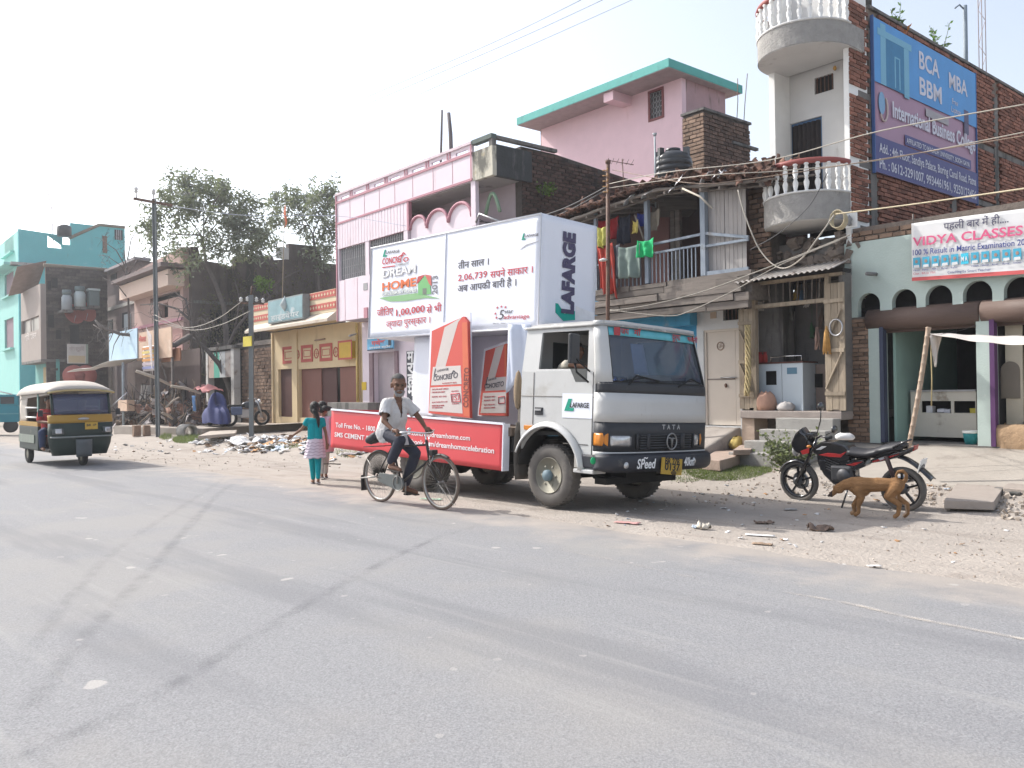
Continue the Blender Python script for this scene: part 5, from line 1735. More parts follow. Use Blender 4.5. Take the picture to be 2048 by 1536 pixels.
# red painted hearts-like dish pair on the wall below, white signboards
def disc_pair(F,px,py,px2,py2,lb):
 for k,(x_,y_)in enumerate(((px,py),(px2,py2))):
  p=F.x(x_,y_,.3)
  t=thing('satellite_dish',lb[k],'satellite dish',F.at(.3,p[0],p[1],0),'red dishes on the sooty flank')
  part('dish',MB().lathe([(.001,.0),(.35,.05),(.62,.18),(.64,.20),(.60,.20),(.33,.09),(.001,.04)],n=20),m('faded red dish',(.42,.13,.11),.6,.1,4),t,M=Matrix.Rotation(R_(70),4,'Y')@Matrix.Rotation(R_(-20),4,'X'))
  part('arm',MB().tube([(.3,0,-.5),(.75,0,-.1)],.02,5),steel,t)
  part('wall_bracket',MB().tube([(-.35,0,-.3),(.05,0,-.1)],.035,5),steel,t)
disc_pair(F,145,630,169,626,('left one of two red satellite dishes on the sooty flank','right one of two red satellite dishes on the sooty flank'))
y0,y1,z0,z1=sq(F,135,688,172,727,1.5)
sg=thing('wall_sign','white and cream projecting signboard on the dark flank','sign',F.at(1.5,y0,z0))
part('panel',MB().box(-.1,0,0,y1-y0,0,z1-z0),m('dirty white board',(.55,.53,.50),.7,.15,2),sg)
part('cream_field',MB().box(.002,.012,.05,y1-y0-.05,.05,(z1-z0)*.4),ink((.55,.46,.30)),sg)
text('रमेश स्टूडियो',.3,sg,ink((.40,.35,.33)),TR(.015,.1,(z1-z0)*.66,0,0,R_(90))@FRONT,width=(y1-y0)*.8,bold=.02)
part('edge',MB().box(-.1,.0,y1-y0+.002,y1-y0+.12,0,z1-z0),m('green grey edge',(.30,.36,.30)),sg)
y0,y1,z0,z1=sq(F,135,737,182,765,1.5)
for k in range(2):
 yy=y0+(y1-y0)*(.27+.5*k)
 single('round_sign',MB().lathe([(.001,0),(.62,0),(.62,.05),(.001,.05)],ax='x',n=20),m('faded red dish',(.42,.13,.11)),('left one of two round red boards below the white signboard','right one of two round red boards below the white signboard')[k],'sign',F.at(1.5,yy,(z0+z1)/2),'round red boards')

# --- brown pink houses behind the poles
F=corner(285,620,48)
root=thing('brown_house','dull brown house with small eaves behind the poster stall','house',F)
xl=F.y(200,600)[0]
zt=F.x(285,522)[1]
nr=F.x(345,600)[0]
bp=m('brown pink render',(.185,.145,.138),.9,.12,1.5,.2,12,stains=(((.15,.115,.11),.4,.8,STREAK),))
part('front_wall',MB().box(xl,0,0,.3,-.1,zt),bp,root)
part('side_wall',MB().box(-.3,0,.301,nr,-.1,zt),bp,root)
part('eave',MB().box(xl-.2,.3,-.5,.4,zt+.002,zt+.16),m('grey eave',(.26,.24,.25),.8),root)
part('sill_band',MB().box(xl,.05,-.15,-.001,F.x(285,600)[1]-.1,F.x(285,600)[1]+.1),conc,root)
for a,b_,c_,d_ in((222,548,234,562),(245,625,256,655),(215,640,226,668)):
 win(F,root,F.rect(a,b_,c_,d_),0,void,0)
single('blue_patch',MB().box(F.y(250,640)[0],F.y(262,640)[0],-.06,-.003,F.y(256,668)[1],F.y(256,628)[1]),m('grey tank',(.34,.38,.40)),'pale grey blue board on the brown wall','board',F)
F=corner(371,640,42)
root=thing('vine_grown_house','salmon fronted house whose dark flank is overgrown with dry vines','house',F)
sal=m('salmon plaster',(.42,.29,.255),.85,.1,2,stains=(((.36,.24,.21),.3,1,STREAK),))
xl=F.y(268,560)[0]
za,zb_=F.x(371,492)[1],F.x(371,560)[1]
zc_=F.x(400,500)[1]
nr=F.x(690,560)[0]
part('front_wall',MB().plate([(xl,-.1),(-.3,-.1),(-.3,za),(xl,za-.3)],0,.3,holes=[[(q[0],q[2]),(q[1],q[2]),(q[1],q[3]),(q[0],q[3])]for q in(F.rect(318,607,336,636),F.rect(300,588,360,600))]),sal,root)
part('inner',MB().box(xl,-.35,.5,.6,-.1,za-.5),void,root)
part('balcony_band',MB().box(xl,-.1,-.8,-.002,F.y(320,575,-.8)[1],F.y(320,543,-.8)[1]),m('pale salmon',(.60,.46,.38),.8,.06,2),root)
part('balcony_roof',MB().box(xl-.2,.1,-1.2,-.002,F.y(320,536,-1)[1],F.y(320,528,-1)[1]),bp,root)
part('red_band',MB().box(xl,-.3,-.12,-.003,F.y(340,646)[1],F.y(340,640)[1]),lil_e,root)
part('lower_front',MB().box(xl,-.3,-.06,-.003,-.1,F.y(340,660)[1]),m('dull rose',(.36,.20,.18),.85,.08,2),root)
vw=m('vine dark wall',(.115,.095,.085),.95,.3,1.1,.4,8,stains=(((.055,.05,.045),.5,.6,STREAK),((.20,.17,.15),.3,1.2,(1,1,1)),((.05,.06,.035),.3,.8,STREAK)))
P=lambda px,py:F.x(px,py,0)
sil=[(P(371,492)),P(396,494),P(402,520),P(436,526),P(470,535),P(470,512),P(545,512),P(548,520),P(578,518),P(578,487),P(638,493),P(645,526),P(690,530)]
n0_=.31
part('flank_wall',MB().plate([(n0_,-.1),(sil[-1][0],-.1)]+[(max(n0_,a),z)for a,z in sil[::-1]],-.4,0,ax='x'),vw,root)
part('white_corner',MB().box(.004,.03,sq(F,552,495,577,520)[0],sq(F,552,495,577,518)[1],sq(F,552,495,577,518)[2],sq(F,552,495,577,518)[3]),m('dirty white board',(.55,.53,.50)),root)
for i in range(9):
 a=.4+i*1.5
 z=F.x(520,610)[1]
 part('masonry_band',MB().box(.003,.03+U(0,.02),a,a+1.46,z-.09,z+.06),conc_dark,root)
part('floor_opening',MB().box(.002,.02,*sq(F,420,600,500,640)[:2],*sq(F,420,622,500,690)[2:]),void,root)
dry,dry2=leaf_mat('dry vine leaf',(.115,.105,.065),.6),leaf_mat('green vine leaf',(.07,.115,.035),.6)
vine=thing('vine','tangle of dry creepers hanging down the dark flank','vine',F)
vb,vl=MB(),MB()
for i in range(130):
 n0=U(.5,nr-1)
 z=U(4.5,9)
 pts=[(.05,n0,z)]
 for k in range(6):
  n0+=U(-.3,.3)
  z-=U(.3,1.0)
  pts.append((.06+U(0,.25),n0,max(z,.5)))
 vb.tube(pts,.012,3)
 for k in range(26):
  j=rnd.randrange(6)
  p=Vector(pts[j]).lerp(Vector(pts[j+1]),U(0,1))+Vector((U(0,.12),U(-.14,.14),U(-.14,.14)))
  q=Vector((U(-.2,.6),U(-1,1),U(-1,.5))).normalized()*U(.07,.16)
  r=q.cross(Vector((U(-1,1),U(-1,1),U(-1,1)))).normalized()*.045
  vl.add([p,p+q*.5+r,p+q,p+q*.5-r],[(0,1,2,3)])
part('stems',vb,m('dry stem',(.13,.10,.08),.9),vine)['kind']='stuff'
part('foliage',vl,dry,vine)['kind']='stuff'

# --- trees
def leafy(name,label,F,trunk_pts,limbs,leaf,lw,ll,clumps,r0,droop=.6,group=None,leaf2=None):
 t=thing(name,label,'tree',F,group)
 part('trunk',MB().tube(trunk_pts,[r0*(1-.55*i/max(1,len(trunk_pts)-1))for i in range(len(trunk_pts))],8),bark,t)
 for l in limbs:
  part('limb',MB().tube(l,[r0*.27*(1-.75*i/(len(l)-1))for i in range(len(l))],6),bark,t)
 lf,tw=MB(),MB()
 for c_,r,n in clumps:
  c_=Vector(c_)
  for k in range(max(3,n//26)):
   e=c_+Vector((rnd.gauss(0,r),rnd.gauss(0,r),rnd.gauss(0,r*.8)))*.8
   tw.tube([tuple(c_-Vector((0,0,r*.3))),tuple((c_+e)/2+Vector((0,0,.08))),tuple(e)],[.016,.01,.005],3)
   for j in range(26):
    p=e+Vector((rnd.gauss(0,.16),rnd.gauss(0,.16),rnd.gauss(-.12,.2)))*(r/.6)**.5
    q=Vector((U(-1,1),U(-1,1),U(-1.6,.4)*droop-.1)).normalized()*U(.6,1.2)*ll
    rr_=q.cross(Vector((U(-1,1),U(-1,1),U(-1,1)))).normalized()*lw
    lf.add([p,p+q*.45+rr_,p+q,p+q*.45-rr_],[(0,1,2,3)])
 part('twigs',tw,bark,t)['kind']='stuff'
 part('crown',lf,leaf,t)['kind']='stuff'
 return t
bark=m('grey bark',(.13,.11,.10),.95,.25,6,.5,30)
leafA=leaf_mat('sage leaf',(.17,.18,.15),.55)
leafB=leaf_mat('grey sage leaf',(.19,.20,.17),.55)
DT=41.0
base=at_depth(455,800,DT)
FT=Fr(Matrix.Translation((base.x,base.y,0))@UPR)
L=lambda px,py,dy=0:tuple(FT.I@at_depth(px,py,DT+dy))
trunk=[L(455,850),L(452,660),L(448,615),L(432,570),L(412,525),L(408,500)]
fork=L(408,500)
limbs=[[fork,L(402,470),L(380,440),L(352,415),L(335,395)],[fork,L(407,450),L(408,420),L(395,390),L(380,365)],[fork,L(415,470,.5),L(440,440,1),L(465,420,1.2),L(490,425,1)],[L(403,470),L(370,470,-.5),L(340,468,-1),L(318,455,-1)],[L(408,450),L(425,410,-1),L(442,385,-1.5),L(455,378,-1.5)],[L(415,500),L(450,480,-1),L(490,470,-1.5),L(515,470,-1.5)],[L(412,520),L(440,505),L(480,495),L(505,500)]]
cl=[]
for px,py,r,n in((330,400,.5,300),(310,425,.45,260),(300,455,.4,200),(345,385,.5,300),(370,368,.5,420),(385,390,.5,360),(410,380,.55,420),(430,375,.5,380),(446,372,.4,260),(440,405,.5,340),(455,425,.5,300),(470,430,.5,340),(485,410,.4,240),(490,445,.5,340),(505,460,.5,320),(520,480,.5,300),(500,490,.5,300),(530,465,.35,150),(470,465,.5,240),(440,465,.5,200),(420,440,.5,200),(350,450,.5,200),(340,480,.45,160),(325,500,.4,110),(390,480,.5,180),(395,520,.45,160),(480,385,.35,130),(500,400,.3,90),(375,420,.45,200),(355,420,.4,180),(460,500,.5,200),(425,500,.4,150),(520,505,.45,200),(310,475,.4,130)):
 cl.append((L(px,py,U(-1.8,1.8)),r*1.1,int(n*1.0)))
leafy('street_tree','broad drooping leafed tree rising behind the tall black pole',FT,trunk,limbs,leafA,.045,.28,cl,.15)
base=at_depth(640,800,46)
FT2=Fr(Matrix.Translation((base.x,base.y,0))@UPR)
L2=lambda px,py,dy=0:tuple(FT2.I@at_depth(px,py,46+dy))
f2=L2(626,468)
limbs=[[f2,L2(610,440),L2(595,415),L2(586,395)],[f2,L2(640,435),L2(655,415),L2(668,395)],[L2(618,452),L2(595,448),L2(572,445),L2(560,440)],[L2(615,450),L2(590,468,1),L2(560,462,1)],[L2(655,415),L2(655,390),L2(652,375)],[L2(628,500),L2(648,485),L2(665,478)]]
cl=[]
for px,py,r,n in((560,405,.4,140),(575,395,.4,170),(545,420,.35,110),(592,385,.4,170),(610,390,.4,170),(600,410,.4,150),(630,395,.4,150),(650,380,.45,200),(662,395,.45,190),(655,370,.35,130),(668,420,.4,150),(640,430,.45,180),(655,450,.5,200),(665,480,.5,190),(650,500,.5,190),(575,420,.4,120),(540,440,.3,70),(590,440,.4,110),(610,460,.35,90),(625,420,.4,120),(560,455,.35,80),(660,515,.5,160),(555,385,.25,50),(670,440,.4,120),(645,475,.4,110)):
 cl.append((L2(px,py,U(-1.2,1.2)),r*1.15,int(n*1.3)))
leafy('street_tree','thin open crowned tree between the vine grown house and the lilac house',FT2,[L2(640,830),L2(638,600),L2(632,520),f2],limbs,leafB,.046,.29,cl,.14)

# bare bent trunk and hanging bare twigs in front of the flank
bt=thing('bare_tree','leafless twisted tree with drooping bare branches behind the black pole','tree',FT)
b_=lambda pts,r,n='branch':part(n,MB().tube([L(*p)for p in pts],[r*(1-.75*i/(len(pts)-1))for i in range(len(pts))],6),bark,bt)
b_([(470,850,-2),(462,780,-2),(440,730,-2),(405,690,-2),(380,672,-2)],.2,'trunk')
b_([(380,672,-2),(350,690,-3),(318,692,-3),(280,672,-3.5),(240,668,-4),(205,655,-4),(190,640,-4)],.14)
b_([(400,690,-2),(380,640,-2),(355,618,-2),(318,607,-2),(280,610,-2)],.08)
b_([(380,640,-2),(372,600,-2),(350,585,-2),(325,590,-2)],.07)
b_([(440,730,-2),(470,660,-2),(520,600,-2),(560,560,-2),(600,540,-2)],.09)
b_([(470,660,-2),(480,600,-2),(470,560,-2)],.06)
b_([(280,672,-3.5),(262,690,-3.5),(255,715,-3.5)],.04)
b_([(240,668,-4),(228,690,-4),(222,720,-4)],.03)
b_([(405,690,-2),(408,730,-2),(400,742,-2)],.07)
tw=MB()
for i in range(70):
 px,py=rnd.choice(((250,668),(300,680),(340,690),(220,660),(200,650),(360,620),(310,608),(370,600),(500,620),(540,580),(480,600),(415,640),(440,690),(390,655)))
 p=Vector(L(px+U(-14,14),py+U(-5,5),-3+U(-1,1)))
 q=[p]
 for k in range(4):
  q.append(q[-1]+Vector((U(-.5,.5),U(-.3,.3),U(-.55,.3))))
 tw.tube(q,[.022,.016,.012,.01,.006],4)
part('twigs',tw,bark,bt)['kind']='stuff'

# twigs in front of the turquoise wall
b2=at_depth(250,780,47)
F3=Fr(Matrix.Translation((b2.x,b2.y,0))@UPR)
L3=lambda px,py,dy=0:tuple(F3.I@at_depth(px,py,47+dy))
bt2=thing('bare_tree','thin bare sapling in front of the turquoise wall','tree',F3)
part('trunk',MB().tube([L3(262,830),L3(258,640),L3(255,560),L3(248,500)],[.09,.07,.05,.03],6),bark,bt2)
for pts in(((255,540),(232,500),(212,486),(200,478)),((258,560),(240,530),(215,512),(195,510)),((255,520),(262,480),(272,462),(285,465)),((256,550),(275,520),(300,510)),((258,600),(235,570),(205,555))):
 part('branch',MB().tube([L3(*p)for p in pts],[.04,.025,.018,.008][:len(pts)],5),bark,bt2)
tw=MB()
for i in range(60):
 p=Vector(L3(U(195,290),U(465,560)))
 tw.tube([p,p+Vector((U(-.4,.4),U(-.2,.2),U(-.3,.4))),p+Vector((U(-.8,.8),U(-.3,.3),U(-.6,.4)))],[.014,.01,.005],3)
part('twigs',tw,bark,bt2)['kind']='stuff'
def bush(name,label,F,r,h,n,lf,size,cat='bush'):
 t=thing(name,label,cat,F)
 s_,l_=MB(),MB()
 for i in range(max(6,n//40)):
  a=U(0,6.28)
  d=Vector((math.cos(a)*r[0]*U(.2,1),math.sin(a)*r[1]*U(.2,1),h*U(.5,1)))
  s_.tube([(0,0,0),tuple(d*.5+Vector((0,0,.05))),tuple(d)],[.014,.01,.005],4)
  for k in range(40):
   p=d*U(.35,1.05)+Vector((rnd.gauss(0,.07),rnd.gauss(0,.07),rnd.gauss(0,.07)))*(h+.2)
   p.z=max(.02,p.z)
   q=Vector((U(-1,1),U(-1,1),U(-.4,.9))).normalized()*U(.6,1.2)*size
   rr_=q.cross(Vector((U(-1,1),U(-1,1),U(-1,1)))).normalized()*size*.35
   l_.add([p,p+q*.5+rr_,p+q,p+q*.5-rr_],[(0,1,2,3)])
 part('stems',s_,bark,t)['kind']='stuff'
 part('foliage',l_,lf,t)['kind']='stuff'
 return t
g_=lambda px,py,z:Fr(Matrix.Translation(ground(px,py,z)))
dusty=leaf_mat('dusty leaf',(.17,.19,.12),.5)
bush('roof_plant','green shrub growing behind the cream parapet',Fr(Matrix.Translation(at_depth(528,588,38.5))@UPR),(.8,.5),.8,700,leaf_mat('bright leaf',(.13,.20,.05)),.12)
bp_=ground(1580,948,.0)
bush('roadside_bush','dusty small leaved bush beside the grey steps',Fr(Matrix.Translation(bp_)),(.50,.42),.68,1700,dusty,.075)
bush('roadside_bush','dark scrubby bush behind the auto rickshaw at the left edge',Fr(Matrix.Translation(ground(16,848,.1))),(1.6,.8),1.2,1200,dry,.14)
bush('wall_plant','green weed growing out of the blackened flank',Fr(Matrix.Translation(at_depth(1085,395,23.3))),(.5,.3),.4,240,leaf_mat('bright leaf',(.13,.20,.05)),.09)

# --- poles
pole_m=m('painted steel pole',(.16,.175,.18),.6,.15,4,metal=.3,stains=(((.12,.07,.06),.3,3,STREAK),))
pb=ground(316,872,.08)
ptop=at_depth(308,398,pb.y+.1)
pl=thing('utility_pole','tall dark steel utility pole with one cross arm and two insulators','pole',Fr(Matrix.Translation(pb)@UPR))
tip=pl.matrix_world.inverted()@ptop
part('shaft',MB().bar((0,0,-.3),tip,.16,.02).bar((-.07,0,-.3),tip+Vector((-.07,0,0)),.02,.18).bar((.07,0,-.3),tip+Vector((.07,0,0)),.02,.18),pole_m,pl)
a,b_=pl.matrix_world.inverted()@at_depth(267,397,pb.y-.4),pl.matrix_world.inverted()@at_depth(345,411,pb.y+.4)
part('cross_arm',MB().bar(a,b_,.10,.08),rust,pl)
for q in(pl.matrix_world.inverted()@at_depth(272,380,pb.y-.4),pl.matrix_world.inverted()@at_depth(307,384,pb.y)):
 part('insulator',MB().lathe([(.001,-.12),(.07,-.08),(.05,0),(.08,.03),(.05,.1),(.001,.12)],q,n=10),m('white porcelain',(.6,.6,.58),.25),pl)
 part('pin',MB().tube([tuple(q+Vector((0,0,-.1))),tuple(q+Vector((.04,0,-.34)))],.02,5),rust,pl)
pb=ground(503,880,.06)
pl2=thing('utility_pole','short grey steel pole with yellow plate and four white insulators','pole',Fr(Matrix.Translation(pb)@UPR))
I2=pl2.matrix_world.inverted()
part('shaft',MB().bar((0,0,-.2),I2@at_depth(502,590,pb.y),.09,.14),pole_m,pl2)
part('upper_pipe',MB().tube([I2@at_depth(502,592,pb.y),I2@at_depth(504,572,pb.y)],.03,6),rust,pl2)
part('plate',MB().box(-.25,.28,-.11,-.08,-.16,.16,M=TR(*(I2@at_depth(500,683,pb.y)),0,0,.1)),ink((.58,.48,.05)),pl2)
part('bracket',MB().bar(I2@at_depth(482,606,pb.y),I2@at_depth(528,608,pb.y),.05,.05),rust,pl2)
for px,py in((482,599),(495,598),(513,599),(526,601)):
 q=I2@at_depth(px,py,pb.y)
 part('insulator',MB().lathe([(.001,-.08),(.06,-.05),(.045,.01),(.06,.04),(.001,.09)],q,n=10),m('white porcelain',(.6,.6,.58)),pl2)
base=S.w(*(S.y(1212,760,-1.35)[0],-1.35,0))
pl3=thing('iron_pole','slim rusty iron pole in front of the timber balcony','pole',Fr(Matrix.Translation(base)@UPR))
I3=pl3.matrix_world.inverted()
d3=base.y
top3=I3@at_depth(1216,325,d3)
part('shaft',MB().tube([(0,0,-.1),tuple(top3*.5+Vector((.01,0,0))),tuple(top3)],.045,10),rust,pl3)
part('collar',MB().lathe([(.001,-.02),(.06,-.02),(.06,.05),(.001,.06)],tuple(top3),n=10),rust,pl3)
q=I3@at_depth(1207,522,d3)
part('lamp_shade',MB().lathe([(.001,.02),(.09,0),(.1,.03),(.001,.07)],tuple(q),n=12),white,pl3)
for k in range(5):
 part('wire_wrap',MB().tube([(top3.x+.06*math.cos(a),.06*math.sin(a),top3.z-.15-k*.12-a*.01)for a in[i*.7 for i in range(10)]],.012,4,closed=True),m('orange wire',(.35,.2,.08)),pl3)

# --- wires
def wire(label,pts,r=.012,mt=None,sag=0,group='overhead wires',name='overhead_wire'):
 P=[Vector(p)for p in pts]
 if len(P)==2 and sag:
  P=[P[0].lerp(P[1],t/16)-Vector((0,0,sag*4*(t/16)*(1-t/16)))for t in range(17)]
 else:
  Q=[]
  for i in range(len(P)-1):
   p0,p1,p2,p3=P[max(0,i-1)],P[i],P[i+1],P[min(len(P)-1,i+2)]
   for k in range(7):
    t=k/7
    Q.append(.5*((2*p1)+(p2-p0)*t+(2*p0-5*p1+4*p2-p3)*t*t+(3*p1-p0-3*p2+p3)*t**3))
  P=Q+[P[-1]]
 return single(name,MB().tube(P,r,5),mt or wire_b,label,'wire',None,group)
wire_b=m('black wire',(.04,.04,.045),.5)
wire_p=m('pale wire',(.36,.33,.28),.6)
wire_c=m('faded blue wire',(.33,.36,.46),.6)
D=at_depth
wire('uppermost of three parallel wires crossing the open sky',[D(1162,0,24),D(980,88,27),D(720,200,33)],.010,wire_c)
wire('middle of three parallel wires crossing the open sky',[D(1205,0,24),D(1015,87,27),D(730,210,33)],.010,wire_c)
wire('lowest of three parallel wires crossing the open sky',[D(1290,-12,24),D(1085,80,27),D(840,188,32)],.010,wire_c)
tp=D(1216,372,d3)
wire('black double wire from the rusty pole down behind the white truck box',[tp,D(1120,420,d3+1.5),D(1020,446,d3+3.2),D(955,442,d3+5)],.016)
wire('dark wire from the cable below the rusty pole to the pink house',[D(1216,378,d3),D(1110,432,d3+2),D(1000,452,d3+4),D(948,432,d3+5.2)],.014)
wire('pale wire running from the rusty pole past the tank to the right edge',[D(1217,368,d3),D(1330,345,15),D(1540,320,13.2),D(1760,262,11.6),D(2070,205,10)],.009,wire_p)
wire('pale wire crossing the tiled roof towards the round balcony',[D(1217,376,d3),D(1400,352,14.6),D(1560,342,13.6),D(1760,320,12.6),D(2070,260,11)],.008,wire_p)
wire('brownish wire crossing just under the round balcony rail',[D(1225,340,d3),D(1380,366,14.6),D(1500,358,14),D(1740,322,12.6),D(2070,268,10.8)],.008,m('brown wire',(.22,.16,.12)))
wire('yellow wire from the cable coil to the right edge',[D(1672,428,14.4),D(1830,408,12.5),D(2070,374,10.5)],.012,m('yellow cable',(.42,.36,.24)))
wire('yellow cable looping down from the coil to the timber balcony',[D(1668,430,14.6),D(1640,470,14.6),D(1600,520,14.9),D(1560,536,15.4),D(1520,500,15.8),D(1490,430,16),D(1476,380,16.2)],.014,wire_p)
wire('twin pale wire sagging below the timber balcony, upper one',[D(1700,470,14.2),D(1600,510,14.4),D(1510,545,14.8),D(1400,585,15.2),D(1300,610,15.6),D(1220,622,16)],.011,wire_p)
wire('twin pale wire sagging below the timber balcony, lower one',[D(1680,480,14.2),D(1560,530,14.4),D(1470,580,14.6),D(1380,622,15),D(1330,632,15.3),D(1220,620,16)],.009,wire_p)
wire('thin wire sagging from the tall pole to the short grey pole, upper one',[D(310,630,29.5),D(370,655,28.5),D(430,640,27.5),D(482,604,26.6)],.012,wire_p)
wire('thin wire sagging from the tall pole to the short grey pole, lower one',[D(310,640,29.5),D(380,660,28.5),D(440,650,27.5),D(500,622,26.6)],.012,wire_p)
wire('thin wire running from the left tree to the lilac house',[D(345,412,30),D(480,430,28),D(673,432,27),D(812,452,24)],.008,wire_c)
wire('dark wire hanging down in front of the lower round balcony',[D(1655,345,13.6),D(1620,410,13.9),D(1560,465,14.5),D(1500,500,15)],.007)

# --- left verge: kerb wall, debris, stall, covered motorcycle
FS=S
kw=MB()
kerb_pts=[(228,866),(330,870),(405,872),(470,868),(560,862),(660,858)]
KB=[ground(px,py,.08)for px,py in kerb_pts]
plat=MB()
vsk=[]
for p in KB:
 q=p+(S.M.to_3x3()@Vector((0,1,0)))*3.4
 vsk+=[(p.x,p.y,-.1),(p.x,p.y,.36+U(-.02,.03)),(q.x,q.y,.40)]
plat.add(vsk,[f for i in range(len(KB)-1)for f in((i*3,i*3+3,i*3+4,i*3+1),(i*3+1,i*3+4,i*3+5,i*3+2))])
setting('pavement',plat,m('dusty concrete',(.38,.335,.29),.95,.15,2,.4,20,stains=(((.25,.215,.18),.35,1.2,(1,1,1)),)))

# poster stall
F=corner(290,700,36)
st=thing('poster_stall','roadside stall with a pale blue board, torn posters and a thin canopy','stall',F)
Y=lambda px,py,y=0:F.y(px,py,y)
q=F.rect(220,662,276,720,-.1)
part('blue_board',MB().box(q[0],q[1],-.14,-.1,q[2],q[3]),m('pale blue sheet',(.42,.56,.66),.7,.06,2),st)
q2=F.rect(276,660,345,718,-.05)
part('poster_board',MB().box(q2[0]+.02,q2[1],-.09,-.05,q2[2],q2[3]),m('peach board',(.52,.37,.27),.8,.2,2,stains=(((.6,.5,.42),.3,1.6,(1,1,1)),((.3,.12,.08),.25,2,(1,1,1)))),st)
q3=F.rect(288,692,313,742,-.15)
hpp=part('hanging_poster',MB().sheet(6,8,lambda s,t:(q3[0]+s*(q3[1]-q3[0]),-.2+.03*math.sin(s*4+t*3),q3[2]+t*(q3[3]-q3[2])),.004),ink((.55,.50,.50)),st)
hp=F.at(0,-.24)
for i,cc in enumerate(((.20,.22,.40),(.45,.38,.42),(.50,.22,.05),(.55,.30,.08),(.52,.40,.10),(.50,.20,.05))):
 z=q3[2]+(q3[3]-q3[2])*(.08+i*.155)
 part('print_line',MB().box(q3[0]+.05,q3[1]-.05,-.245,-.238,z,z+.11),ink(cc),hpp)
text('मेला',.3,st,ink((.45,.06,.05)),on_wall(q2[0]+.3,-.1,q2[3]-.4),width=1.0,bold=.03)
part('cloth_flap',MB().sheet(10,6,lambda s,t:(Y(308,650)[0]+s*1.1+t*-.1,-.3-.1*s,Y(308,655)[1]+(s*-1.7*(1-t)-s*.4)),.006),m('grey cloth',(.42,.38,.37),.9),st)
cz=Y(230,738)[1]
part('canopy',MB().sheet(12,3,lambda s,t:(Y(186,738)[0]+s*(Y(292,728)[0]-Y(186,738)[0]),-1.2+t*1.3,cz-.06+.26*s+.12*t+.05*math.sin(s*9)),.012),m('pale tin sheet',(.52,.50,.47),.7),st)
for px,y0 in((246,-.9),(303,-.1),(345,0),(222,.2)):
 part('post',MB().tube([(Y(px,760,y0)[0],y0,-.1),(Y(px,760,y0)[0]+.02,y0,q2[2]+(0 if px!=246 else-.1))],.06,6),m('blue grey post',(.30,.34,.36),.7)if px==246 else wood,st)
part('back_panel',MB().box(Y(255,760,.5)[0],Y(400,760,.5)[0],.5,.55,-.1,q2[2]+.3),m('dim stall back',(.085,.06,.055),.9,.3,2),st)
part('crate',MB().box(Y(246,800,-.8)[0],Y(264,800,-.8)[0],-1.0,-.7,Y(255,822,-.9)[1],Y(255,800,-.9)[1]),m('peach board',(.52,.37,.27)),st)
part('orange_frame',MB().box(Y(322,720,.1)[0],Y(360,720,.1)[0],.1,.15,q2[2]-.15,q2[2]+.35),m('rust frame',(.30,.14,.08),.8),st)

# mound of rubble, sticks and rags
cm=ground(330,850,.3)
dm_=MB()
FM=Fr(Matrix.Translation(cm)@UPR)
def mound(s,t):
 x=-4.6+s*8.6
 y=-.9+t*2.6
 hh=1.55*math.exp(-((x-.3)/3.4)**4)*max(0,math.sin(math.pi*min(1,.12+t*.9)))**.6
 hh*=.75+.6*noise.noise(Vector((x*.9,y*.9,4)))+.25*noise.noise(Vector((x*3,y*3,9)))
 return(x,y,max(-.2,hh-.2))
dm_.grid(70,22,mound)
rubble_m=m('grey rubble',(.235,.205,.18),.95,.35,3,.8,9,stains=(((.09,.075,.065),.45,1.6,(1,1,1)),((.36,.33,.30),.3,2.4,(1,1,1))))
setting('debris_heap',dm_,rubble_m,'stuff',FM)
rb=MB()
for i in range(900):
 s,t=U(0,1),U(0,.6)
 x,y,z=mound(s,t)
 k=U(.04,.15)
 M=TR(x,y,z+k*.4,U(0,6),U(0,6),U(0,6))
 if rnd.random()<.5:
  rb.box(-k*1.4,k*1.4,-k*.7,k*.7,-k*.4,k*.4,rnd.randrange(4),M,j=k*.3)
 elif rnd.random()<.8:
  rb.tube([M@Vector((0,0,0)),M@Vector((U(.2,.7),.05,0)),M@Vector((U(.7,1.4),U(-.1,.2),0))],[.03,.025,.012],4,mi=rnd.choice((1,3)))
 else:
  rb.sheet(3,3,lambda a,b2:M@Vector((a*.4,b2*.3,.08*math.sin(a*5+b2*4))),.005,mi=rnd.choice((2,3,0)))
setting('debris',rb,[m('brick bits',(.26,.15,.11),.9,.3,5),m('stick',(.20,.15,.11),.9,.3,5),m('pale rag',(.42,.38,.37),.9,.2,5),m('dark scrap',(.09,.08,.075),.9,.3,5)],'stuff',FM)

# tree stump
q=ground(300,848,.3)
sp=MB()
sp.grid(18,10,lambda s,t:((.62-.22*t+.12*math.sin(s*6.28*4+t))*math.cos(s*6.283),(.5-.18*t+.08*math.sin(s*6.28*3))*math.sin(s*6.283),t*1.9+.1*noise.noise(Vector((s*9,t*5,0)))))
single('tree_stump',sp,m('pale bark',(.34,.31,.285),.95,.3,5,.8,14,grain=(2,2,.7)),'thick pale grey tree stump left of the tall pole','stump',Fr(Matrix.Translation((q.x,q.y+.3,.1))))
for i,(p,q,r,lb)in enumerate((((272,742),(345,772),.055,'long pale pole slanting over the debris heap'),((342,772),(402,787),.05,'dull branch lying under the pink cloth'),((325,826),(345,838),.05,'short pale log lying on the debris heap'),((332,815),(358,795),.035,'thin stick leaning on the debris heap'))):
 single('log',MB().tube([D(*p,30.5),(D(*p,30.5)+D(*q,31.2))/2+Vector((0,0,.05)),D(*q,31.2)],[r,r*1.1,r*.8],6),m('pale wood',(.40,.34,.28),.9),lb,'log')
pc=D(398,786,32)
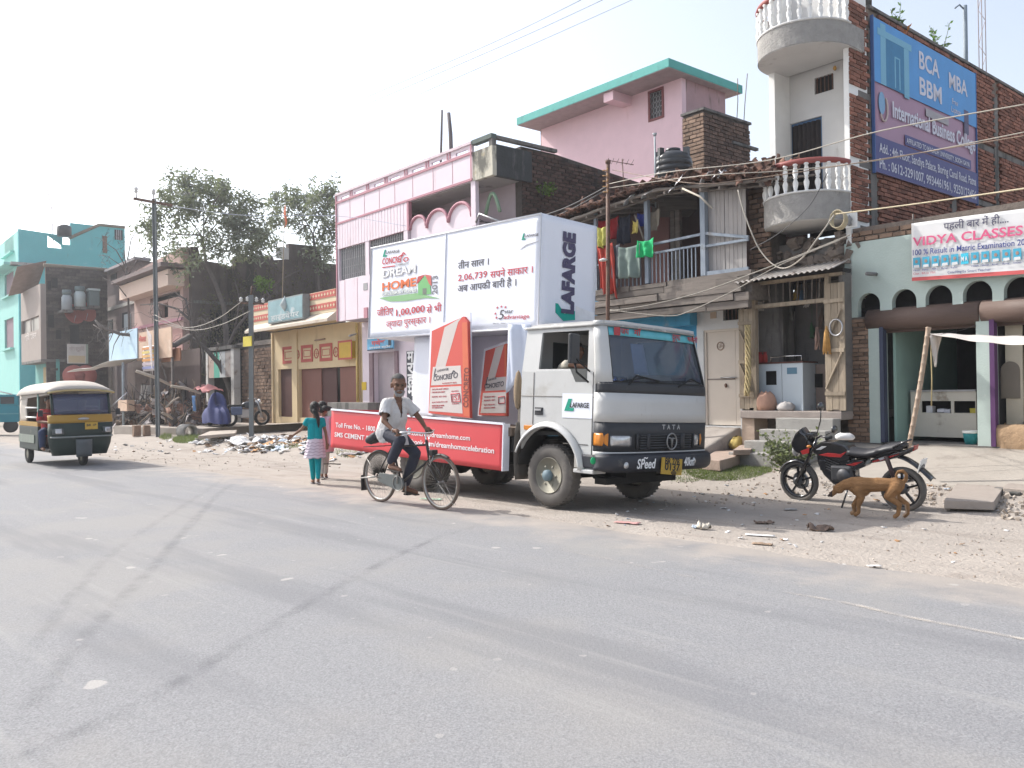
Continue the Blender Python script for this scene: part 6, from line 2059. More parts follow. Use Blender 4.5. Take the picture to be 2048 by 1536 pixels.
single('pink_cloth',MB().sheet(14,8,lambda s,t:((s-.75)*1.5,t*.8,.32*math.sin(math.pi*min(1,s*.8+.1))*(1-abs(t-.5))+.05*math.sin(s*17+t*5)),.01),m('salmon pink cloth',(.60,.26,.25),.85,.1,5),'salmon pink cloth spread over branches beside the kiosk','cloth',Fr(Matrix.Translation(pc)@UPR))
single('blue_rag',MB().sheet(5,8,lambda s,t:(s*.28,.04*math.sin(s*9+t*4),t*.55),.01),m('blue rag',(.10,.20,.38),.9,.2,6),'blue rag hanging on the right of the debris heap','cloth',Fr(Matrix.Translation(D(386,822,30.3))@UPR))

# slabs, pipe and litter along the left kerb
def slab(label,pts,z,th,mt,name='stone_slab',cat='slab',group=None):
 P=[ground(px,py,z)for px,py in pts]
 c_=sum(P,Vector())/len(P)
 return single(name,MB().plate([(p.x-c_.x,p.y-c_.y)for p in P],-th,0,ax='z'),mt,label,cat,Fr(Matrix.Translation((c_.x,c_.y,z))),group,bevel=.012)
slabm=m('pale slab',(.40,.35,.30),.9,.15,2.5,.4,25,stains=(((.28,.24,.20),.3,2,(1,1,1)),))
slab('tilted long slab lying on the kerb left of the short pole',((396,872),(470,866),(474,860),(420,862)),.30,.1,slabm)
q=ground(383,872,.08)
single('concrete_pipe',MB().lathe([(.26,0),(.26,.8),(.20,.8),(.20,0)],ax='x',n=18,ring=True),conc,'short concrete pipe end in front of the kerb','pipe',Fr(Matrix.Translation((q.x-.3,q.y,.25))@UPR))
for i,px in enumerate((276,296)):
 q=ground(px,870,.08)
 single('brick_block',MB().box(-.09,.09,-.12,.12,0,.4,j=.015),brick_sun,('left one of two upright brick blocks before the tall pole','right one of two upright brick blocks before the tall pole')[i],'brick',Fr(Matrix.Translation((q.x,q.y-.1,.04))@UPR),'brick blocks by the kerb')

# motorcycle under a blue cover
q=ground(432,852,.38)
FB=Fr(Matrix.Translation(q)@UPR)
cv=MB()
def cover(s,t):
 a=s*2*math.pi
 x=1.0*math.cos(a)
 prof=.62+.42*math.exp(-((x-.22)/.32)**2)
 k=(1,1.02,.97,.86,.6,.25,.02)[min(6,int(t*6.001))]
 zz=(.12,.3,.55,.78,.93,.99,1.0)[min(6,int(t*6.001))]
 w_=1+.07*math.sin(a*9+t*3)+.05*noise.noise(Vector((math.cos(a)*3,math.sin(a)*3,t*4)))
 return(x*k*w_,.34*math.sin(a)*k*w_,prof*1.2*zz)
cv.grid(64,6,cover)
cov=thing('covered_motorcycle','motorcycle parked under a dark blue cover beside the kiosk','motorcycle',FB)
part('cover',cv,m('navy cover',(.055,.065,.17),.75,.2,3,.3,15),cov)
for x in(-.62,.66):
 w_=part('wheel',MB().lathe([(.18,-.04),(.28,-.045),(.29,0),(.28,.045),(.18,.04)],(x,0,.28),'y',22,ring=True),black,cov)
 part('spokes',MB().box(x-.19,x+.19,-.012,.012,.26,.30).box(x-.02,x+.02,-.011,.011,.09,.259).box(x-.02,x+.02,-.011,.011,.301,.47),steel,w_)['kind']='stuff'
q=ground(492,852,.36)
FB=Fr(Matrix.Translation(q)@Matrix.Rotation(R_(35),4,'Z'))
pm=thing('parked_motorcycle','dark motorcycle parked behind the short grey pole','motorcycle',FB)
for x in(-.6,.6):
 part('wheel',MB().lathe([(.2,-.04),(.29,-.045),(.3,0),(.29,.045),(.2,.04)],(x,0,.3),'y',22,ring=True),black,pm)
part('tank',MB().ell((.15,0,.78),(.32,.15,.14),14),m('dark grey paint',(.05,.055,.065),.3),pm)
part('seat',MB().box(-.65,-.05,-.12,.12,.70,.80),black,pm,bevel=.03)
part('engine',MB().box(-.25,.25,-.14,.14,.3,.62),steel,pm,bevel=.03)
part('fork',MB().tube([(.6,.08,.3),(.4,.08,.95)],.03,6).tube([(.6,-.08,.3),(.4,-.08,.95)],.03,6),steel,pm)['kind']='stuff'
part('handlebar',MB().tube([(.2,-.36,1.02),(.4,-.2,1.0),(.4,.2,1.0),(.2,.36,1.02)],.018,6),steel,pm)
part('headlight',MB().ell((.52,0,.9),(.1,.1,.1),12),chrome,pm)
part('side_bag',MB().box(-.6,-.2,-.26,-.14,.42,.72),m('blue bag',(.10,.13,.22),.7),pm,bevel=.03)

# low concrete counter by the cream shop
q=F
Fc=S.at(S.y(655,840,-1.2)[0],-1.2)
single('low_wall',MB().box(0,S.y(736,820,-1.2)[0]-S.y(655,840,-1.2)[0],0,.5,.1,Fc.y(690,805)[1]),conc_dark,'low grey concrete wall in front of the brown doors','wall',Fc,bevel=.02)

# white and mixed litter along the kerb (too many to count)
lit=MB()
def litter(px0,px1,py0,py1,n,s0,s1):
 for i in range(n):
  p=ground(U(px0,px1),U(py0,py1),.04)
  z=HZ(p.x,p.y)
  k=U(s0,s1)
  sd_=U(0,90)
  M=TR(p.x,p.y,z+k*.28,0,0,U(0,6))@TR(0,0,0,U(-.4,.4),U(-.4,.4))
  lit.sheet(4,3,lambda a,b2:M@Vector(((a-.5)*k*2,(b2-.5)*k*1.4,.5*k*noise.noise(Vector((a*2.5,b2*2.5,sd_))))),.004,mi=rnd.choice((0,0,0,0,0,1,2,3,4)))
litter(395,640,876,900,150,.05,.16)
litter(480,560,880,898,70,.08,.2)
litter(560,660,880,905,70,.05,.15)
litter(655,735,895,915,30,.04,.1)
litter(230,400,870,900,40,.03,.08)
litter(1250,1560,955,1010,25,.012,.035)
litter(1560,1900,960,1000,25,.015,.045)
litter(1180,1700,1000,1080,22,.01,.03)
litter(1500,2048,1030,1130,16,.01,.03)
setting('litter',lit,[m('white scrap',(.62,.61,.60),.8,.08,8),m('grey scrap',(.35,.34,.33),.85,.1,8),m('brown scrap',(.28,.20,.14),.9,.1,8),m('orange scrap',(.45,.25,.12),.85,.1,8),m('pale blue scrap',(.42,.48,.55),.8,.1,8)],'stuff')

# --- the advertising truck
truck=thing('advertising_truck','white flatbed truck carrying a big white cement advertising box and red side boards','truck',T)
cabw=m('dusty white cab paint',(.50,.50,.49),.42,.06,3,.08,9,spec=.5,stains=(((.40,.385,.355),.3,1.3,(1,1,1)),((.36,.335,.30),.22,5,STREAK),((.22,.13,.09),.1,12,(1,1,1))))
cabg=m('weathered grey roof paint',(.28,.28,.275),.6,.2,4,stains=(((.6,.59,.56),.4,5,(1,1,1)),))
blk_p=m('black plastic trim',(.035,.037,.042),.55,.15,5,stains=(((.10,.095,.09),.3,2,(1,1,1)),))
rub=m('tyre rubber',(.125,.115,.105),.9,.2,6,stains=(((.19,.17,.15),.4,3,(1,1,1)),))
dust_st=m('dusty steel',(.30,.285,.235),.7,.15,6,metal=.3,stains=(((.30,.26,.2),.4,4,(1,1,1)),))
under=m('chassis black',(.025,.024,.023),.8,.3,5)
wht=m('white flex',(.74,.76,.83),.5,.03,3,.25,2.2,spec=.4)
YN,YF=-1.02,1.16
YC,WH=(YN+YF)/2,(YF-YN)/2
def seg(z,pts):
 for(a,va),(b,vb)in zip(pts,pts[1:]):
  if z<=b:
   return va+(vb-va)*max(0,min(1,(z-a)/(b-a)))
 return pts[-1][1]
sx_=lambda z:seg(z,((.5,.80),(1.72,.80),(2.40,.70)))
xf_=lambda z:seg(z,((.5,1.06),(1.2,1.07),(1.6,1.05),(1.74,1.02),(2.40,.84)))
wy_=lambda z:seg(z,((.5,WH),(1.7,WH),(2.40,WH-.07)))
def cabp(a,z,off=0.0):
 """point on the rounded cab front; a runs -1..1 from the near corner to the far corner"""
 t=a*math.pi/2
 d=xf_(z)-sx_(z)
 p=2/4.5
 sn,cs=math.sin(t),max(0,math.cos(t))
 yy=math.copysign(abs(sn)**p,sn)
 x=sx_(z)+(d+off)*cs**p+.05*(1-yy*yy)+off*.0
 return Vector((x,YC+(wy_(z)+(off if cs<.2 else 0))*yy,z))
def band(name,z0,z1,a0,a1,mt,off=0.0,nv=3,th=.02):
 return part(name,MB().sheet(48,nv,lambda s,t:cabp(a0+(a1-a0)*s,z0+(z1-z0)*t,off),th),mt,truck)
ZF=lambda py,x=1.05,px=1290:T.x(px,py,x)[1]
z_bt,z_bb=ZF(911,1.15),ZF(939,1.15)
z_s0,z_s1=ZF(910,1.08),ZF(903,1.08)
z_h0,z_h1=ZF(845,1.08),ZF(788,1.05)
z_w0,z_w1=ZF(768,1.0),ZF(657,.88)
z_rf=z_w1+.05
band('front_panel',z_h0,z_h1,-1,1,cabw)
band('cowl',z_h1+.002,z_w0,-.985,.985,blk_p)
band('grille_panel',z_s1+.002,z_h0-.002,-1,1,blk_p,-.005)
band('lower_strip',z_s0,z_s1,-1,1,cabw)
band('windshield_header',z_w1,z_rf,-1,1,cabw,0,2)
for a,b_ in((-1,-.60),(.60,1)):
 band('pillar',z_w0-.02,z_w1,a,b_,cabw,0,4)
ws=part('windshield',MB().sheet(40,8,lambda s,t:cabp(-.60+1.2*s,z_w0+(z_w1-z_w0)*t,-.012),-.004),glass('windscreen glass',(.07,.10,.15),.34),truck)
part('rubber_seal',MB().tube([cabp(-.60+1.2*i/24,z_w0+.01,.005)for i in range(25)]+[cabp(.60,z_w0+(z_w1-z_w0)*i/8,.005)for i in range(1,9)]+[cabp(.60-1.2*i/24,z_w1,.005)for i in range(1,25)]+[cabp(-.60,z_w1-(z_w1-z_w0)*i/8,.005)for i in range(1,8)],.016,6,closed=True),black,ws)
sunb=part('sun_band',MB().sheet(36,2,lambda s,t:cabp(-.585+1.17*s,z_w1-.02-.115*(1-t),.004),.002),m('aqua sun band',(.10,.42,.50),.5),ws)
def ftext(s,a,z,size,mt,par,width=None,bold=.015,off=.012,ang=None):
 p,q=cabp(a,z,off),cabp(a+.02,z,off)
 yaw=math.atan2(q.y-p.y,q.x-p.x)
 return text(s,size,par,mt,Matrix.Translation(p)@Matrix.Rotation(yaw,4,'Z')@FRONT,width=width,bold=bold)
ftext('☸',-.46,z_w1-.115,.10,ink((.40,.05,.06)),sunb)
ftext('जय',-.30,z_w1-.11,.11,ink((.40,.05,.06)),sunb,.14)
ftext('माँ',-.12,z_w1-.11,.11,ink((.40,.05,.06)),sunb,.14)
ftext('दुर्गा',.05,z_w1-.11,.11,ink((.40,.05,.06)),sunb,.2)
ftext('भवानी',.30,z_w1-.11,.10,ink((.40,.05,.06)),sunb,.3)
for i,(a0,a1)in enumerate(((-.30,-.06),(.02,.30))):
 P0=cabp(a0,z_w0-.02,.03)
 wpr=part('wiper',MB().tube([P0,cabp((a0+a1)/2,z_w0+.10,.03),cabp(a1+.05,z_w0+.04,.03)],.012,5),black,truck)
 part('blade',MB().tube([cabp(a0-.1,z_w0+.02,.02),cabp(a0+.20,z_w0+.07,.02)],.009,4),black,wpr)
for i in range(3):
 a=-.35+i*.33
 part('cowl_vent',MB().sheet(8,1,lambda s,t:cabp(a+.16*s,z_h1+.03+.05*t,.006),.01),under,truck)

# sides of the cab
arch_r=.60
def sidepoly(top):
 low=[(-.55,1.80),(-.56,1.10)]
 for k in range(13):
  t=math.radians(152-k*11)
  low.append((.0+arch_r*math.cos(t),.46+arch_r*math.sin(t)))
 low=[p for p in low if p[0]>-.57]
 low+=[(.55,.56),(.80,.54),(.80,z_s0),(.80,1.80)]
 return low
for y0,y1,nm in((YN,YN+.035,'near'),(YF-.035,YF,'far')):
 so=part('side_panel',MB().plate(sidepoly(0),y0,y1),cabw,truck)
 sgn_=-1 if y0<0 else 1
 wz=1.815
 win_=[(-.23,wz+.02),(.36,wz+.02),(.46,1.665),(.655,1.665),(.615,2.335),(-.23,2.335)]
 up=MB().plate([(-.55,1.801),(.335,1.801),(.80,1.801),(.70,2.40),(-.53,2.40)],y0,y1,holes=[[(-.23,wz+.02),(.66,wz+.02),(.615,2.335),(-.23,2.335)]])
 yn_=YN if y0<0 else YF
 up.warp(lambda x,y,z:(x,y-sgn_*.07*max(0,(z-1.8)/.6),z))
 wf=part('window_frame',up,cabw,truck)
 part('quarter_light',MB().plate([(.36,wz+.02),(.46,1.665),(.655,1.665),(.655,wz+.02)],y0-.003*(y0<0),y0+.002 if y0<0 else y1+.003),m('dark glass',(.03,.035,.04),.1,spec=.7),wf)
 if nm=='far':
  continue
 for pts in([(-.31,1.79),(-.31,1.08)],[(.765,1.79),(.765,.62)],[(-.31,1.08),(-.15,1.075)],[(.70,.86),(.27,.86)],[(-.55,1.47),(.79,1.47)]):
  part('seam',MB().tube([(x,YN-.001,z)for x,z in pts],.007,4),m('panel seam',(.16,.15,.14),.8),so)
 fl=MB()
 ring=[]
 for k in range(22):
  t=math.radians(158-k*7.2)
  ring.append((arch_r*math.cos(t),.46+arch_r*math.sin(t),t))
 fl.sheet(21,4,lambda s,t_:(lambda q:(q[0]+.065*t_*math.cos(q[2]),YN-.06*math.sin(math.pi*(1-t_)/2)**.8,q[1]+.065*t_*math.sin(q[2])))(ring[min(21,round(s*21))]),.015)
 part('wheel_arch',fl,cabw,truck)
 part('step',MB().box(.50,.84,YN-.05,YN+.2,.50,.55),cabw,truck,bevel=.01)
 part('step_recess',MB().box(.47,.78,YN+.001,YN+.05,.56,.80),m('dusty grey panel',(.36,.34,.31),.7),truck)
 hd=part('door_handle',MB().box(-.27,-.12,YN-.012,YN+.0,1.215,1.32),blk_p,truck,bevel=.008)
 part('grip',MB().box(-.25,-.14,YN-.03,YN-.013,1.275,1.30),steel,hd)
 part('side_indicator',MB().box(-.46,-.30,YN-.03,YN,1.005,1.07),m('amber lens',(.55,.20,.03),.3),truck,bevel=.008)
 mr=part('mirror',MB().box(-.03,.03,-.10,.10,-.19,.19,M=TR(.62,YN-.22,2.08,0,0,R_(8))),blk_p,truck,bevel=.02)
 part('mirror_arm',MB().tube([(.70,YN-.02,1.66),(.66,YN-.2,1.78),(.62,YN-.2,1.9)],.014,6),black,mr)
 part('mirror_arm',MB().tube([(.70,YN-.0,1.80),(.64,YN-.2,1.95)],.012,6),black,mr)
 sx0,sx1=T.y(1124,812,YN-.01)[0],.762
 z0_,z1_=T.y(1150,836,YN-.01)[1],T.y(1150,787,YN-.01)[1]
 stk=part('door_sticker',MB().box(sx0,sx1,YN-.006,YN-.002,z0_,z1_),wht,truck)
 cap=(z1_-z0_)*.20
 text('LAFARGE',cap/.7,stk,INK,on_wall(sx0+(sx1-sx0)*.28,YN-.010,z0_+(z1_-z0_)*.43),width=(sx1-sx0)*.62,bold=.018)
 lx,lz,lh=sx0+(sx1-sx0)*.08,z0_+(z1_-z0_)*.28,(z1_-z0_)*.5
 part('logo',MB().plate([(lx,lz),(lx+.16,lz),(lx+.17,lz+.04),(lx+.09,lz+.04),(lx+.13,lz+lh),(lx+.07,lz+lh)],YN-.012,YN-.007),GREEN,stk)

# roof
zr0=2.40
def rooff(s,t):
 x=-.56+(xf_(2.4)+.07+.56)*s
 y=YC+(wy_(2.4)+.02)*(2*t-1)
 e=1-abs(2*t-1)**8
 f=1-max(0,abs(2*s-1))**10
 if s>.8:
  k=(s-.8)/.2
  x-=.14*abs(2*t-1)**4*k
 return(x,y,zr0+.085*(max(0,e*f))**.5+.004*noise.noise(Vector((s*14,t*14,0))))
part('roof',MB().sheet(24,24,rooff,-.02),cabg,truck)
part('rain_gutter',MB().tube([(-.56,YN+.05,zr0-.002),(.66,YN+.05,zr0-.002)]+[tuple(cabp(-1+2*i/20,zr0,.03))for i in range(1,20)]+[(.66,YF-.05,zr0-.002),(-.56,YF-.05,zr0-.002)],.018,6),cabg,truck)
rw=part('rear_wall',MB().plate([(YN+.04,.95),(YF-.04,.95),(YF-.1,2.40),(YN+.1,2.40)],-.55,-.52,holes=[[(-.45,1.75),(.6,1.75),(.6,2.25),(-.45,2.25)]],ax='x'),cabw,truck)
part('rear_pane',MB().box(-.545,-.535,-.45,.6,1.75,2.25),m('dark glass',(.03,.035,.04)),rw)
part('floor',MB().box(-.51,.78,YN+.05,YF-.05,.95,1.0),under,truck)
part('dashboard',MB().box(.60,.93,YN+.12,YF-.12,1.25,z_w0-.06),m('dash grey',(.08,.085,.09),.6),truck,bevel=.04)
sw_=part('steering_wheel',MB().tube([(.40+.10*math.sin(a),-.50+.2*math.cos(a),1.66+.19*math.sin(a))for a in[i*.3307 for i in range(19)]],.016,6,closed=True),black,truck)
part('column',MB().tube([(.40,-.5,1.66),(.68,-.5,1.35)],.025,6),black,sw_)
part('seat',MB().box(-.45,.12,YN+.1,YF-.1,1.02,1.28),m('seat blue black',(.05,.05,.09),.8),truck,bevel=.05)
part('seat_back',MB().box(-.5,-.36,YN+.1,YF-.1,1.28,1.82),m('seat blue black',(.05,.05,.09)),truck,bevel=.05)
dcl=MB().sheet(20,10,lambda s,t:(.68+.24*t,-.55+s*.9,z_w0-.05+.10*abs(noise.noise(Vector((s*6,t*3,1))))+.03),.006)
part('dash_cloth',dcl,m('mauve cloth',(.36,.22,.34),.9,.3,6),truck)
dcl=MB().sheet(12,8,lambda s,t:(.70+.22*t,-.80+s*.3,z_w0-.05+.14*abs(noise.noise(Vector((s*6,t*3,7))))+.02),.006)
part('dash_cloth',dcl,m('deep blue cloth',(.05,.12,.42),.8,.3,6),truck)
part('sticker',MB().sheet(6,8,lambda s,t:cabp(-.16+.12*s,z_w0+.12+.40*t,-.02),.002),m('blue sticker',(.16,.24,.42),.6,.2,8),ws)
for k,ch in enumerate('मां'):
 pass
for i in range(3):
 part('garland',MB().tube([cabp(.34+.02*i,z_w1-.15,-.05),cabp(.42,z_w0+.3,-.06),cabp(.50+.02*i,z_w0+.06,-.05)],.025,6),m('tinsel',(.30,.28,.34),.3,.6,30,metal=.4),truck)

# grille, lamps, plate
def inv_a(y,z,k=1.0):
 yy=max(-1,min(1,(y-YC)/(wy_(z)*k)))
 return math.copysign(2/math.pi*math.asin(abs(yy)**2.25),yy)
def fpos(px,py,off=0.0,x=1.08):
 y,z=T.x(px,py,x)
 return inv_a(y,z),z
ga0,ga1=fpos(1268,880)[0],fpos(1379,880)[0]
gz0,gz1=T.x(1322,897,1.08)[1],T.x(1322,867,1.08)[1]
gr=band('grille',gz0,gz1,ga0,ga1,under,.012,2,.012)
for i in range(6):
 z=gz0+(gz1-gz0)*(i+.5)/6
 part('slat',MB().sheet(14,1,lambda s,t:cabp(ga0+.03+(ga1-ga0-.06)*s,z-.012+.02*t,.032),.012),blk_p,gr)
for a in(ga0,(ga0*2+ga1)/3,(ga0+2*ga1)/3,ga1):
 part('grille_post',MB().sheet(2,3,lambda s,t:cabp(a-.012+.024*s,gz0+(gz1-gz0)*t,.040),.01),blk_p,gr)
ea,ez=fpos(1331,882)
ec=cabp(ea,ez,.065)
ir=MB().tube([(ec.x,ec.y+.105*math.cos(t),ec.z+.105*math.sin(t))for t in[i*.2618 for i in range(24)]],.010,6,closed=True)
eg=part('emblem',ir,m('grey metal badge',(.30,.30,.30),.4,metal=.6),gr)
part('emblem_arms',MB().tube([(ec.x,ec.y,ec.z-.09),(ec.x,ec.y-.012,ec.z+.04),(ec.x,ec.y-.07,ec.z+.05)],.011,5).tube([(ec.x,ec.y+.01,ec.z-.04),(ec.x,ec.y+.02,ec.z+.045),(ec.x,ec.y+.075,ec.z+.04)],.010,5),m('grey metal badge',(.30,.30,.30)),gr)['kind']='stuff'
for k,ch in enumerate('TATA'):
 a,z=fpos(1317+k*10,858)
 ftext(ch,a,z,.085,m('worn badge',(.16,.16,.165)if k else(.4,.4,.4)),gr,.07,.03,.02)
def lamp(px0,px1,py0,py1,nm,mt,rim=True):
 a0,a1=fpos(px0,(py0+py1)/2)[0],fpos(px1,(py0+py1)/2)[0]
 z0,z1=T.x((px0+px1)/2,py1,1.08)[1],T.x((px0+px1)/2,py0,1.08)[1]
 o=part(nm,MB().sheet(10,5,lambda s,t:cabp(a0+(a1-a0)*s,z0+(z1-z0)*t,.012+.02*math.sin(math.pi*s)*math.sin(math.pi*t)),.012),mt,truck)
 if rim:
  part('bezel',MB().tube([cabp(a0,z0,.02),cabp(a1,z0,.02),cabp(a1,z1,.02),cabp(a0,z1,.02)],.012,5,closed=True),blk_p,o)
 return o
hl=m('headlamp glass',(.50,.50,.50),.12,.3,12,metal=.5,spec=.8)
am=m('amber lens',(.55,.20,.03))
lamp(1229,1260,872,892,'headlight',hl)
lamp(1379,1393,869,891,'headlight',hl)
lamp(1203,1227,868,893,'indicator',am)
lamp(1395,1400,867,890,'indicator',am)
a,z=fpos(1206,856)
ftext('▪',a,z,.05,steel,gr)

# bumper
def bump(a,z,off=0):
 p=cabp(a,.8)
 return Vector((p.x+.07+off,YC+(p.y-YC)*1.015,z))
bmp=part('bumper',MB().sheet(50,5,lambda s,t:bump(-1+2*s,z_bb+(z_bt-z_bb)*t,-.05*abs(2*t-1)**4),.04),m('black bumper paint',(.028,.03,.038),.5,.2,4,stains=(((.09,.085,.08),.3,3,(1,1,1)),)),truck)
part('bumper_end',MB().box(.62,.87,YN-.03,YN+.02,z_bb,z_bt),m('black bumper paint',(.028,.03,.038)),bmp,bevel=.03)
def btext(s,px,py,size,width,mt,tilt=0):
 y,z=T.x(px,py,1.18)
 a=inv_a(y,.8,1.015)
 p,q=bump(a,z,.048),bump(a+.03,z,.048)
 return text(s,size,bmp,mt,Matrix.Translation(p)@Matrix.Rotation(math.atan2(q.y-p.y,q.x-p.x),4,'Z')@FRONT,width=width,bold=.02,shear=.2)
btext('SPeed',1271,937,.17,.34,WHITEINK)
btext('40km',1362,931,.16,.24,WHITEINK)
btext('~',1283,921,.12,.08,WHITEINK)
y,z=T.x(1222,925,1.2)
part('green_dot',MB().lathe([(.001,0),(.045,0),(.045,.01),(.001,.012)],(bump(inv_a(y,.8),z).x+.035,y,z),'x',14),ink((.02,.42,.16)),bmp)
for px,py in((1255,931),(1384,921)):
 y,z=T.x(px,py,1.18)
 a=inv_a(y,.8,1.015)
 p=bump(a,z,.03)
 part('fog_lamp',MB().ell(tuple(p),(.03,.045,.045),12),hl,bmp)
y0,z0=T.x(1315,947,1.2)
y1,z1=T.x(1359,912,1.2)
pm_=Matrix.Translation((bump(inv_a(y0,.8),z0).x+.075,y0,z0))@Matrix.Rotation(R_(93),4,'Z')@Matrix.Rotation(R_(5),4,'Y')
npl=part('number_plate',MB().box(0,y1-y0,-.008,.008,0,z1-z0),m('yellow plate',(.50,.32,.05),.6,.15,6,stains=(((.3,.2,.06),.3,4,(1,1,1)),)),truck,M=pm_)
w_=y1-y0
text('BR 27B',.12,npl,INK,on_wall(.06,-.012,(z1-z0)*.62),width=w_*.72,bold=.02)
text('0137',.13,npl,INK,on_wall(.06,-.012,(z1-z0)*.26),width=w_*.75,bold=.02)
part('plate_dent',MB().ell((w_*.6,-.008,(z1-z0)*.12),(.07,.012,.03),10),m('dark smear',(.12,.08,.03)),npl)
def wheel(name,x,y,side,dual=False,z=.41,Rr=.41):
 o=thing_part(name,truck,TR(x,y,z))
 wd=.115
 pr=[(.235,-wd*.75),(.27,-wd),(.35,-wd*1.05),(Rr-.015,-wd*.85),(Rr,-wd*.6),(Rr+.002,0),(Rr,wd*.6),(Rr-.015,wd*.85),(.35,wd*1.05),(.27,wd),(.235,wd*.75)]
 tm=MB().lathe(pr,ax='y',n=40,ring=True)
 for k in range(40):
  a=k*math.pi/20
  for q in(-.07,0,.07):
   tm.box(-.016,.016,-.022,.022,-.004,.006,M=Matrix.Rotation(a,4,'Y')@TR(0,q,Rr))
 part('tyre',tm,rub,o)['kind']='stuff'
 s=-1 if side=='near' else 1
 part('rim',MB().lathe([(.245,wd*.86*s),(.236,wd*.95*s),(.226,wd*.6*s),(.212,-.02*s),(.19,-.025*s),(.155,.02*s),(.12,.045*s),(.11,.085*s),(.001,.09*s)],ax='y',n=28),dust_st,o)
 part('hub',MB().lathe([(.075,.07*s),(.075,.15*s),(.055,.17*s),(.001,.175*s)],ax='y',n=16),m('blue grey hub',(.16,.22,.25),.6,.2,8),o)
 for k in range(6):
  a=(k+.5)*math.pi/3
  part('hand_hole',MB().lathe([(.001,.012*s),(.024,.012*s),(.024,.016*s),(.001,.016*s)],(.176*math.cos(a),0,.176*math.sin(a)),'y',10),under,o)
  a=k*math.pi/3
  part('nut',MB().lathe([(.016,.04*s),(.016,.105*s),(.001,.105*s)],(.128*math.cos(a),0,.128*math.sin(a)),'y',6),dust_st,o)
 return o
wheel('wheel',0,-.90,'near',z=.415)
wheel('wheel',0,.86,'far',z=.415)
zrr=.41+.0
dzr=-(3.05*math.sin(R_(1.1)))
for y in(-.86,-.62,.62,.86):
 wheel('wheel',-3.05,y,'near' if y<0 else 'far',z=.415+dzr)
for x,z in((0,.415),(-3.05,.415+dzr)):
 part('axle',MB().tube([(x,-.85,z),(x,.85,z)],.06,8),under,truck)
part('differential',MB().ell((-3.05,0,.41+dzr),(.2,.22,.2),12),under,truck)
for y in(-.38,.38):
 part('chassis_rail',MB().box(-5.3,.9,y-.04,y+.04,.68,.86),under,truck)
part('mudflap',MB().sheet(3,6,lambda s,t:(-.66-.04*math.sin(t*3),YN+.02+s*.30,.30+t*.80),.012),m('dusty flap',(.13,.115,.10),.9,.2,6),truck)
part('inner_arch',MB().sheet(12,2,lambda s,t:(arch_r*1.02*math.cos(R_(175-s*150)),YN+.03+t*.35,.46+arch_r*1.02*math.sin(R_(175-s*150))),.01),under,truck)
part('fuel_tank',MB().box(-2.2,-1.2,-.85,-.45,.45,.85),under,truck,bevel=.05)
part('engine_block',MB().box(-.5,.75,-.3,.35,.42,.95),under,truck)
part('drag_link',MB().tube([(.45,-.6,.42),(.5,.5,.40)],.03,6),under,truck)
part('front_beam',MB().box(.55,.75,-.7,.8,.34,.42),under,truck)

# load bed
zb0=1.02
xb0,xb1=-5.5,-.75
part('load_bed',MB().box(xb0,xb1,-1.0,1.1,.90,zb0),m('bed planks',(.16,.12,.09),.9,.3,4),truck)
part('cross_members',MB().box(-.80,-.70,-.95,1.05,.68,.895),under,truck)
part('headboard',MB().box(-.72,-.66,-.85,.95,zb0,1.55),wood,truck)
for y in(-.9,-.78,-.66):
 part('headboard_plank',MB().box(-.74,-.655,y,y+.10,.80+U(-.1,.1),1.62+U(-.2,.12)),m('grey plank',(.17,.15,.13),.9,.25,4),truck)

# red side boards
redp=m('red flex',(.62,.065,.075),.5,.06,2,spec=.4)
yR=-1.07
qa,qb,qc,qd=[T.y(*p,yR)for p in((665,819),(660,894),(1003,942),(1010,848))]
xl_,xr_=(qa[0]+qb[0])/2,(qc[0]+qd[0])/2
def redf(s,t):
 zt,zb=qa[1]+(qd[1]-qa[1])*s,qb[1]+(qc[1]-qb[1])*s
 return(xl_+(xr_-xl_)*s,yR+.002*noise.noise(Vector((s*9,t*3,2)))-.004*max(0,s-.8)*math.sin(t*20+s*30),zb+(zt-zb)*t)
rb_=part('red_side_board',MB().sheet(50,8,redf,-.03),redp,truck)
part('board_edge',MB().bar(redf(0,1.0),redf(1,1.0),.045,.03,up=(0,0,1)),wht,rb_)
part('board_edge',MB().bar((xr_+.012,yR,redf(1,0)[2]),(xr_+.012,yR,redf(1,1)[2]),.05,.02,up=(1,0,0)),wht,rb_)
part('board_return',MB().box(xr_-.01,xr_+.02,yR+.03,yR+.10,qc[1],qd[1]),wht,rb_)
part('rear_board',MB().box(xl_-.02,xl_+.02,yR+.03,1.05,qb[1],qa[1]),redp,truck)
def wtext(fr,par,y,s,p0,p1,cap,mt,bold=.015,shear=0,name='lettering'):
 A,B=fr.y(*p0,y),fr.y(*p1,y)
 h=abs(fr.y(p0[0],p0[1]-cap,y)[1]-A[1])
 h2=abs(fr.y(p1[0],p1[1]-cap,y)[1]-B[1])
 return text(s,(h+h2)/2/.70,par,mt,on_wall(A[0],y,A[1],tilt=math.atan2(B[1]-A[1],B[0]-A[0])),width=math.hypot(B[0]-A[0],B[1]-A[1]),bold=bold,shear=shear)
wi2=ink((.80,.76,.77))
wtext(T,rb_,yR-.005,'Toll Free No. - 1800 345 6345',(671,854),(792,867),9.5,wi2)
wtext(T,rb_,yR-.005,'SMS CEMENT 54242424',(669,873),(776,886),9.5,wi2)
wtext(T,rb_,yR-.005,'www.concretodreamhome.com',(800,868),(940,881),9.5,wi2)
wtext(T,rb_,yR-.005,'facebook.com/dreamhomecelebration',(806,886),(988,907),10.5,wi2)

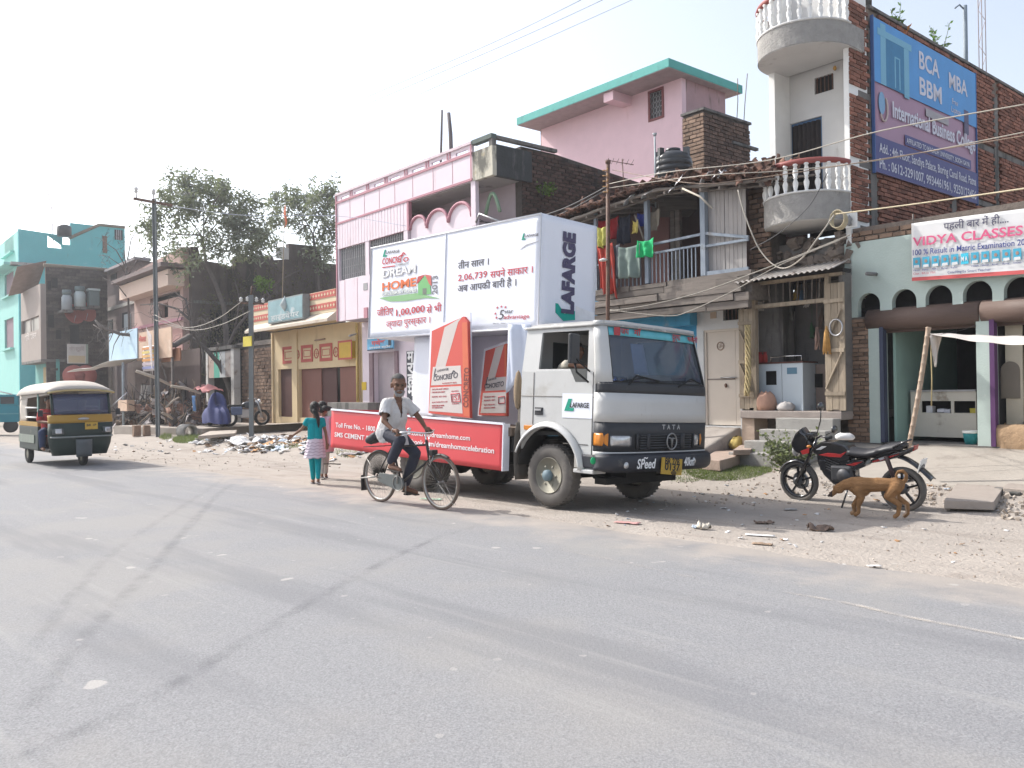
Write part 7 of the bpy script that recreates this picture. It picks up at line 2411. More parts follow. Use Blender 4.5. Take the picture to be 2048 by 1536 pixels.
# white walls and columns standing on the bed
YB_=-.60
zbox0=(T.y(740,672,YB_)[1]+T.y(1078,661,YB_)[1])/2
zbox1=(T.y(743,488,YB_)[1]+T.y(1080,438,YB_)[1])/2
xbl,xbr=(T.y(742,488,YB_)[0]+T.y(739,672,YB_)[0])/2,(T.y(1080,438,YB_)[0]+T.y(1078,662,YB_)[0])/2
ybf=T.x(1190,480,xbr)[0]
part('centre_wall',MB().box(T.y(832,750,.1)[0],xbr-.3,.1,.18,zb0,zbox0-.004),m('white lilac cloth',(.60,.58,.66),.7,.05,2),truck)
part('column',MB().sheet(6,10,lambda s,t:(T.y(831,750,-.35)[0]+s*(T.y(868,750,-.35)[0]-T.y(831,750,-.35)[0]),-.35+.01*math.sin(s*5+t*8),zb0+t*(zbox0-zb0-.004)),.05),wht,truck)
part('column',MB().box(T.y(870,750,-.3)[0]-.3,T.y(935,750,-.3)[0]-.4,-.30,.09,zb0,zbox0-.004),wht,truck)
part('cloth_wall',MB().sheet(14,10,lambda s,t:(T.y(1013,720,-.75)[0]+s*(T.y(1053,720,-.75)[0]-T.y(1013,720,-.75)[0]),-.75+.025*math.sin(s*14+t*2)+.2*s,1.5+.4*s*(1-t)+t*(T.y(1030,648,-.75)[1]-1.5-.0)),.01),m('bluish white cloth',(.56,.60,.70),.7,.06,3),truck)
part('tied_cloth',MB().ell((-.72,-.93,1.55),(.07,.05,.28),10),m('brown cloth',(.24,.18,.12),.9),truck)

# the big box
bxw=xbr-xbl
box_=part('advertising_box',MB().sheet(40,14,lambda s,t:(xbl+bxw*s,YB_+.003*math.sin(math.pi*t)*math.sin(math.pi*2*s),zbox0+(zbox1-zbox0)*t),-.03).box(xbl+.004,xbr-.031,YB_+.031,ybf,zbox0+.004,zbox1-.004,0).sheet(10,14,lambda s,t:(xbr+.008*math.sin(math.pi*t),YB_+s*(ybf-YB_),zbox0+(zbox1-zbox0)*t),.03),wht,truck)
part('box_edge',MB().tube([(xbl,YB_-.006,zbox0),(xbr+.01,YB_-.006,zbox0),(xbr+.01,YB_-.006,zbox1),(xbl,YB_-.006,zbox1)],.014,6,closed=True),m('seam white',(.74,.74,.76),.6),box_)
xs_m=T.y(890,560,YB_)[0]
part('seam',MB().box(xs_m-.006,xs_m+.006,YB_-.014,YB_-.002,zbox0+.02,zbox1-.02),m('seam grey',(.66,.68,.75),.6),box_)
yT=YB_-.007
bt_=lambda s,p0,p1,cap,mt,bold=.012,shear=0:wtext(T,box_,yT,s,p0,p1,cap,mt,bold,shear)
INK2=ink((.09,.085,.10))
RED2=ink((.52,.06,.08))
def poly_on(name,pts,mt,y=yT,par=None,th=.004):
 return part(name,MB().plate([T.y(*p,y)for p in pts],y,y+th),mt,par or box_)

# small company marks: green L with dark letters
def lmark(px,py,s,par,y,txt_w,mt=INK2):
 poly_on('logo',((px,py),(px+3.2*s,py-12*s),(px+5.5*s,py-12.4*s),(px+3.4*s,py-3*s),(px+7*s,py-3.4*s),(px+6.4*s,py-.6*s)),GREEN,y,par)
 wtext(T,par,y-.001,'LAFARGE',(px+6*s,py-5*s),(px+6*s+txt_w,py-5*s-txt_w*.12),4.4*s,mt,.008)
lmark(765,514,1.25,box_,yT,26)
lmark(1043,480,1.1,box_,yT,27)
bt_('CONCRE',(764,529),(800,524),12,RED2,.018)
bt_('T',(799,525),(807,523),14,RED2,.02,.3)
bt_('O',(806,524),(817,522),9,RED2,.02)
bt_('^',(801,515),(812,512),9,RED2,.02)
poly_on('red_line',((764,534),(790,530.5),(790,532.5),(764,536)),RED2)
bt_('CEMENT',(791,532),(817,528),3.2,ink((.35,.35,.36)),.02)
bt_('DREAM',(766,556),(832,545),15.5,ink((.40,.39,.40)),.035)
wtext(T,box_,yT-.002,'DREAM',(765,555),(831,544),15.5,ink((.80,.80,.80)),.014)
bt_('HOME',(764,582),(832,571),16,ink((.68,.16,.05)),.028)
bt_('CELEBRATIONS',(763,592),(833,583.5),7,ink((.22,.28,.24)),.045)
wtext(T,box_,yT-.002,'CELEBRATIONS',(763.5,591.6),(832.5,583.2),6.6,ink((.80,.82,.80)),.012)
poly_on('green_swoosh',((758,596),(770,594),(834,586),(852,590),(880,597),(850,596),(810,602),(780,603)),ink((.22,.42,.20)))
hs=poly_on('house_front',((836,590),(836,568),(850,551),(860,569),(862,588)),ink((.16,.42,.16)),yT-.0015)
poly_on('house_door',((845,589),(845,577),(853,576),(853,588)),ink((.15,.17,.14)),yT-.003)
poly_on('house_roof',((832,568),(836,553),(850,549),(836,566)),ink((.45,.06,.06)),yT-.0025)
poly_on('house_roof',((850,549),(862,551),(863,572),(858,568)),ink((.52,.12,.10)),yT-.0025)
o=text('2013',.19,box_,ink((.14,.14,.16)),Matrix.Translation((T.y(874,588,yT)[0],yT,T.y(874,588,yT)[1]))@FRONT@Matrix.Rotation(R_(90),4,'Z'),width=T.y(874,551,yT)[1]-T.y(874,588,yT)[1],bold=.01)
bt_('जीितए',(754,633),(786,628),14,RED2,.008)
bt_('1,00,000',(792,632),(849,623),13,RED2,.016)
bt_('से भी',(853,627),(883,622),14,RED2,.008)
bt_('ज्यादा पुरस्कार ।',(772,655),(860,645),13,RED2,0)
bt_('तीन साल ।',(916,538),(977,529),13.5,INK2,.008)
bt_('2,06,739',(916,562),(974,554),12.5,RED2,.008)
bt_('सपने साकार ।',(980,556),(1065,545),14,RED2,.008)
bt_('अब आपकी बारी है ।',(915,584),(1032,571),14,INK2,.008)
bt_('5',(997,639),(1008,638),19,INK2,.0,.2)
bt_('star',(1009,627),(1026,625.5),8,INK2,0)
bt_('advantage',(1007,638),(1058,636),8.5,RED2,0)
for px,py in((1000,616),(1008,617),(992,618),(988,630),(990,638)):
 bt_('★',(px,py),(px+5,py-.4),5,RED2,0)
bt_('Best  Star',(986,648),(1012,647),2.4,ink((.3,.3,.32)),0)
poly_on('swoosh_line',((1040,499),(1052,489),(1078,481),(1078,482),(1054,490.5)),ink((.4,.4,.43)))

# front face of the box: tall dark letters and the green mark
def onx(y,z,x=xbr+.05):
 return Matrix.Translation((x,y,z))@Matrix.Rotation(R_(90),4,'Z')@FRONT
xF=xbr+.048
ya,za_=T.x(1140,628,xF)
yb_,zb2=T.x(1146,466,xF)
wl_=T.x(1128,600,xF)[0]
text('LAFARGE',.34,box_,ink((.07,.06,.12)),onx(T.x(1146,560,xF)[0]+.02,za_,xF)@Matrix.Rotation(R_(90),4,'Z'),width=zb2-za_,bold=.06)
gp=[(1112,606),(1117,607),(1131,628),(1138,620),(1151,622),(1151,640),(1128,642),(1112,625)]
part('logo',MB().plate([T.x(*p,xF)for p in gp],xF-.012,xF-.009,ax='x'),ink((.0,.33,.26)),box_)
part('white_corner',MB().plate([T.x(*p,xF)for p in((1153,612),(1188,626),(1188,641),(1153,641))],xF-.03,xF-.008,ax='x'),m('seam white',(.74,.74,.76)),box_)

# upright cement bag cut-outs
def bag(outl,stripe,white_lbl,strip,y,base):
 b_=poly_on('cement_bag_board',outl,ink((.58,.09,.07)),y,truck,.05)
 poly_on('white_edge',base,wht,y+.055,b_,.02)
 for i,s_ in enumerate(stripe):
  poly_on('pale_stripe',s_,ink((.56,.50,.47)),y-.001,b_)
 poly_on('orange_strip',strip,ink((.60,.14,.07)),y-.0015,b_)
 for w_ in white_lbl:
  poly_on('pale_label',w_,ink((.58,.53,.50)),y-.002,b_)
 return b_
yB1=-.80
bg=bag(((863.5,662),(927,633),(935,643),(940,836),(857,826)),(((869,742),(889,655),(924,634),(916,645),(890,735)),),(((866,734),(921,731),(923,768),(862,771)),((861,775),(922,772),(925,827),(858,822))),((924,645),(934,644),(939,834),(927,832)),yB1,((860,655),(941,625),(943,838),(855,830)))
yT2=yB1-.004
wt=lambda par,s,p0,p1,cap,mt,bold=.02,sh=0,y=yT2:wtext(T,par,y,s,p0,p1,cap,mt,bold,sh)
poly_on('logo',((867,752),(870,737),(872,737),(870,748),(874,748),(873,751)),INK2,yT2,bg)
wt(bg,'LAFARGE',(874,744),(897,740),4.4,INK2,.01)
wt(bg,'CONCRE',(867,762),(901,757),10,INK2,.022)
wt(bg,'TO',(900,758),(916,755),11,INK2,.022,.2)
wt(bg,'^',(903,749),(912,747),7,INK2,.05)
wt(bg,'INTEGRITY SEAL',(885,768),(914,766),2.4,RED2,.01)
for i,(s,yy,w_)in enumerate((('ARTLAFB SLAB CEMENT',780,897),('PORTLAND SLAG CEMENT',786,890),('BLENDED  BEST GOLD',795,893),('SLAG INDIA PVT LTD',806,895),('MANUFACTURED AT SONADIH',813,888),('NET WEIGHT 50 KG',817,885))):
 wt(bg,s,(864,yy),(w_,yy-(w_-864)*.04),2.6,RED2,.01)
isi=MB().tube([(T.y(px,py,yT2)[0],yT2,T.y(px,py,yT2)[1])for px,py in((902,788),(919,787),(921,803),(904,804))],.010,5,closed=True)
part('mark',isi,RED2,bg)
wt(bg,'ISI',(905,801),(918,800),10,RED2,.0)
wt(bg,'IS:455',(903,784),(917,783),2.6,RED2,.01)
wt(bg,'CM/L',(904,809),(919,808),2.4,RED2,.01)
o=text('CONCRETO',.17,bg,ink((.22,.06,.05)),Matrix.Translation((T.y(936,815,yT2)[0],yT2,T.y(936,815,yT2)[1]))@FRONT@Matrix.Rotation(R_(90),4,'Z'),width=T.y(934,735,yT2)[1]-T.y(936,815,yT2)[1],bold=.03)
yB2=-.30
bg2=bag(((971,702),(1013,687),(1013,832),(957,830)),(((975,758),(991,696),(1008,689),(990,755)),),(((973,757),(1012,753),(1012,780),(970,782)),((966,786),(1012,784),(1012,826),(961,826))),((1009,689),(1013,688),(1013,830),(1009,830)),yB2,((968,698),(1014,682),(1014,835),(955,832)))
yT3=yB2-.004
poly_on('logo',((970,771),(974,754),(976,754),(973,767),(976,767),(975,770)),INK2,yT3,bg2)
wt(bg2,'LAFARGE',(977,762),(993,758),4,INK2,.01,0,yT3)
wt(bg2,'CONCRE',(969,777),(996,774),9,INK2,.022,0,yT3)
wt(bg2,'TO',(996,774),(1008,772),10,INK2,.022,.2,yT3)
for i,(s,yy)in enumerate((('PORTLAND SLAG CEMENT',795),('BLENDED  BEST',802),('SLAG INDIA PVT',811),('MANUFACTURED',817))):
 wt(bg2,s,(968,yy),(990,yy-1),2.4,RED2,.01,0,yT3)
part('mark',MB().tube([(T.y(px,py,yT3)[0],yT3,T.y(px,py,yT3)[1])for px,py in((997,794),(1009,793),(1010,806),(997,807))],.009,5,closed=True),RED2,bg2)

# --- people
def blob(mb,voxel,smooth=4,name='body'):
 """one continuous skin from overlapping limbs"""
 me=mb.mesh('tmp',[])
 o=bpy.data.objects.new('tmp',me)
 COL.objects.link(o)
 r=o.modifiers.new('r','REMESH')
 r.mode,r.voxel_size,r.use_smooth_shade='VOXEL',voxel,True
 s_=o.modifiers.new('s','SMOOTH')
 s_.factor,s_.iterations=.5,smooth
 bpy.context.view_layer.update()
 dg=bpy.context.evaluated_depsgraph_get()
 out=bpy.data.meshes.new_from_object(o.evaluated_get(dg))
 bpy.data.objects.remove(o)
 bpy.data.meshes.remove(me)
 for p in out.polygons:
  p.use_smooth=True
 out.name=name
 return out
def carve(me,test):
 b=bmesh.new()
 b.from_mesh(me)
 bad=[f for f in b.faces if test(f.calc_center_median(),f.normal)]
 bmesh.ops.delete(b,geom=bad,context='FACES')
 b.to_mesh(me)
 b.free()
def tint(me,mats,pick):
 me.materials.clear()
 for x in mats:
  me.materials.append(x)
 for p in me.polygons:
  p.material_index=pick(p.center,p.normal)
def skinpart(name,caps,voxel,mt,parent,smooth=4,cut=None,ells=(),label=None):
 b=MB()
 for c_ in caps:
  b.cap(*c_)
 for e in ells:
  b.ell(*e)
 me=blob(b,voxel,smooth,name)
 if cut:
  carve(me,cut)
 me.materials.clear()
 me.materials.append(mt)
 return link(name,me,parent,label)
def head(b,c,s=1.0,yaw=0.0,pitch=0.0,nose=1.0):
 """skull, jaw, nose, brow, ears around c, looking along +x turned by yaw"""
 M=Matrix.Translation(c)@Matrix.Rotation(yaw,4,'Z')@Matrix.Rotation(pitch,4,'Y')
 P=lambda x,y,z:M@Vector((x*s,y*s,z*s))
 R3=M.to_3x3()
 b.ell(P(-.01,0,.03),(.095*s,.074*s,.092*s),14,M=R3)
 b.ell(P(.025,0,-.03),(.068*s,.06*s,.085*s),14,M=R3)
 b.cap(P(.06,0,-.085),.027*s,P(.03,0,-.075),.035*s)
 b.cap(P(.085,0,.02),.011*s,P(.104,0,-.022),.017*s*nose)
 b.cap(P(.076,-.045,.034),.014*s,P(.076,.045,.034),.014*s)
 b.cap(P(.088,-.022,-.058),.009*s,P(.088,.022,-.058),.009*s)
 for q in(-1,1):
  b.cap(P(-.005,q*.075,.015),.017*s,P(-.008,q*.078,-.022),.012*s)
  b.ell(P(.06,q*.04,-.015),(.025*s,.02*s,.025*s),8,M=R3)
 return P
def eyes(P,s,par):
 for q in(-1,1):
  part('eye',MB().ell(P(.083,q*.03,.014),(.009*s,.012*s,.007*s),8),m('eye dark',(.03,.025,.02),.3),par)
def fist(b,wrist,grip,ax,s=1.0,side=1):
 """palm with four fingers curled round a bar along ax, and a thumb"""
 wrist,grip,ax=Vector(wrist),Vector(grip),Vector(ax).normalized()
 f=(grip-wrist).normalized()
 up=ax.cross(f).normalized()
 if up.z<0:
  up=-up
 kn=grip+up*.024*s
 b.cap(wrist,.026*s,kn-f*.02,.030*s)
 for i in range(4):
  o=ax*(i-1.5)*.020*s
  l=(1,1.1,1.05,.85)[i]
  a=kn+o+f*.005
  c_=kn+o+f*.034*l*s-up*.012*s
  d=grip+o+f*.028*s-up*.03*s
  e=grip+o-f*.006*s-up*.034*s
  b.cap(a,.0115*s,c_,.0105*s,7)
  b.cap(c_,.0105*s,d,.0095*s,7)
  b.cap(d,.0095*s,e,.0085*s,7)
 t0=wrist+(kn-wrist)*.4+ax*side*.028*s
 t1=t0+f*.03*s+ax*side*.016*s-up*.012*s
 t2=t1+f*.024*s-up*.018*s-ax*side*.006*s
 b.cap(t0,.014*s,t1,.0115*s,7)
 b.cap(t1,.0115*s,t2,.0095*s,7)
def openhand(b,wrist,d,nrm,s=1.0,side=1):
 wrist,d,nrm=Vector(wrist),Vector(d).normalized(),Vector(nrm).normalized()
 ax=d.cross(nrm).normalized()
 pc=wrist+d*.045*s
 for o in(-.022,0,.022):
  b.cap(wrist+ax*o*.5*s,.016*s,wrist+d*.08*s+ax*o*s,.014*s,8)
 for i in range(4):
  o=(i-1.5)*.019*s
  l=(.062,.072,.068,.052)[i]*s
  a=wrist+d*.085*s+ax*o
  c_=a+d*l*.55+nrm*.006*s
  e=c_+d*l*.45+nrm*.018*s
  b.cap(a,.0105*s,c_,.0095*s,7)
  b.cap(c_,.0095*s,e,.008*s,7)
 t0=wrist+d*.02*s+ax*side*.024*s
 t1=t0+d*.03*s+ax*side*.024*s+nrm*.012*s
 b.cap(t0,.014*s,t1,.0105*s,7)
 b.cap(t1,.0105*s,t1+d*.026*s+nrm*.006*s,.0085*s,7)
skin=m('dark brown skin',(.19,.10,.065),.6,.12,14,.15,60,spec=.25)
skin2=m('brown skin',(.23,.125,.08),.6,.1,14,.15,60,spec=.25)
hair_g=m('grey hair',(.085,.08,.078),.8,.25,30,.5,80)
hair_b=m('black hair',(.018,.015,.014),.6,.2,20,.4,80)
shirt_m=m('off white shirt',(.58,.56,.55),.85,.08,4,.4,26,stains=(((.47,.45,.43),.25,5,(1,1,1)),))
trous=m('charcoal trousers',(.035,.038,.055),.85,.15,6,.3,20)

# --- bicycle and its rider
RW,FW=ground(761,1004),ground(882,1020)
bd=FW-RW
LB=bd.length
Bk=Fr(Matrix.Translation(RW)@Matrix.Rotation(math.atan2(bd.y,bd.x),4,'Z'))
bike=thing('bicycle','old black roadster bicycle with full chain case ridden past the red side board','bicycle',Bk)
RR=.362
bk=m('dull black enamel',(.035,.032,.03),.45,.2,8,stains=(((.12,.08,.05),.3,8,(1,1,1)),))
bkc=m('dull plated steel',(.33,.32,.30),.4,.15,8,metal=.7)
tyre_b=m('dusty tyre',(.14,.105,.085),.9,.15,10)
for x,nm in((0,'rear'),(LB,'front')):
 w_=thing_part('wheel',bike,TR(x,0,RR))
 part('tyre',MB().tube([((RR-.019)*math.cos(a),0,(RR-.019)*math.sin(a))for a in[i*math.pi/32 for i in range(64)]],.019,8,closed=True),tyre_b,w_)
 part('rim',MB().lathe([(RR-.036,-.016),(RR-.050,-.014),(RR-.054,0),(RR-.050,.014),(RR-.036,.016)],ax='y',n=56,ring=True),bkc,w_)
 part('hub',MB().lathe([(.001,-.05),(.022,-.05),(.022,-.04),(.013,-.03),(.013,.03),(.022,.04),(.022,.05),(.001,.05)],ax='y',n=12),bkc,w_)
 sp=MB()
 for k in range(36):
  a=k*math.pi/18
  a2=a+(.35 if k%2 else-.35)
  y=.038 if k%4<2 else-.038
  sp.tube([(.02*math.cos(a2),y,.02*math.sin(a2)),((RR-.05)*math.cos(a),0,(RR-.05)*math.sin(a))],.0016,3)
 part('spokes',sp,bkc,w_)['kind']='stuff'
axR,axF=Vector((0,0,RR)),Vector((LB,0,RR))
BB,ST,SD=Vector((.47,0,.30)),Vector((.285,0,.80)),Vector((.25,0,.90))
HT,HB=Vector((LB-.275,0,.90)),Vector((LB-.215,0,.64))
def tb(name,pts,r=.014,mt=bk,par=None):
 return part(name,MB().tube(pts,r,8),mt,par or bike)
tb('seat_tube',[BB,ST,SD],.015)
tb('top_tube',[ST+Vector((.01,0,-.01)),HT-Vector((0,0,.06))],.014)
tb('down_tube',[BB,HB],.016)
tb('head_tube',[HB-Vector((-.012,0,.05)),HT],.02)
for y in(-.06,.06):
 tb('chain_stay',[BB+Vector((0,y*.5,0)),axR+Vector((0,y,0))],.010)
 tb('seat_stay',[ST+Vector((0,y*.3,-.02)),axR+Vector((0,y,0))],.008)
 tb('fork_blade',[HB+Vector((.012,y*.8,-.05)),Vector((LB-.10,y,.5)),axF+Vector((0,y,0))],.011)
 tb('stand_leg',[axR+Vector((0,y*1.4,0)),axR+Vector((-.33,y*1.5,-.035))],.010,bkc)
 tb('fender_stay',[axR+Vector((0,y*.9,0)),Vector((-.30,y*.4,RR+.27))],.004,bkc)
 tb('fender_stay',[axF+Vector((0,y*.9,0)),Vector((LB+.27,y*.3,RR-.28))],.004,bkc)
def fender(cx,a0,a1):
 return MB().sheet(20,4,lambda s,t:(cx+(RR+.014-.02*abs(2*t-1)**2)*math.cos(a0+(a1-a0)*s),.032*(2*t-1),RR+(RR+.014-.02*abs(2*t-1)**2)*math.sin(a0+(a1-a0)*s)),.003)
part('mudguard',fender(0,R_(20),R_(188)),bk,bike)
part('mudguard',fender(LB,R_(62),R_(135)),bk,bike)
part('mudflap',MB().box(-.385,-.37,-.05,.05,.14,.36),black,bike)
sg_=MB()
for k in range(34):
 a=R_(62+3.2*k)
 for y in(-.055,.055):
  sg_.tube([(.05*math.cos(a),y,RR+.05*math.sin(a)),((RR-.01)*math.cos(a),y,RR+(RR-.01)*math.sin(a))],.0022,3)
part('skirt_guard',sg_,m('dress guard net',(.06,.055,.05),.9,.4,40),bike)['kind']='stuff'
cc_=part('chain_case',MB().plate([(.02,.30),(.05,.42),(.46,.41),(.57,.36),(.60,.29),(.55,.22),(.46,.19),(.0,.33)],-.062,-.04),m('dusty chain case',(.13,.14,.135),.6,.2,6,stains=(((.25,.23,.20),.3,4,(1,1,1)),)),bike,bevel=.01)
part('case_ring',MB().tube([(.47+.10*math.cos(a),-.066,.30+.10*math.sin(a))for a in[i*.314 for i in range(20)]],.007,5,closed=True),bkc,cc_)
pR,pL=Vector((.475,-.13,.465)),Vector((.465,.13,.135))
for p,y in((pR,-.075),(pL,.075)):
 c_=tb('crank',[Vector((.47,y,.30)),Vector((p.x,y,p.z))],.010,bkc)
 part('pedal',MB().box(p.x-.045,p.x+.045,min(y,p.y+(p.y-y)*.3),max(y,p.y+(p.y-y)*.3),p.z-.012,p.z+.012),black,c_)
part('saddle',MB().ell((.20,0,.925),(.14,.10,.035),12).ell((.36,0,.93),(.09,.035,.025),10),m('brown leather',(.08,.045,.03),.5),bike)
for y in(-.05,.05):
 tb('saddle_spring',[Vector((.14,y,.84)),Vector((.14,y,.91))],.02,bkc)
stem=HT+Vector((-.02,0,.10))
hb=tb('handlebar',[(.70,-.27,1.0),(.80,-.275,1.01),(.90,-.23,1.02),(stem.x+.03,-.1,1.0),(stem.x,0,.995),(stem.x+.03,.1,1.0),(.90,.23,1.02),(.80,.275,1.01),(.70,.27,1.0)],.012,chrome)
for q in(-1,1):
 tb('grip',[(.69,q*.27,.999),(.80,q*.275,1.01)],.017,black,hb)
 tb('brake_lever',[(.72,q*.27,.965),(.82,q*.24,.97),(.90,q*.18,.99)],.006,chrome,hb)
tb('stem',[HT-Vector((0,0,.05)),stem,Vector((stem.x,0,.995))],.013,chrome)
part('bell',MB().ell((.86,-.17,1.05),(.03,.03,.025),10),chrome,hb)
part('brake_rod',MB().tube([(LB-.17,-.04,.95),(LB-.15,-.05,.58),(LB-.1,-.03,RR+.35)],.004,5),chrome,bike)
part('front_bracket',MB().box(LB-.17,LB-.10,-.05,.05,.70,.78),bk,bike,bevel=.01)
part('carrier',MB().bar((-.28,-.07,.77),(.20,-.07,.80),.012,.012).bar((-.28,.07,.77),(.20,.07,.80),.012,.012).bar((-.28,-.07,.77),(-.28,.07,.77),.012,.012).bar((-.05,-.07,.785),(-.05,.07,.785),.012,.012),bk,bike)['kind']='stuff'
bagb=skinpart('carry_bag',[((-.16,-.07,.87),.055,(.0,-.09,.93),.06),((-.16,.03,.86),.05,(.02,.02,.92),.06),((-.2,0,.85),.05,(-.1,0,.94),.05)],.012,m('black bag',(.03,.03,.035),.6),None,2,label='black cloth bag clamped on the bicycle carrier')
bagb['category']='bag'
bagb.matrix_world=Bk.M
cyc=thing('person','grey bearded man in a loose white shirt and dark trousers riding the bicycle','person',Bk)
b_=MB()
hipc=Vector((.25,0,1.0))
b_.cap((.25,-.07,.99),.10,(.25,.07,.99),.10)
b_.cap((.26,0,1.02),.115,(.36,0,1.24),.105)
b_.cap((.36,-.07,1.33),.085,(.36,.07,1.33),.085)
b_.cap((.36,0,1.24),.11,(.385,0,1.36),.09)
SHR,SHL=Vector((.385,-.175,1.395)),Vector((.395,.175,1.395))
ELR,ELL=Vector((.47,-.29,1.16)),Vector((.55,.285,1.165))
WRR,WRL=Vector((.655,-.275,1.035)),Vector((.675,.275,1.04))
for s_,e,w_ in((SHR,ELR,WRR),(SHL,ELL,WRL)):
 b_.cap((.385,s_.y*.5,1.40),.058,s_,.052)
 b_.cap(s_,.048,e,.037)
 b_.cap(e,.037,w_,.025)
fist(b_,WRR,(.735,-.27,1.003),(.1,1,0),1.0,1)
fist(b_,WRL,(.745,.27,1.003),(.1,1,0),1.0,-1)
b_.cap((.39,0,1.42),.058,(.43,0,1.54),.056)
HC=Vector((.46,-.02,1.638))
P=head(b_,HC,1.24,R_(-28),R_(10),1.2)
KNR,KNL=Vector((.645,-.15,.90)),Vector((.60,.15,.70))
ANR,ANL=Vector((.42,-.13,.555)),Vector((.405,.13,.235))
for h,k,a,t in(((.27,-.09,.97),KNR,ANR,(.62,-.14,.500)),((.27,.09,.97),KNL,ANL,(.61,.15,.165))):
 b_.cap(h,.085,k,.055)
 b_.cap(k,.055,a,.036)
 b_.cap(a+Vector((-.03,0,-.03)),.034,Vector(a).lerp(Vector(t),.5)+Vector((0,0,-.012)),.032)
 b_.cap(Vector(a).lerp(Vector(t),.45)+Vector((0,0,-.012)),.034,t,.026)
me=blob(b_,.0085,3)
me.materials.append(skin)
link('body',me,cyc)
part('hair',MB().grid(20,8,lambda s,t:P(*(lambda th,ph:(-.018+.104*math.sin(th)*math.cos(ph),.083*math.sin(th)*math.sin(ph),.032+.101*math.cos(th)))((.05+.98*t+(.72*t if math.cos(2*math.pi*s)<.3 else-.02*t)),2*math.pi*s))),hair_g,cyc)
wb=m('white beard',(.30,.29,.28),.9,.2,30,.5,80)
skinpart('beard',[(P(.075,-.03,-.09),.017,P(.075,.03,-.09),.017),(P(.06,-.05,-.06),.018,P(.07,-.03,-.1),.022),(P(.06,.05,-.06),.018,P(.07,.03,-.1),.022),(P(.08,0,-.098),.02,P(.07,0,-.112),.016)],.008,wb,cyc,2)
skinpart('moustache',[(P(.1,0,-.040),.009,P(.09,-.034,-.05),.007),(P(.1,0,-.040),.009,P(.09,.034,-.05),.007)],.005,wb,cyc,1)
eyes(P,1.24,cyc)
for q in(-1,1):
 part('spectacles',MB().tube([P(.094,q*.034+.022*math.cos(a),.012+.018*math.sin(a))for a in[i*.524 for i in range(12)]],.0022,4,closed=True),m('spectacle frame',(.10,.08,.05),.3),cyc)
sh=MB()
sh.cap((.25,-.09,.98),.1412,(.25,.09,.98),.1412)
sh.cap((.25,-.04,1.02),.1638,(.355,-.03,1.24),.1525)
sh.cap((.25,.04,1.02),.1638,(.355,.03,1.24),.1525)
sh.cap((.36,-.085,1.33),.1186,(.36,.085,1.33),.1186)
sh.cap((.29,-.05,.92),.15,(.33,.05,.95),.145)
sh.cap((.385,-.09,1.40),.0746,(.385,-.17,1.385),.0791)
sh.cap((.385,.09,1.40),.0746,(.385,.17,1.385),.0791)
sh.cap(SHR,.072,SHR.lerp(ELR,.62),.0836)
sh.cap(SHL,.072,SHL.lerp(ELL,.62),.0836)
sh.cap((.385,-.02,1.43),.0746,(.39,.02,1.43),.0746)
sme=blob(sh,.010,3)
def scut(c_,n):
 v=(c_.z-1.16)/.32
 if n.x>.05 and v>0 and abs(c_.y+.005)<.066*v**1.2:
  return True
 if c_.z>1.475:
  return True
 if c_.z<.865+.02*math.sin(c_.y*40):
  return True
 for s0,e0 in((SHR,ELR),(SHL,ELL)):
  d=(e0-s0)
  if(c_-s0).dot(d)/d.length_squared>.66 and abs(c_.y)>.16 and(c_-s0).cross(d).length/d.length<.14:
   return True
 return False
carve(sme,scut)
for v in sme.vertices:
 k=noise.noise(v.co*9)*.011+noise.noise(Vector((v.co.x*30,v.co.y*30,v.co.z*11)))*.007
 v.co+=v.normal*k
sme.materials.append(shirt_m)
so=link('shirt',sme,cyc)
md=so.modifiers.new('thick','SOLIDIFY')
md.thickness=.004
for q in(-1,1):
 part('collar',MB().sheet(6,2,lambda s,t:(.40+.05*s-.02*t,q*(.07-.035*s+.02*t),1.475-.13*s-.03*t+.0),.005),shirt_m,so)
part('shirt_tail',MB().sheet(5,5,lambda s,t:(.47+.03*s+.05*(1-t),-.08+.16*s,.80+.17*t),.005),shirt_m,so)
tr=[]
for h,k,a in(((.27,-.09,.97),KNR,ANR),((.27,.09,.97),KNL,ANL)):
 a2=Vector(a)+Vector((.005,0,.06))
 tr+=[(h,.108,k,.078),(k,.078,Vector(k).lerp(a2,.5),.075),(Vector(k).lerp(a2,.5),.075,a2,.066)]
tr+=[((.25,-.07,.97),.115,(.25,.07,.97),.115)]
skinpart('trousers',tr,.011,trous,cyc,3)
part('wristwatch',MB().tube([(WRR+Vector((.0,.0,0))+Vector((.01*math.cos(a),.028*math.sin(a),.028*math.cos(a))))for a in[i*.63 for i in range(10)]],.006,5,closed=True),steel,cyc)
for(a,t)in((ANR,(.62,-.14,.500)),(ANL,(.61,.15,.165))):
 t=Vector(t)
 hl_=Vector(a)+Vector((-.05,0,-.065))
 part('sandal',MB().bar(hl_,t+Vector((.02,0,-.032)),.075,.018,up=(0,0,1)),m('dark sandal',(.06,.05,.045),.7),cyc)

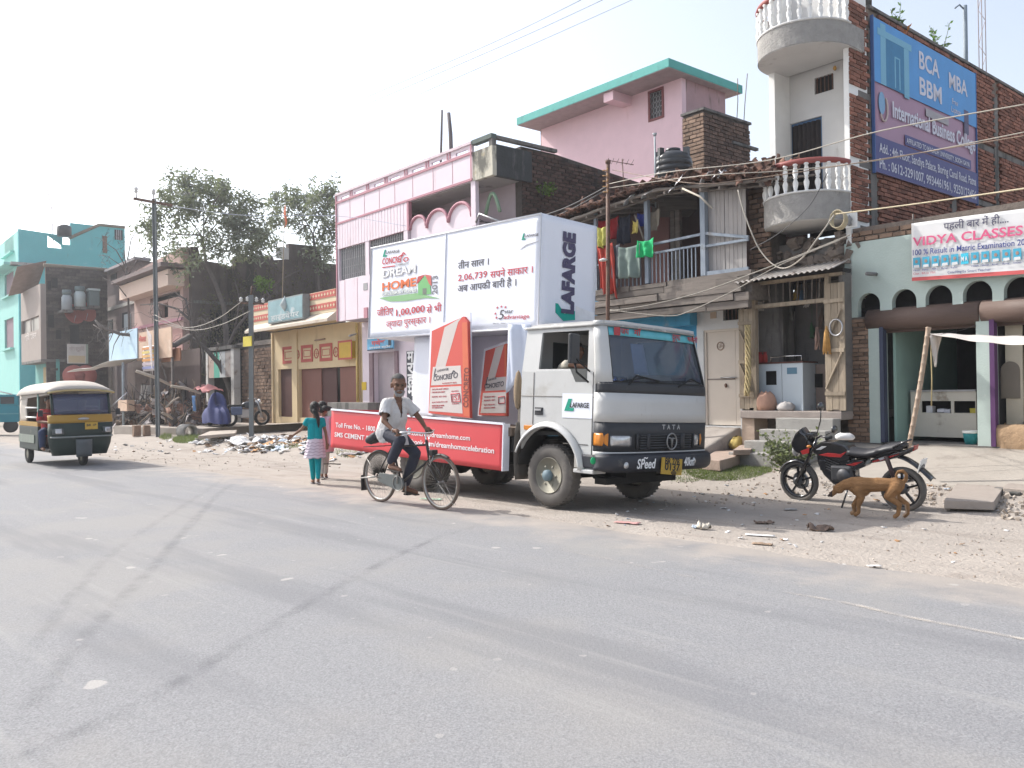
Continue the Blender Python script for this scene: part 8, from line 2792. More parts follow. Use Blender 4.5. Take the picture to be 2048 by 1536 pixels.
# --- two girls walking away along the verge
def girl(name,label,F,H,top,skirt,legs,hairdo,arm_l,arm_r,stride,hair_mt=hair_b,dup_mt=None,sk=skin2,headyaw=90):
 k=H/1.42
 g_=thing('person',label,'person',F)
 V=lambda x,y,z:Vector((x*k,y*k,z*k))
 b_=MB()
 b_.cap(V(-.05,0,.72),.082*k,V(.05,0,.72),.082*k)
 b_.cap(V(0,0,.75),.085*k,V(0,0,.98),.085*k)
 b_.cap(V(-.06,0,1.08),.062*k,V(.06,0,1.08),.062*k)
 b_.cap(V(0,0,.98),.085*k,V(0,0,1.08),.07*k)
 b_.cap(V(0,.0,1.12),.038*k,V(0,.02,1.21),.038*k)
 P=head(b_,V(0,.025,1.295),.98*k,R_(headyaw),0)
 for sg,arm in((-1,arm_l),(1,arm_r)):
  s0=V(sg*.125,0,1.10)
  e,w_=V(*arm[0]),V(*arm[1])
  b_.cap(V(sg*.07,0,1.10),.042*k,s0,.04*k)
  b_.cap(s0,.036*k,e,.028*k)
  b_.cap(e,.028*k,w_,.020*k)
  openhand(b_,w_,(w_-e),(0,-1,.1)if sg<0 else(0,1,.1),.82*k,1)
 for sg,st in((-1,stride),(1,-stride)):
  h,kn,an=V(sg*.055,0,.70),V(sg*.045,st*.5+.03,.40),V(sg*.032,st-.02+(0 if st>0 else-.03),.075+(0 if st>0 else .03))
  b_.cap(h,.072*k,kn,.048*k)
  b_.cap(kn,.048*k,an,.03*k)
  b_.cap(an-V(0,.02,.03),.028*k,an+V(sg*.01,.12,-.045),.026*k)
 me=blob(b_,.0085,3)
 me.materials.append(sk)
 link('body',me,g_)
 eyes(P,.98*k,g_)
 hb_=MB()
 hb_.ell(P(-.022,0,.045),(.098*k,.086*k,.098*k),14,M=Matrix.Rotation(R_(headyaw),3,'Z'))
 hb_.ell(P(-.045,0,-.01),(.07*k,.078*k,.08*k),12,M=Matrix.Rotation(R_(headyaw),3,'Z'))
 for c_ in hairdo:
  hb_.cap(V(*c_[0]),c_[1]*k,V(*c_[2]),c_[3]*k)
 hm=blob(hb_,.009,2)
 hm.materials.append(hair_mt)
 link('hair',hm,g_)
 t=MB()
 t.cap(V(-.035,0,.80),.098*k,V(.035,0,.80),.098*k)
 t.cap(V(-.03,0,.82),.098*k,V(-.03,0,1.0),.096*k)
 t.cap(V(.03,0,.82),.098*k,V(.03,0,1.0),.096*k)
 t.cap(V(-.07,0,1.075),.075*k,V(.07,0,1.075),.075*k)
 for sg,arm in((-1,arm_l),(1,arm_r)):
  s0,e=V(sg*.125,0,1.10),V(*arm[0])
  t.cap(V(sg*.08,0,1.10),.052*k,s0,.055*k)
  t.cap(s0,.055*k,s0.lerp(e,.35),.05*k)
 tm=blob(t,.009,2)
 carve(tm,lambda c_,n:c_.z>1.155*k or c_.z<.78*k)
 tm.materials.append(top)
 o=link('tunic',tm,g_)
 o.modifiers.new('thick','SOLIDIFY').thickness=.005
 def skf(s,q):
  a=s*2*math.pi
  r_=(.118+.050*(1-q))*k
  w2=1+.05*math.sin(a*7+q*3)
  return(1.12*r_*w2*math.cos(a),.95*r_*w2*math.sin(a),(.50+.30*q)*k)
 if skirt[1]=='frill':
  s2=MB()
  for i in range(6):
   z0,z1=.795-i*.052,.795-(i+1)*.052-.018
   s2.grid(44,2,lambda s,q:((lambda a,r_:(1.12*r_*math.cos(a)*k,.95*r_*math.sin(a)*k,(z0+(z1-z0)*q+.008*math.sin(a*9+i))*k))(s*6.2832,.100+.009*i+.026*q+.004*math.sin(s*6.2832*11+i))),0)
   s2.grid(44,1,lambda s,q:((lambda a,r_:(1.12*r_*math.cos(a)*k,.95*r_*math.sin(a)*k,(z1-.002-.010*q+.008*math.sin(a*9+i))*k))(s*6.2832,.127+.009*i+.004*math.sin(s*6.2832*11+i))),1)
  part('frilled_skirt',s2,[skirt[0],frill_shade],g_)['kind']='stuff'
 else:
  part('kameez_skirt',MB().grid(44,6,skf),skirt[0],g_)
 lg=[]
 for sg,st in((-1,stride),(1,-stride)):
  h,kn,an=V(sg*.055,0,.70),V(sg*.045,st*.5+.03,.40),V(sg*.032,st-.02+(0 if st>0 else-.03),.10+(0 if st>0 else .03))
  lg+=[(h,.082*k,kn,.060*k),(kn,.060*k,an,.040*k)]
 skinpart('leggings',lg,.0095,legs,g_,2)
 for sg,st in((-1,stride),(1,-stride)):
  an=V(sg*.032,st-.02+(0 if st>0 else-.03),.0+(.0 if st>0 else .025))
  part('slipper',MB().bar(an+V(0,-.06,.008),an+V(sg*.01,.14,.008),.07*k,.018,up=(0,0,1)),m('grey slipper',(.28,.26,.26),.7),g_)
 return g_
teal=m('teal cotton',(.0,.27,.30),.85,.06,6,.15,40)
frill=m('white pink frill',(.66,.57,.63),.85,.08,8)
frill_shade=m('shaded frill',(.42,.33,.40),.85,.08,8)  # darker copy of the frill, painted as shade under each tier's edge
fg=ground(631,968,HZ(*ground(631,968).xy))
G1=Fr(Matrix.Translation(fg)@Matrix.Rotation(R_(18),4,'Z'))
girl('person','girl in a teal top and white frilled skirt walking away with one arm out',G1,1.41,teal,(frill,'frill'),teal,[((.0,-.075,1.27),.05,(.045,-.10,1.15),.035),((.045,-.10,1.15),.036,(.055,-.105,1.03),.022),((.055,-.105,1.03),.022,(.055,-.10,.98),.01)],((-.21,.05,.96),(-.36,.08,.85)),((.185,.0,.88),(.205,.06,.70)),.10)
fg=ground(648,957,HZ(*ground(648,957).xy))
G2=Fr(Matrix.Translation(fg)@Matrix.Rotation(R_(12),4,'Z'))
lila=m('lilac dress',(.55,.42,.50),.85,.08,6)
g2=girl('person','girl in a pale lilac dress with her hair in a bun beside the teal girl',G2,1.42,lila,(m('pink white hem',(.58,.34,.38),.85,.12,9),'plain'),m('pale patterned leggings',(.50,.46,.42),.85,.3,14),[((.03,-.11,1.30),.055,(.09,-.10,1.29),.05),((.11,-.09,1.295),.04,(.13,-.07,1.30),.03)],((-.17,.02,.88),(-.18,.08,.72)),((.20,.03,.90),(.215,.08,.74)),-.09,headyaw=40)
part('scarf',MB().sheet(10,16,lambda s,t:(.02+.19*s+.02*math.sin(t*6),-.10+.02*math.sin(s*9),.62+.52*t),.006),m('sheer lilac scarf',(.52,.36,.44),.9),g2)
q=ground(668,958,HZ(*ground(668,958).xy))
single('stick',MB().tube([(-.22,0,.28),(.0,.0,.28),(.18,0,.27)],.012,5),m('dark stick',(.08,.07,.06)),'short dark stick held low by the lilac dressed girl','stick',Fr(Matrix.Translation((q.x-.05,q.y,q.z))))

# --- driver leaning out of the truck window
drv=thing('person','driver in a beige shirt resting his elbow on the truck window','person',T)
b_=MB()
b_.cap((-.15,-.48,1.42),.13,(-.12,-.48,1.72),.14)
b_.cap((-.12,-.58,1.86),.08,(-.12,-.36,1.86),.08)
b_.cap((-.1,-.47,1.92),.05,(-.06,-.47,2.0),.05)
P=head(b_,Vector((-.02,-.47,2.10)),1.0,R_(-10))
b_.cap((-.12,-.66,1.86),.055,(.24,-.93,1.90),.042)
b_.cap((.24,-.93,1.90),.042,(.44,-.82,1.86),.028)
fist(b_,(.44,-.82,1.86),(.50,-.72,1.83),(.3,.2,1),1,-1)
b_.cap((-.12,-.30,1.86),.055,(.10,-.22,1.66),.042)
b_.cap((.10,-.22,1.66),.042,(.34,-.33,1.74),.028)
fist(b_,(.34,-.33,1.74),(.41,-.38,1.76),(0,1,.4),1,1)
b_.cap((-.15,-.56,1.36),.09,(.28,-.56,1.36),.07)
b_.cap((-.15,-.40,1.36),.09,(.28,-.40,1.36),.07)
b_.cap((.28,-.56,1.36),.06,(.42,-.56,1.04),.045)
b_.cap((.28,-.40,1.36),.06,(.42,-.40,1.04),.045)
me=blob(b_,.011,3)
me.materials.append(skin2)
link('body',me,drv)
eyes(P,1,drv)
skinpart('hair',[],.010,hair_b,drv,2,ells=[(P(-.02,0,.05),(.10,.085,.09),12),(P(-.05,0,0),(.07,.078,.08),12)])
skinpart('shirt',[((-.15,-.48,1.42),.15,(-.12,-.48,1.74),.16),((-.12,-.60,1.86),.095,(-.12,-.34,1.86),.095),((-.12,-.66,1.86),.075,(.22,-.92,1.91),.066),((-.12,-.30,1.86),.075,(.06,-.235,1.70),.06)],.011,m('beige shirt',(.42,.39,.33),.85,.06,5),drv,3,cut=lambda c_,n:c_.z>1.955)
part('bracelet',MB().tube([(.33+.008*math.cos(a),-.875+.036*math.sin(a),1.885+.036*math.cos(a))for a in[i*.6283 for i in range(10)]],.012,5,closed=True),ink((.20,.04,.05)),drv)

# --- motorcycle
zm=-.085
RW,FW=ground(1809,1022,zm),ground(1601,1002,zm)
bd=FW-RW
Mo=Fr(Matrix.Translation(RW)@Matrix.Rotation(math.atan2(bd.y,bd.x),4,'Z')@Matrix.Rotation(R_(-6),4,'X'))
LM=bd.length
moto=thing('motorcycle','black motorcycle with red flashes parked on its side stand by the steps','motorcycle',Mo)
mb_=m('gloss black paint',(.012,.012,.015),.22,.05,4,spec=.6,coat=.6,stains=(((.05,.047,.044),.2,6,(1,1,1)),))
mr_=m('red decal',(.42,.03,.03),.3,.05,4,coat=.4)
ms_=m('silver decal',(.5,.5,.52),.3,.05,4)
eng=m('cast alloy',(.10,.10,.105),.5,.2,10,metal=.6)
seatm=m('black vinyl seat',(.03,.03,.034),.45,.1,8)
RWR=.29
for x,w2,nm in((0,.06,'rear'),(LM,.045,'front')):
 w_=thing_part('wheel',moto,TR(x,0,RWR))
 part('tyre',MB().lathe([(RWR-.06,-w2*.7),(RWR-.03,-w2),(RWR-.006,-w2*.6),(RWR,0),(RWR-.006,w2*.6),(RWR-.03,w2),(RWR-.06,w2*.7)],ax='y',n=44,ring=True),rub,w_)
 part('rim',MB().lathe([(RWR-.055,-.036),(RWR-.085,-.03),(RWR-.085,.03),(RWR-.055,.036)],ax='y',n=44,ring=True),mb_,w_)
 part('hub',MB().lathe([(.001,-.06),(.06,-.06),(.06,.06),(.001,.06)],ax='y',n=18),eng,w_)
 for k in range(5):
  a=k*1.2566+.3
  part('spoke',MB().bar((.05*math.cos(a),0,.05*math.sin(a)),((RWR-.08)*math.cos(a),0,(RWR-.08)*math.sin(a)),.028,.030,up=(0,1,0)),mb_,w_)
 if nm=='front':
  part('brake_disc',MB().lathe([(.07,-.055),(.125,-.055),(.125,-.051),(.07,-.051)],ax='y',n=26,ring=True),steel,w_)
mp=lambda pts,y=0.0:[Mo.y(*p,y)for p in pts]
def slab2(name,pts,hw,mt,par=None,bev=.02,y=0.0):
 return part(name,MB().plate(mp(pts,y),y-hw,y+hw),mt,par or moto,bevel=bev)
Pm=lambda px,py,y=0.0:(lambda q:Vector((q[0],y,q[1])))(Mo.y(px,py,y))

# bodywork traced from the side view
tk_=slab2('fuel_tank',((1632,893),(1650,882),(1675,882),(1700,890),(1712,903),(1706,918),(1680,918),(1650,912),(1634,904)),.12,mb_,bev=.06)
slab2('tank_decal',((1645,907),(1664,903),(1690,905),(1702,900),(1690,912),(1668,911)),.126,mr_,tk_,.004)
slab2('tank_decal',((1640,897),(1652,890),(1662,890),(1650,897)),.124,ms_,tk_,.004)
part('seat',MB().sheet(20,8,lambda s,t:(lambda q,h:(q[0],.115*(2*t-1)*(1-.35*s),q[1]+h-.05*abs(2*t-1)**3))(Mo.y(1702+108*s,902-2*s-13*max(0,s-.35)+8*math.sin(math.pi*min(1,s*1.4))*.6,0),0),-.06),seatm,moto)
slab2('seat_base',((1702,903),(1740,905),(1790,898),(1812,886),(1812,893),(1780,908),(1740,913),(1706,911)),.10,seatm,bev=.02)
cw_=slab2('headlight_cowl',((1587,885),(1596,866),(1607,855),(1609,862),(1618,868),(1630,888),(1626,905),(1610,908),(1594,900)),.10,mb_,bev=.035)
slab2('visor',((1597,866),(1608,854),(1617,866),(1606,872)),.06,m('smoked visor',(.03,.03,.035),.1,spec=.7),cw_,.01)
slab2('cowl_decal',((1608,900),(1626,893),(1625,904),(1612,907)),.102,mr_,cw_,.004)
part('headlight',MB().ell(tuple(Pm(1593,901)),(.05,.085,.085),16),hl,cw_)
slab2('side_panel',((1697,925),(1712,918),(1735,918),(1738,930),(1722,937),(1700,935)),.105,mb_,bev=.02)
slab2('side_decal',((1699,927),(1720,922),(1734,920),(1716,929)),.108,mr_,None,.003)
slab2('tail_panel',((1745,918),(1775,908),(1815,898),(1834,890),(1828,902),(1800,914),(1765,922),(1745,925)),.085,mb_,bev=.02)
slab2('tail_decal',((1750,920),(1770,914),(1806,905),(1780,916),(1752,923)),.088,mr_,None,.003)
slab2('tail_decal',((1762,915),(1776,911),(1780,914),(1766,919)),.089,ms_,None,.003)
slab2('tail_lamp',((1826,893),(1835,889),(1832,900),(1826,902)),.06,m('tail lamp red',(.3,.03,.03),.2),None,.008)
part('grab_rail',MB().tube([Pm(1785,896,.12),Pm(1808,884,.12),Pm(1822,879,.08),Pm(1822,879,-.08),Pm(1808,884,-.12),Pm(1785,896,-.12)],.014,7),mb_,moto)
part('rear_mudguard',MB().sheet(12,4,lambda s,t:(lambda q:(q[0],.075*(2*t-1),q[1]-.02*abs(2*t-1)**2))(Mo.y(*((1800+66*s),912+46*s**1.5),0)),-.012),mb_,moto)
part('front_fender',MB().sheet(18,6,lambda s,t:(LM+(RWR+.03-.03*abs(2*t-1)**2)*math.cos(R_(20+110*s)),.062*(2*t-1),RWR+(RWR+.03-.03*abs(2*t-1)**2)*math.sin(R_(20+110*s))),.006),mb_,moto)
nq=Pm(1834,930)
np_=part('number_plate',MB().box(-.010,.0,-.10,.10,-.085,.085,M=TR(nq.x-.06,0,nq.z,0,R_(-18))),white,moto)
text('BR 06',.06,np_,INK,TR(nq.x-.075,.08,nq.z+.01,0,R_(-18),R_(-90))@FRONT,width=.14,bold=.02)
text('8773',.07,np_,INK,TR(nq.x-.075,.08,nq.z-.07,0,R_(-18),R_(-90))@FRONT,width=.14,bold=.02)
for y in(-.07,.07):
 part('fork',MB().tube([(LM,y,RWR),Pm(1622,905,y),Pm(1634,876,y)],[.026,.022,.018],8),eng if y<0 else mb_,moto)
part('frame_tube',MB().tube([Pm(1640,905),Pm(1655,930),Pm(1668,952),Pm(1720,955)],.022,7),mb_,moto)
part('frame_tube',MB().tube([Pm(1650,912),Pm(1730,915),Pm(1790,910)],.02,7),mb_,moto)
slab2('lower_fairing',((1638,906),(1704,914),(1716,940),(1708,966),(1672,968),(1652,948),(1640,925)),.085,mb_,bev=.03)
part('engine',MB().box(-.14,.16,-.13,.13,-.10,.12,M=TR(*Pm(1692,946))),eng,moto,bevel=.03)
en2=part('cylinder',MB().box(-.08,.08,-.09,.09,-.10,.12,M=TR(*Pm(1672,930),0,R_(-20))),mb_,moto,bevel=.02)
for k in range(5):
 p=Pm(1672,930)
 part('fin',MB().box(-.10,.10,-.11,.11,-.005,.005,M=TR(p.x,0,p.z-.07+k*.035,0,R_(-20))),eng,en2)
part('engine_cover',MB().lathe([(.001,0),(.10,0),(.09,.03),(.001,.035)],(Pm(1697,948).x,.13,Pm(1697,948).z),'y',22),eng,moto)
part('radiator_shroud',MB().box(-.05,.05,-.10,.10,-.10,.06,M=TR(*Pm(1652,925))),mb_,moto,bevel=.02)
part('swingarm',MB().tube([Pm(1722,960,.09),(0,.09,RWR)],.025,7),mb_,moto)
part('swingarm',MB().tube([Pm(1722,960,-.09),(0,-.09,RWR)],.025,7),mb_,moto)
part('shock',MB().tube([Pm(1772,912,.10),(.04,.10,RWR+.08)],.03,8),m('dark spring',(.05,.03,.03),.4),moto)
part('exhaust',MB().tube([Pm(1660,955,-.12),Pm(1720,968,-.15),Pm(1770,966,-.17),Pm(1830,955,-.17)],[.022,.025,.05,.055],10),chrome,moto)
part('chain_guard',MB().box(.05,.40,.10,.115,RWR-.02,RWR+.06),mb_,moto,bevel=.01)
part('footrest',MB().tube([Pm(1714,962,.10),Pm(1714,962,.24)],.014,6),black,moto)
ss0=Pm(1700,965,.12)
part('side_stand',MB().tube([ss0,(ss0.x+.05,.30,.035)],.013,6).box(ss0.x+.02,ss0.x+.09,.27,.34,.022,.034),mb_,moto)
part('handlebar',MB().tube([Pm(1655,876,.34),Pm(1642,872,.22),Pm(1632,878,.06),Pm(1632,878,-.06),Pm(1642,872,-.22),Pm(1655,876,-.34)],.014,7),mb_,moto)
for y in(.34,-.34):
 p=Pm(1655,876,y)
 part('grip',MB().tube([(p.x,y-.1*(y>0)+0,p.z),(p.x-.02,y+.07*(1 if y>0 else-1),p.z-.005)],.02,8),black,moto)
for(px,py,y),(qx,qy)in(((1642,813,.30),(1634,868)),((1669,859,-.28),(1652,870))):
 a=Pm(px,py,y)
 mo_=part('mirror',MB().ell(tuple(a),(.03,.075,.06),14),mb_,moto)
 part('mirror_stalk',MB().tube([Pm(qx,qy,y*.8),Pm((px+qx)/2+3,(py+qy)/2,y*.95),tuple(a)],.008,6),mb_,mo_)
part('instrument_pod',MB().box(-.05,.05,-.09,.09,-.03,.05,M=TR(*Pm(1624,872))),mb_,moto,bevel=.02)
for y in(.14,-.14):
 part('turn_signal',MB().ell(tuple(Pm(1618,893,y)),(.035,.03,.022),10),m('amber lens',(.55,.20,.03)),moto)
part('key_cables',MB().tube([Pm(1630,880,.08),Pm(1620,870,.12),Pm(1612,885,.1),Pm(1622,915,.08)],.008,5),black,moto)

# --- dog
zd=-.07
dA,dB=ground(1712,1031,zd),ground(1806,1036,zd)
dd=(dA-dB)
mid=(dA+dB)/2
Dg=Fr(Matrix.Translation(mid)@Matrix.Rotation(math.atan2(dd.y,dd.x),4,'Z'))
dog=thing('dog','tan street dog with a curled tail sniffing past the motorcycle','dog',Dg)
hl2=dd.length/2
tan=m('tan dog fur',(.30,.165,.078),.95,.28,9,.8,55,spec=.1,grain=(.5,2,2),stains=(((.42,.28,.17),.3,5,(1,1,1)),((.19,.10,.05),.25,7,(1,1,1))))
b_=MB()
xs,xh=hl2+.02,-hl2+.08
b_.ell((xs-.06,0,.375),(.15,.088,.112),14)
b_.ell((xs-.08,0,.33),(.12,.07,.10),14)
b_.cap((xs-.05,0,.385),.098,(.0,0,.39),.088)
b_.cap((.02,0,.395),.09,(xh+.05,0,.40),.08)
b_.ell((xh,0,.395),(.11,.084,.095),14)
b_.cap((xs,0,.40),.084,(xs+.10,0,.375),.066)
b_.cap((xs+.09,0,.38),.068,(xs+.15,0,.35),.058)
hd=Vector((xs+.175,0,.325))
b_.ell(hd,(.072,.060,.062),12)
b_.cap(hd+Vector((.03,0,-.02)),.036,hd+Vector((.105,0,-.085)),.023)
b_.cap(hd+Vector((.03,0,-.035)),.026,hd+Vector((.085,0,-.095)),.016)
for q in(-1,1):
 b_.cap(hd+Vector((-.025,q*.038,.035)),.020,hd+Vector((-.06,q*.055,.075)),.009)
def leg(pts,rs):
 for(p,r),(p2,r2)in zip(zip(pts,rs),zip(pts[1:],rs[1:])):
  b_.cap(p,r,p2,r2,9)
leg([(xs-.05,.05,.33),(xs-.09,.05,.235),(xs-.055,.045,.13),(xs-.055,.045,.045),(xs-.02,.045,.02)],[.06,.045,.029,.023,.027])
leg([(xs-.06,-.05,.33),(xs-.07,-.05,.235),(xs+.01,-.045,.125),(xs+.0,-.045,.045),(xs+.03,-.045,.02)],[.06,.045,.029,.023,.027])
leg([(xh-.01,.055,.37),(xh+.075,.055,.265),(xh-.045,.05,.165),(xh-.03,.05,.05),(xh+.005,.05,.02)],[.078,.054,.031,.024,.027])
leg([(xh-.01,-.055,.37),(xh+.02,-.055,.26),(xh-.125,-.05,.165),(xh-.13,-.05,.05),(xh-.095,-.05,.02)],[.078,.054,.031,.024,.027])
tl_=[(xh-.09,0,.43),(xh-.12,.0,.47),(xh-.125,.01,.53),(xh-.09,.02,.575),(xh-.035,.025,.565),(xh-.01,.03,.515),(xh-.035,.03,.47)]
for i in range(6):
 b_.cap(tl_[i],.026-.0022*i,tl_[i+1],.026-.0022*(i+1),8)
me=blob(b_,.0075,3)
dk=m('dark muzzle',(.05,.03,.025),.8)
pale_b=m('pale belly fur',(.48,.34,.24),.9,.1,8)
tint(me,[tan,dk,pale_b],lambda c_,n:1 if(c_.x>hd.x+.075)else(2 if(c_.z<.30 and abs(c_.y)<.028 and xh-.02<c_.x<xs-.1)or(c_.y<0 and c_.x<xh+.03 and n.x>.2 and c_.z<.3)else 0))
link('body',me,dog)
for q in(-1,1):
 part('eye',MB().ell(hd+Vector((.048,q*.03,.012)),(.007,.007,.007),6),black,dog)
part('nose',MB().ell(hd+Vector((.125,0,-.095)),(.014,.016,.012),8),black,dog)

# --- auto rickshaw
fw=ground(166,931)
Au=Fr(Matrix.Translation(fw)@Matrix.Rotation(R_(43),4,'Z'))
auto=thing('auto_rickshaw','green and yellow auto rickshaw with a cream canvas top coming up the road','auto rickshaw',Au)
gB=m('dark green paint',(.018,.034,.030),.5,.12,4,stains=(((.10,.10,.09),.3,3,(1,1,1)),))
yB=m('auto yellow',(.36,.21,.035),.5,.08,4)
can=m('cream canvas',(.50,.455,.40),.85,.08,3,.2,14,stains=(((.36,.32,.27),.3,2,(1,1,1)),))
ay=lambda px,py,y=0.0:Au.y(px,py,y)
w2=.64
xc=(ay(105,870)[0]+ay(214,870)[0])/2
zf0,zf1,zf2,zf3,zf4=ay(165,908)[1],ay(165,845)[1],ay(165,829)[1],ay(165,787)[1],ay(165,757,.5)[1]
LA=2.45
def apt(s,z,k=0.0):
 """rounded front in plan"""
 t=s*math.pi/2
 yy=math.copysign(abs(math.sin(t))**.6,math.sin(t))*(.84+.16*min(1,max(0,(z-zf0)/.4))**.6)
 return(xc+w2*yy,-.02+k-.22*max(0,math.cos(t))**.6,z)
def aband(name,z0,z1,mt,k0=0.0,k1=0.0,a=1.0):
 return part(name,MB().sheet(30,3,lambda s,t:apt(a*(2*s-1),z0+(z1-z0)*t,k0+(k1-k0)*t),.02),mt,auto)
aband('front_body',zf0,zf1,gB,.10,.0)
aband('yellow_band',zf1+.002,zf2,yB,.0,.04)
wsx=part('windscreen',MB().sheet(24,4,lambda s,t:apt(.62*(2*s-1),zf2+.01+(zf3-zf2-.02)*t,.06+.10*t),.006),glass('auto glass',(.05,.06,.12),.6),auto)
for sg in(-1,1):
 part('windscreen_post',MB().tube([apt(sg*.66,zf2,.05),apt(sg*.66,zf3,.16)],.03,6),gB,auto)
part('tassel_strip',MB().sheet(30,2,lambda s,t:apt(.62*(2*s-1),zf3-.14+.13*t,.16),.006),m('dark blue tassels',(.05,.06,.16),.8,.3,20),wsx)
part('dash_cloth',MB().sheet(14,3,lambda s,t:apt(.6*(2*s-1),zf2+.02+.06*t,.12+.12*t),.01),m('pale blue cloth',(.25,.36,.55),.8,.15,6),auto)

# canvas roof
part('canvas_roof',MB().sheet(16,16,lambda s,t:(xc+(w2+.06)*(2*s-1),-.12+(LA+.1)*t,zf3+(.02+.27*(1-abs(2*s-1)**3)**.7*(1-max(0,1-t*4)**2*.72))-.05*t),.02),can,auto)
part('roof_lip',MB().tube([(xc+(w2+.05)*(2*i/12-1),-.13,zf3+.015+.06*(1-abs(2*i/12-1)**3))for i in range(13)],.022,6),m('ochre lip',(.45,.36,.18),.7),auto)
part('rear_canvas',MB().box(xc-w2,xc+w2,LA-.05,LA,.45,zf3+.1),can,auto)
for x_ in(xc-w2,xc+w2):
 part('roof_side',MB().sheet(8,4,lambda s,t:(x_,-.05+LA*s,zf3-(.04+.10*s)*(1-t)+.02),.02),can,auto)
 part('lower_side',MB().box(x_-.03,x_+.03,.75,LA-.06,.34,.88),gB,auto,bevel=.02)
 part('yellow_side',MB().box(x_-.035,x_+.035,.75,LA-.06,.882,.98),yB,auto)
 part('ribbed_sill',MB().box(x_-.05,x_+.05,1.0,LA-.1,.50,.68),m('ribbed grey',(.22,.25,.21),.6),auto)
 part('canvas_flap',MB().sheet(6,6,lambda s,t:(x_+.01*math.sin(t*9),LA-.60+.56*s-.10*t*(1-s),.95+(zf3-.95)*t),.012),can,auto)
 part('door_post',MB().tube([(x_,.78,.4),(x_,.80,zf3)],.025,6),m('mint post',(.22,.36,.31),.6),auto)
 part('grab_bar',MB().tube([(x_,.80,1.30),(x_,LA-.6,1.30)],.018,6),white,auto)
 part('grab_bar',MB().tube([(x_,.80,1.08),(x_,LA-.6,1.08)],.018,6),white,auto)
part('floor',MB().box(xc-w2+.04,xc+w2-.04,.1,LA-.06,.32,.38),under,auto)
part('rear_seat',MB().box(xc-w2+.06,xc+w2-.06,1.35,1.85,.39,.75),m('seat brown',(.07,.04,.04),.7),auto,bevel=.04)
part('seat_back',MB().box(xc-w2+.06,xc+w2-.06,1.86,2.0,.39,1.2),m('seat brown',(.07,.04,.04)),auto,bevel=.04)
part('driver_seat',MB().box(xc-.45,xc+.45,.58,.95,.39,.72),m('seat brown',(.07,.04,.04)),auto,bevel=.04)
for q,nm in((-1,'left'),(1,'right')):
 o=part('headlight_housing',MB().sheet(8,3,lambda s,t:apt(q*(.30+.45*s),ay(165,866)[1]+.14*t,-.03+.03*t),.02),m('grey housing',(.07,.08,.08),.5),auto)
 part('lens',MB().sheet(6,3,lambda s,t:apt(q*(.36+.24*s),ay(165,865)[1]+.11*t,-.06+.03*t),.01),hl,o)
npx=part('number_plate',MB().box(xc+.02,xc+.28,-.29,-.275,ay(165,858)[1],ay(165,845)[1]+.01),m('yellow plate',(.50,.32,.05)),auto)
text('BR 1P',.07,npx,INK,on_wall(xc+.05,-.292,ay(165,852)[1]),width=.2,bold=.02)
part('badge',MB().ell((xc,-.25,(zf1+zf2)/2),(.12,.02,.03),10),steel,auto)
part('lower_bumper',MB().tube([apt(s/10,ay(165,872)[1],-.04)for s in range(-9,10)],.018,6),m('grey metal bar',(.22,.24,.24),.5),auto)
part('front_mudguard',MB().sheet(8,4,lambda s,t:(xc+.16*(2*s-1),-.26-.12*math.sin(math.pi*s)*t,.22+.38*t),.015),m('grey blue mudguard',(.10,.115,.125),.6),auto)
xw0=Au.I@fw
for x,y in((xc+.05,.0),(xc-.56,1.95),(xc+.56,1.95)):
 w_=thing_part('wheel',auto,TR(x,y,.22))
 part('tyre',MB().lathe([(.11,-.045),(.19,-.055),(.22,-.03),(.22,.03),(.19,.055),(.11,.045)],ax='x',n=26,ring=True),black,w_)
 part('rim',MB().lathe([(.001,-.03),(.11,-.04),(.11,.04),(.001,.03)],ax='x',n=18),dust_st,w_)
for q in(-1,1):
 mr=part('mirror',MB().box(xc+q*(w2+.16)-.05,xc+q*(w2+.16)+.05,-.02,.0,zf2-.02,zf2+.12),blk_p,auto,bevel=.01)
 part('mirror_arm',MB().tube([(xc+q*w2*.95,.0,zf2+.05),(xc+q*(w2+.16),0,zf2+.05)],.01,5),blk_p,mr)
part('aerial',MB().tube([(xc+w2,.02,zf2+.15),(xc+w2+.38,.02,zf2+.48)],.012,5),chrome,auto)
dr2=thing('person','rickshaw driver in a red shirt leaning out at the left of his vehicle','person',Au)
xd=xc-w2+.16
b_=MB()
b_.cap((xd,.62,.82),.13,(xd-.04,.52,1.14),.13)
b_.cap((xd-.13,.52,1.20),.07,(xd+.08,.52,1.20),.07)
b_.cap((xd-.03,.51,1.26),.05,(xd-.03,.49,1.34),.05)
P=head(b_,Vector((xd-.03,.47,1.43)),1.0,R_(-90))
for sg,e,w_ in((-1,(xd-.25,.42,1.0),(xd-.12,.14,.98)),(1,(xd+.22,.40,1.0),(xd+.25,.12,.98))):
 b_.cap((xd-.03+sg*.15,.52,1.20),.05,e,.038)
 b_.cap(e,.038,w_,.027)
 fist(b_,w_,Vector(w_)+Vector((0,-.08,-.01)),(1,0,0),1,1)
for sg,kx in((-1,xd-.24),(1,xd+.12)):
 b_.cap((xd+sg*.07,.60,.78),.085,(kx,.20,.76),.06)
 b_.cap((kx,.20,.76),.06,(kx+.02,.26,.44),.045)
 b_.cap((kx+.02,.28,.42),.04,(kx+.01,.10,.40),.035)
me=blob(b_,.012,3)
me.materials.append(skin2)
link('body',me,dr2)
eyes(P,1,dr2)
skinpart('hair',[],.012,hair_b,dr2,2,ells=[(P(-.02,0,.05),(.09,.10,.09),12)])
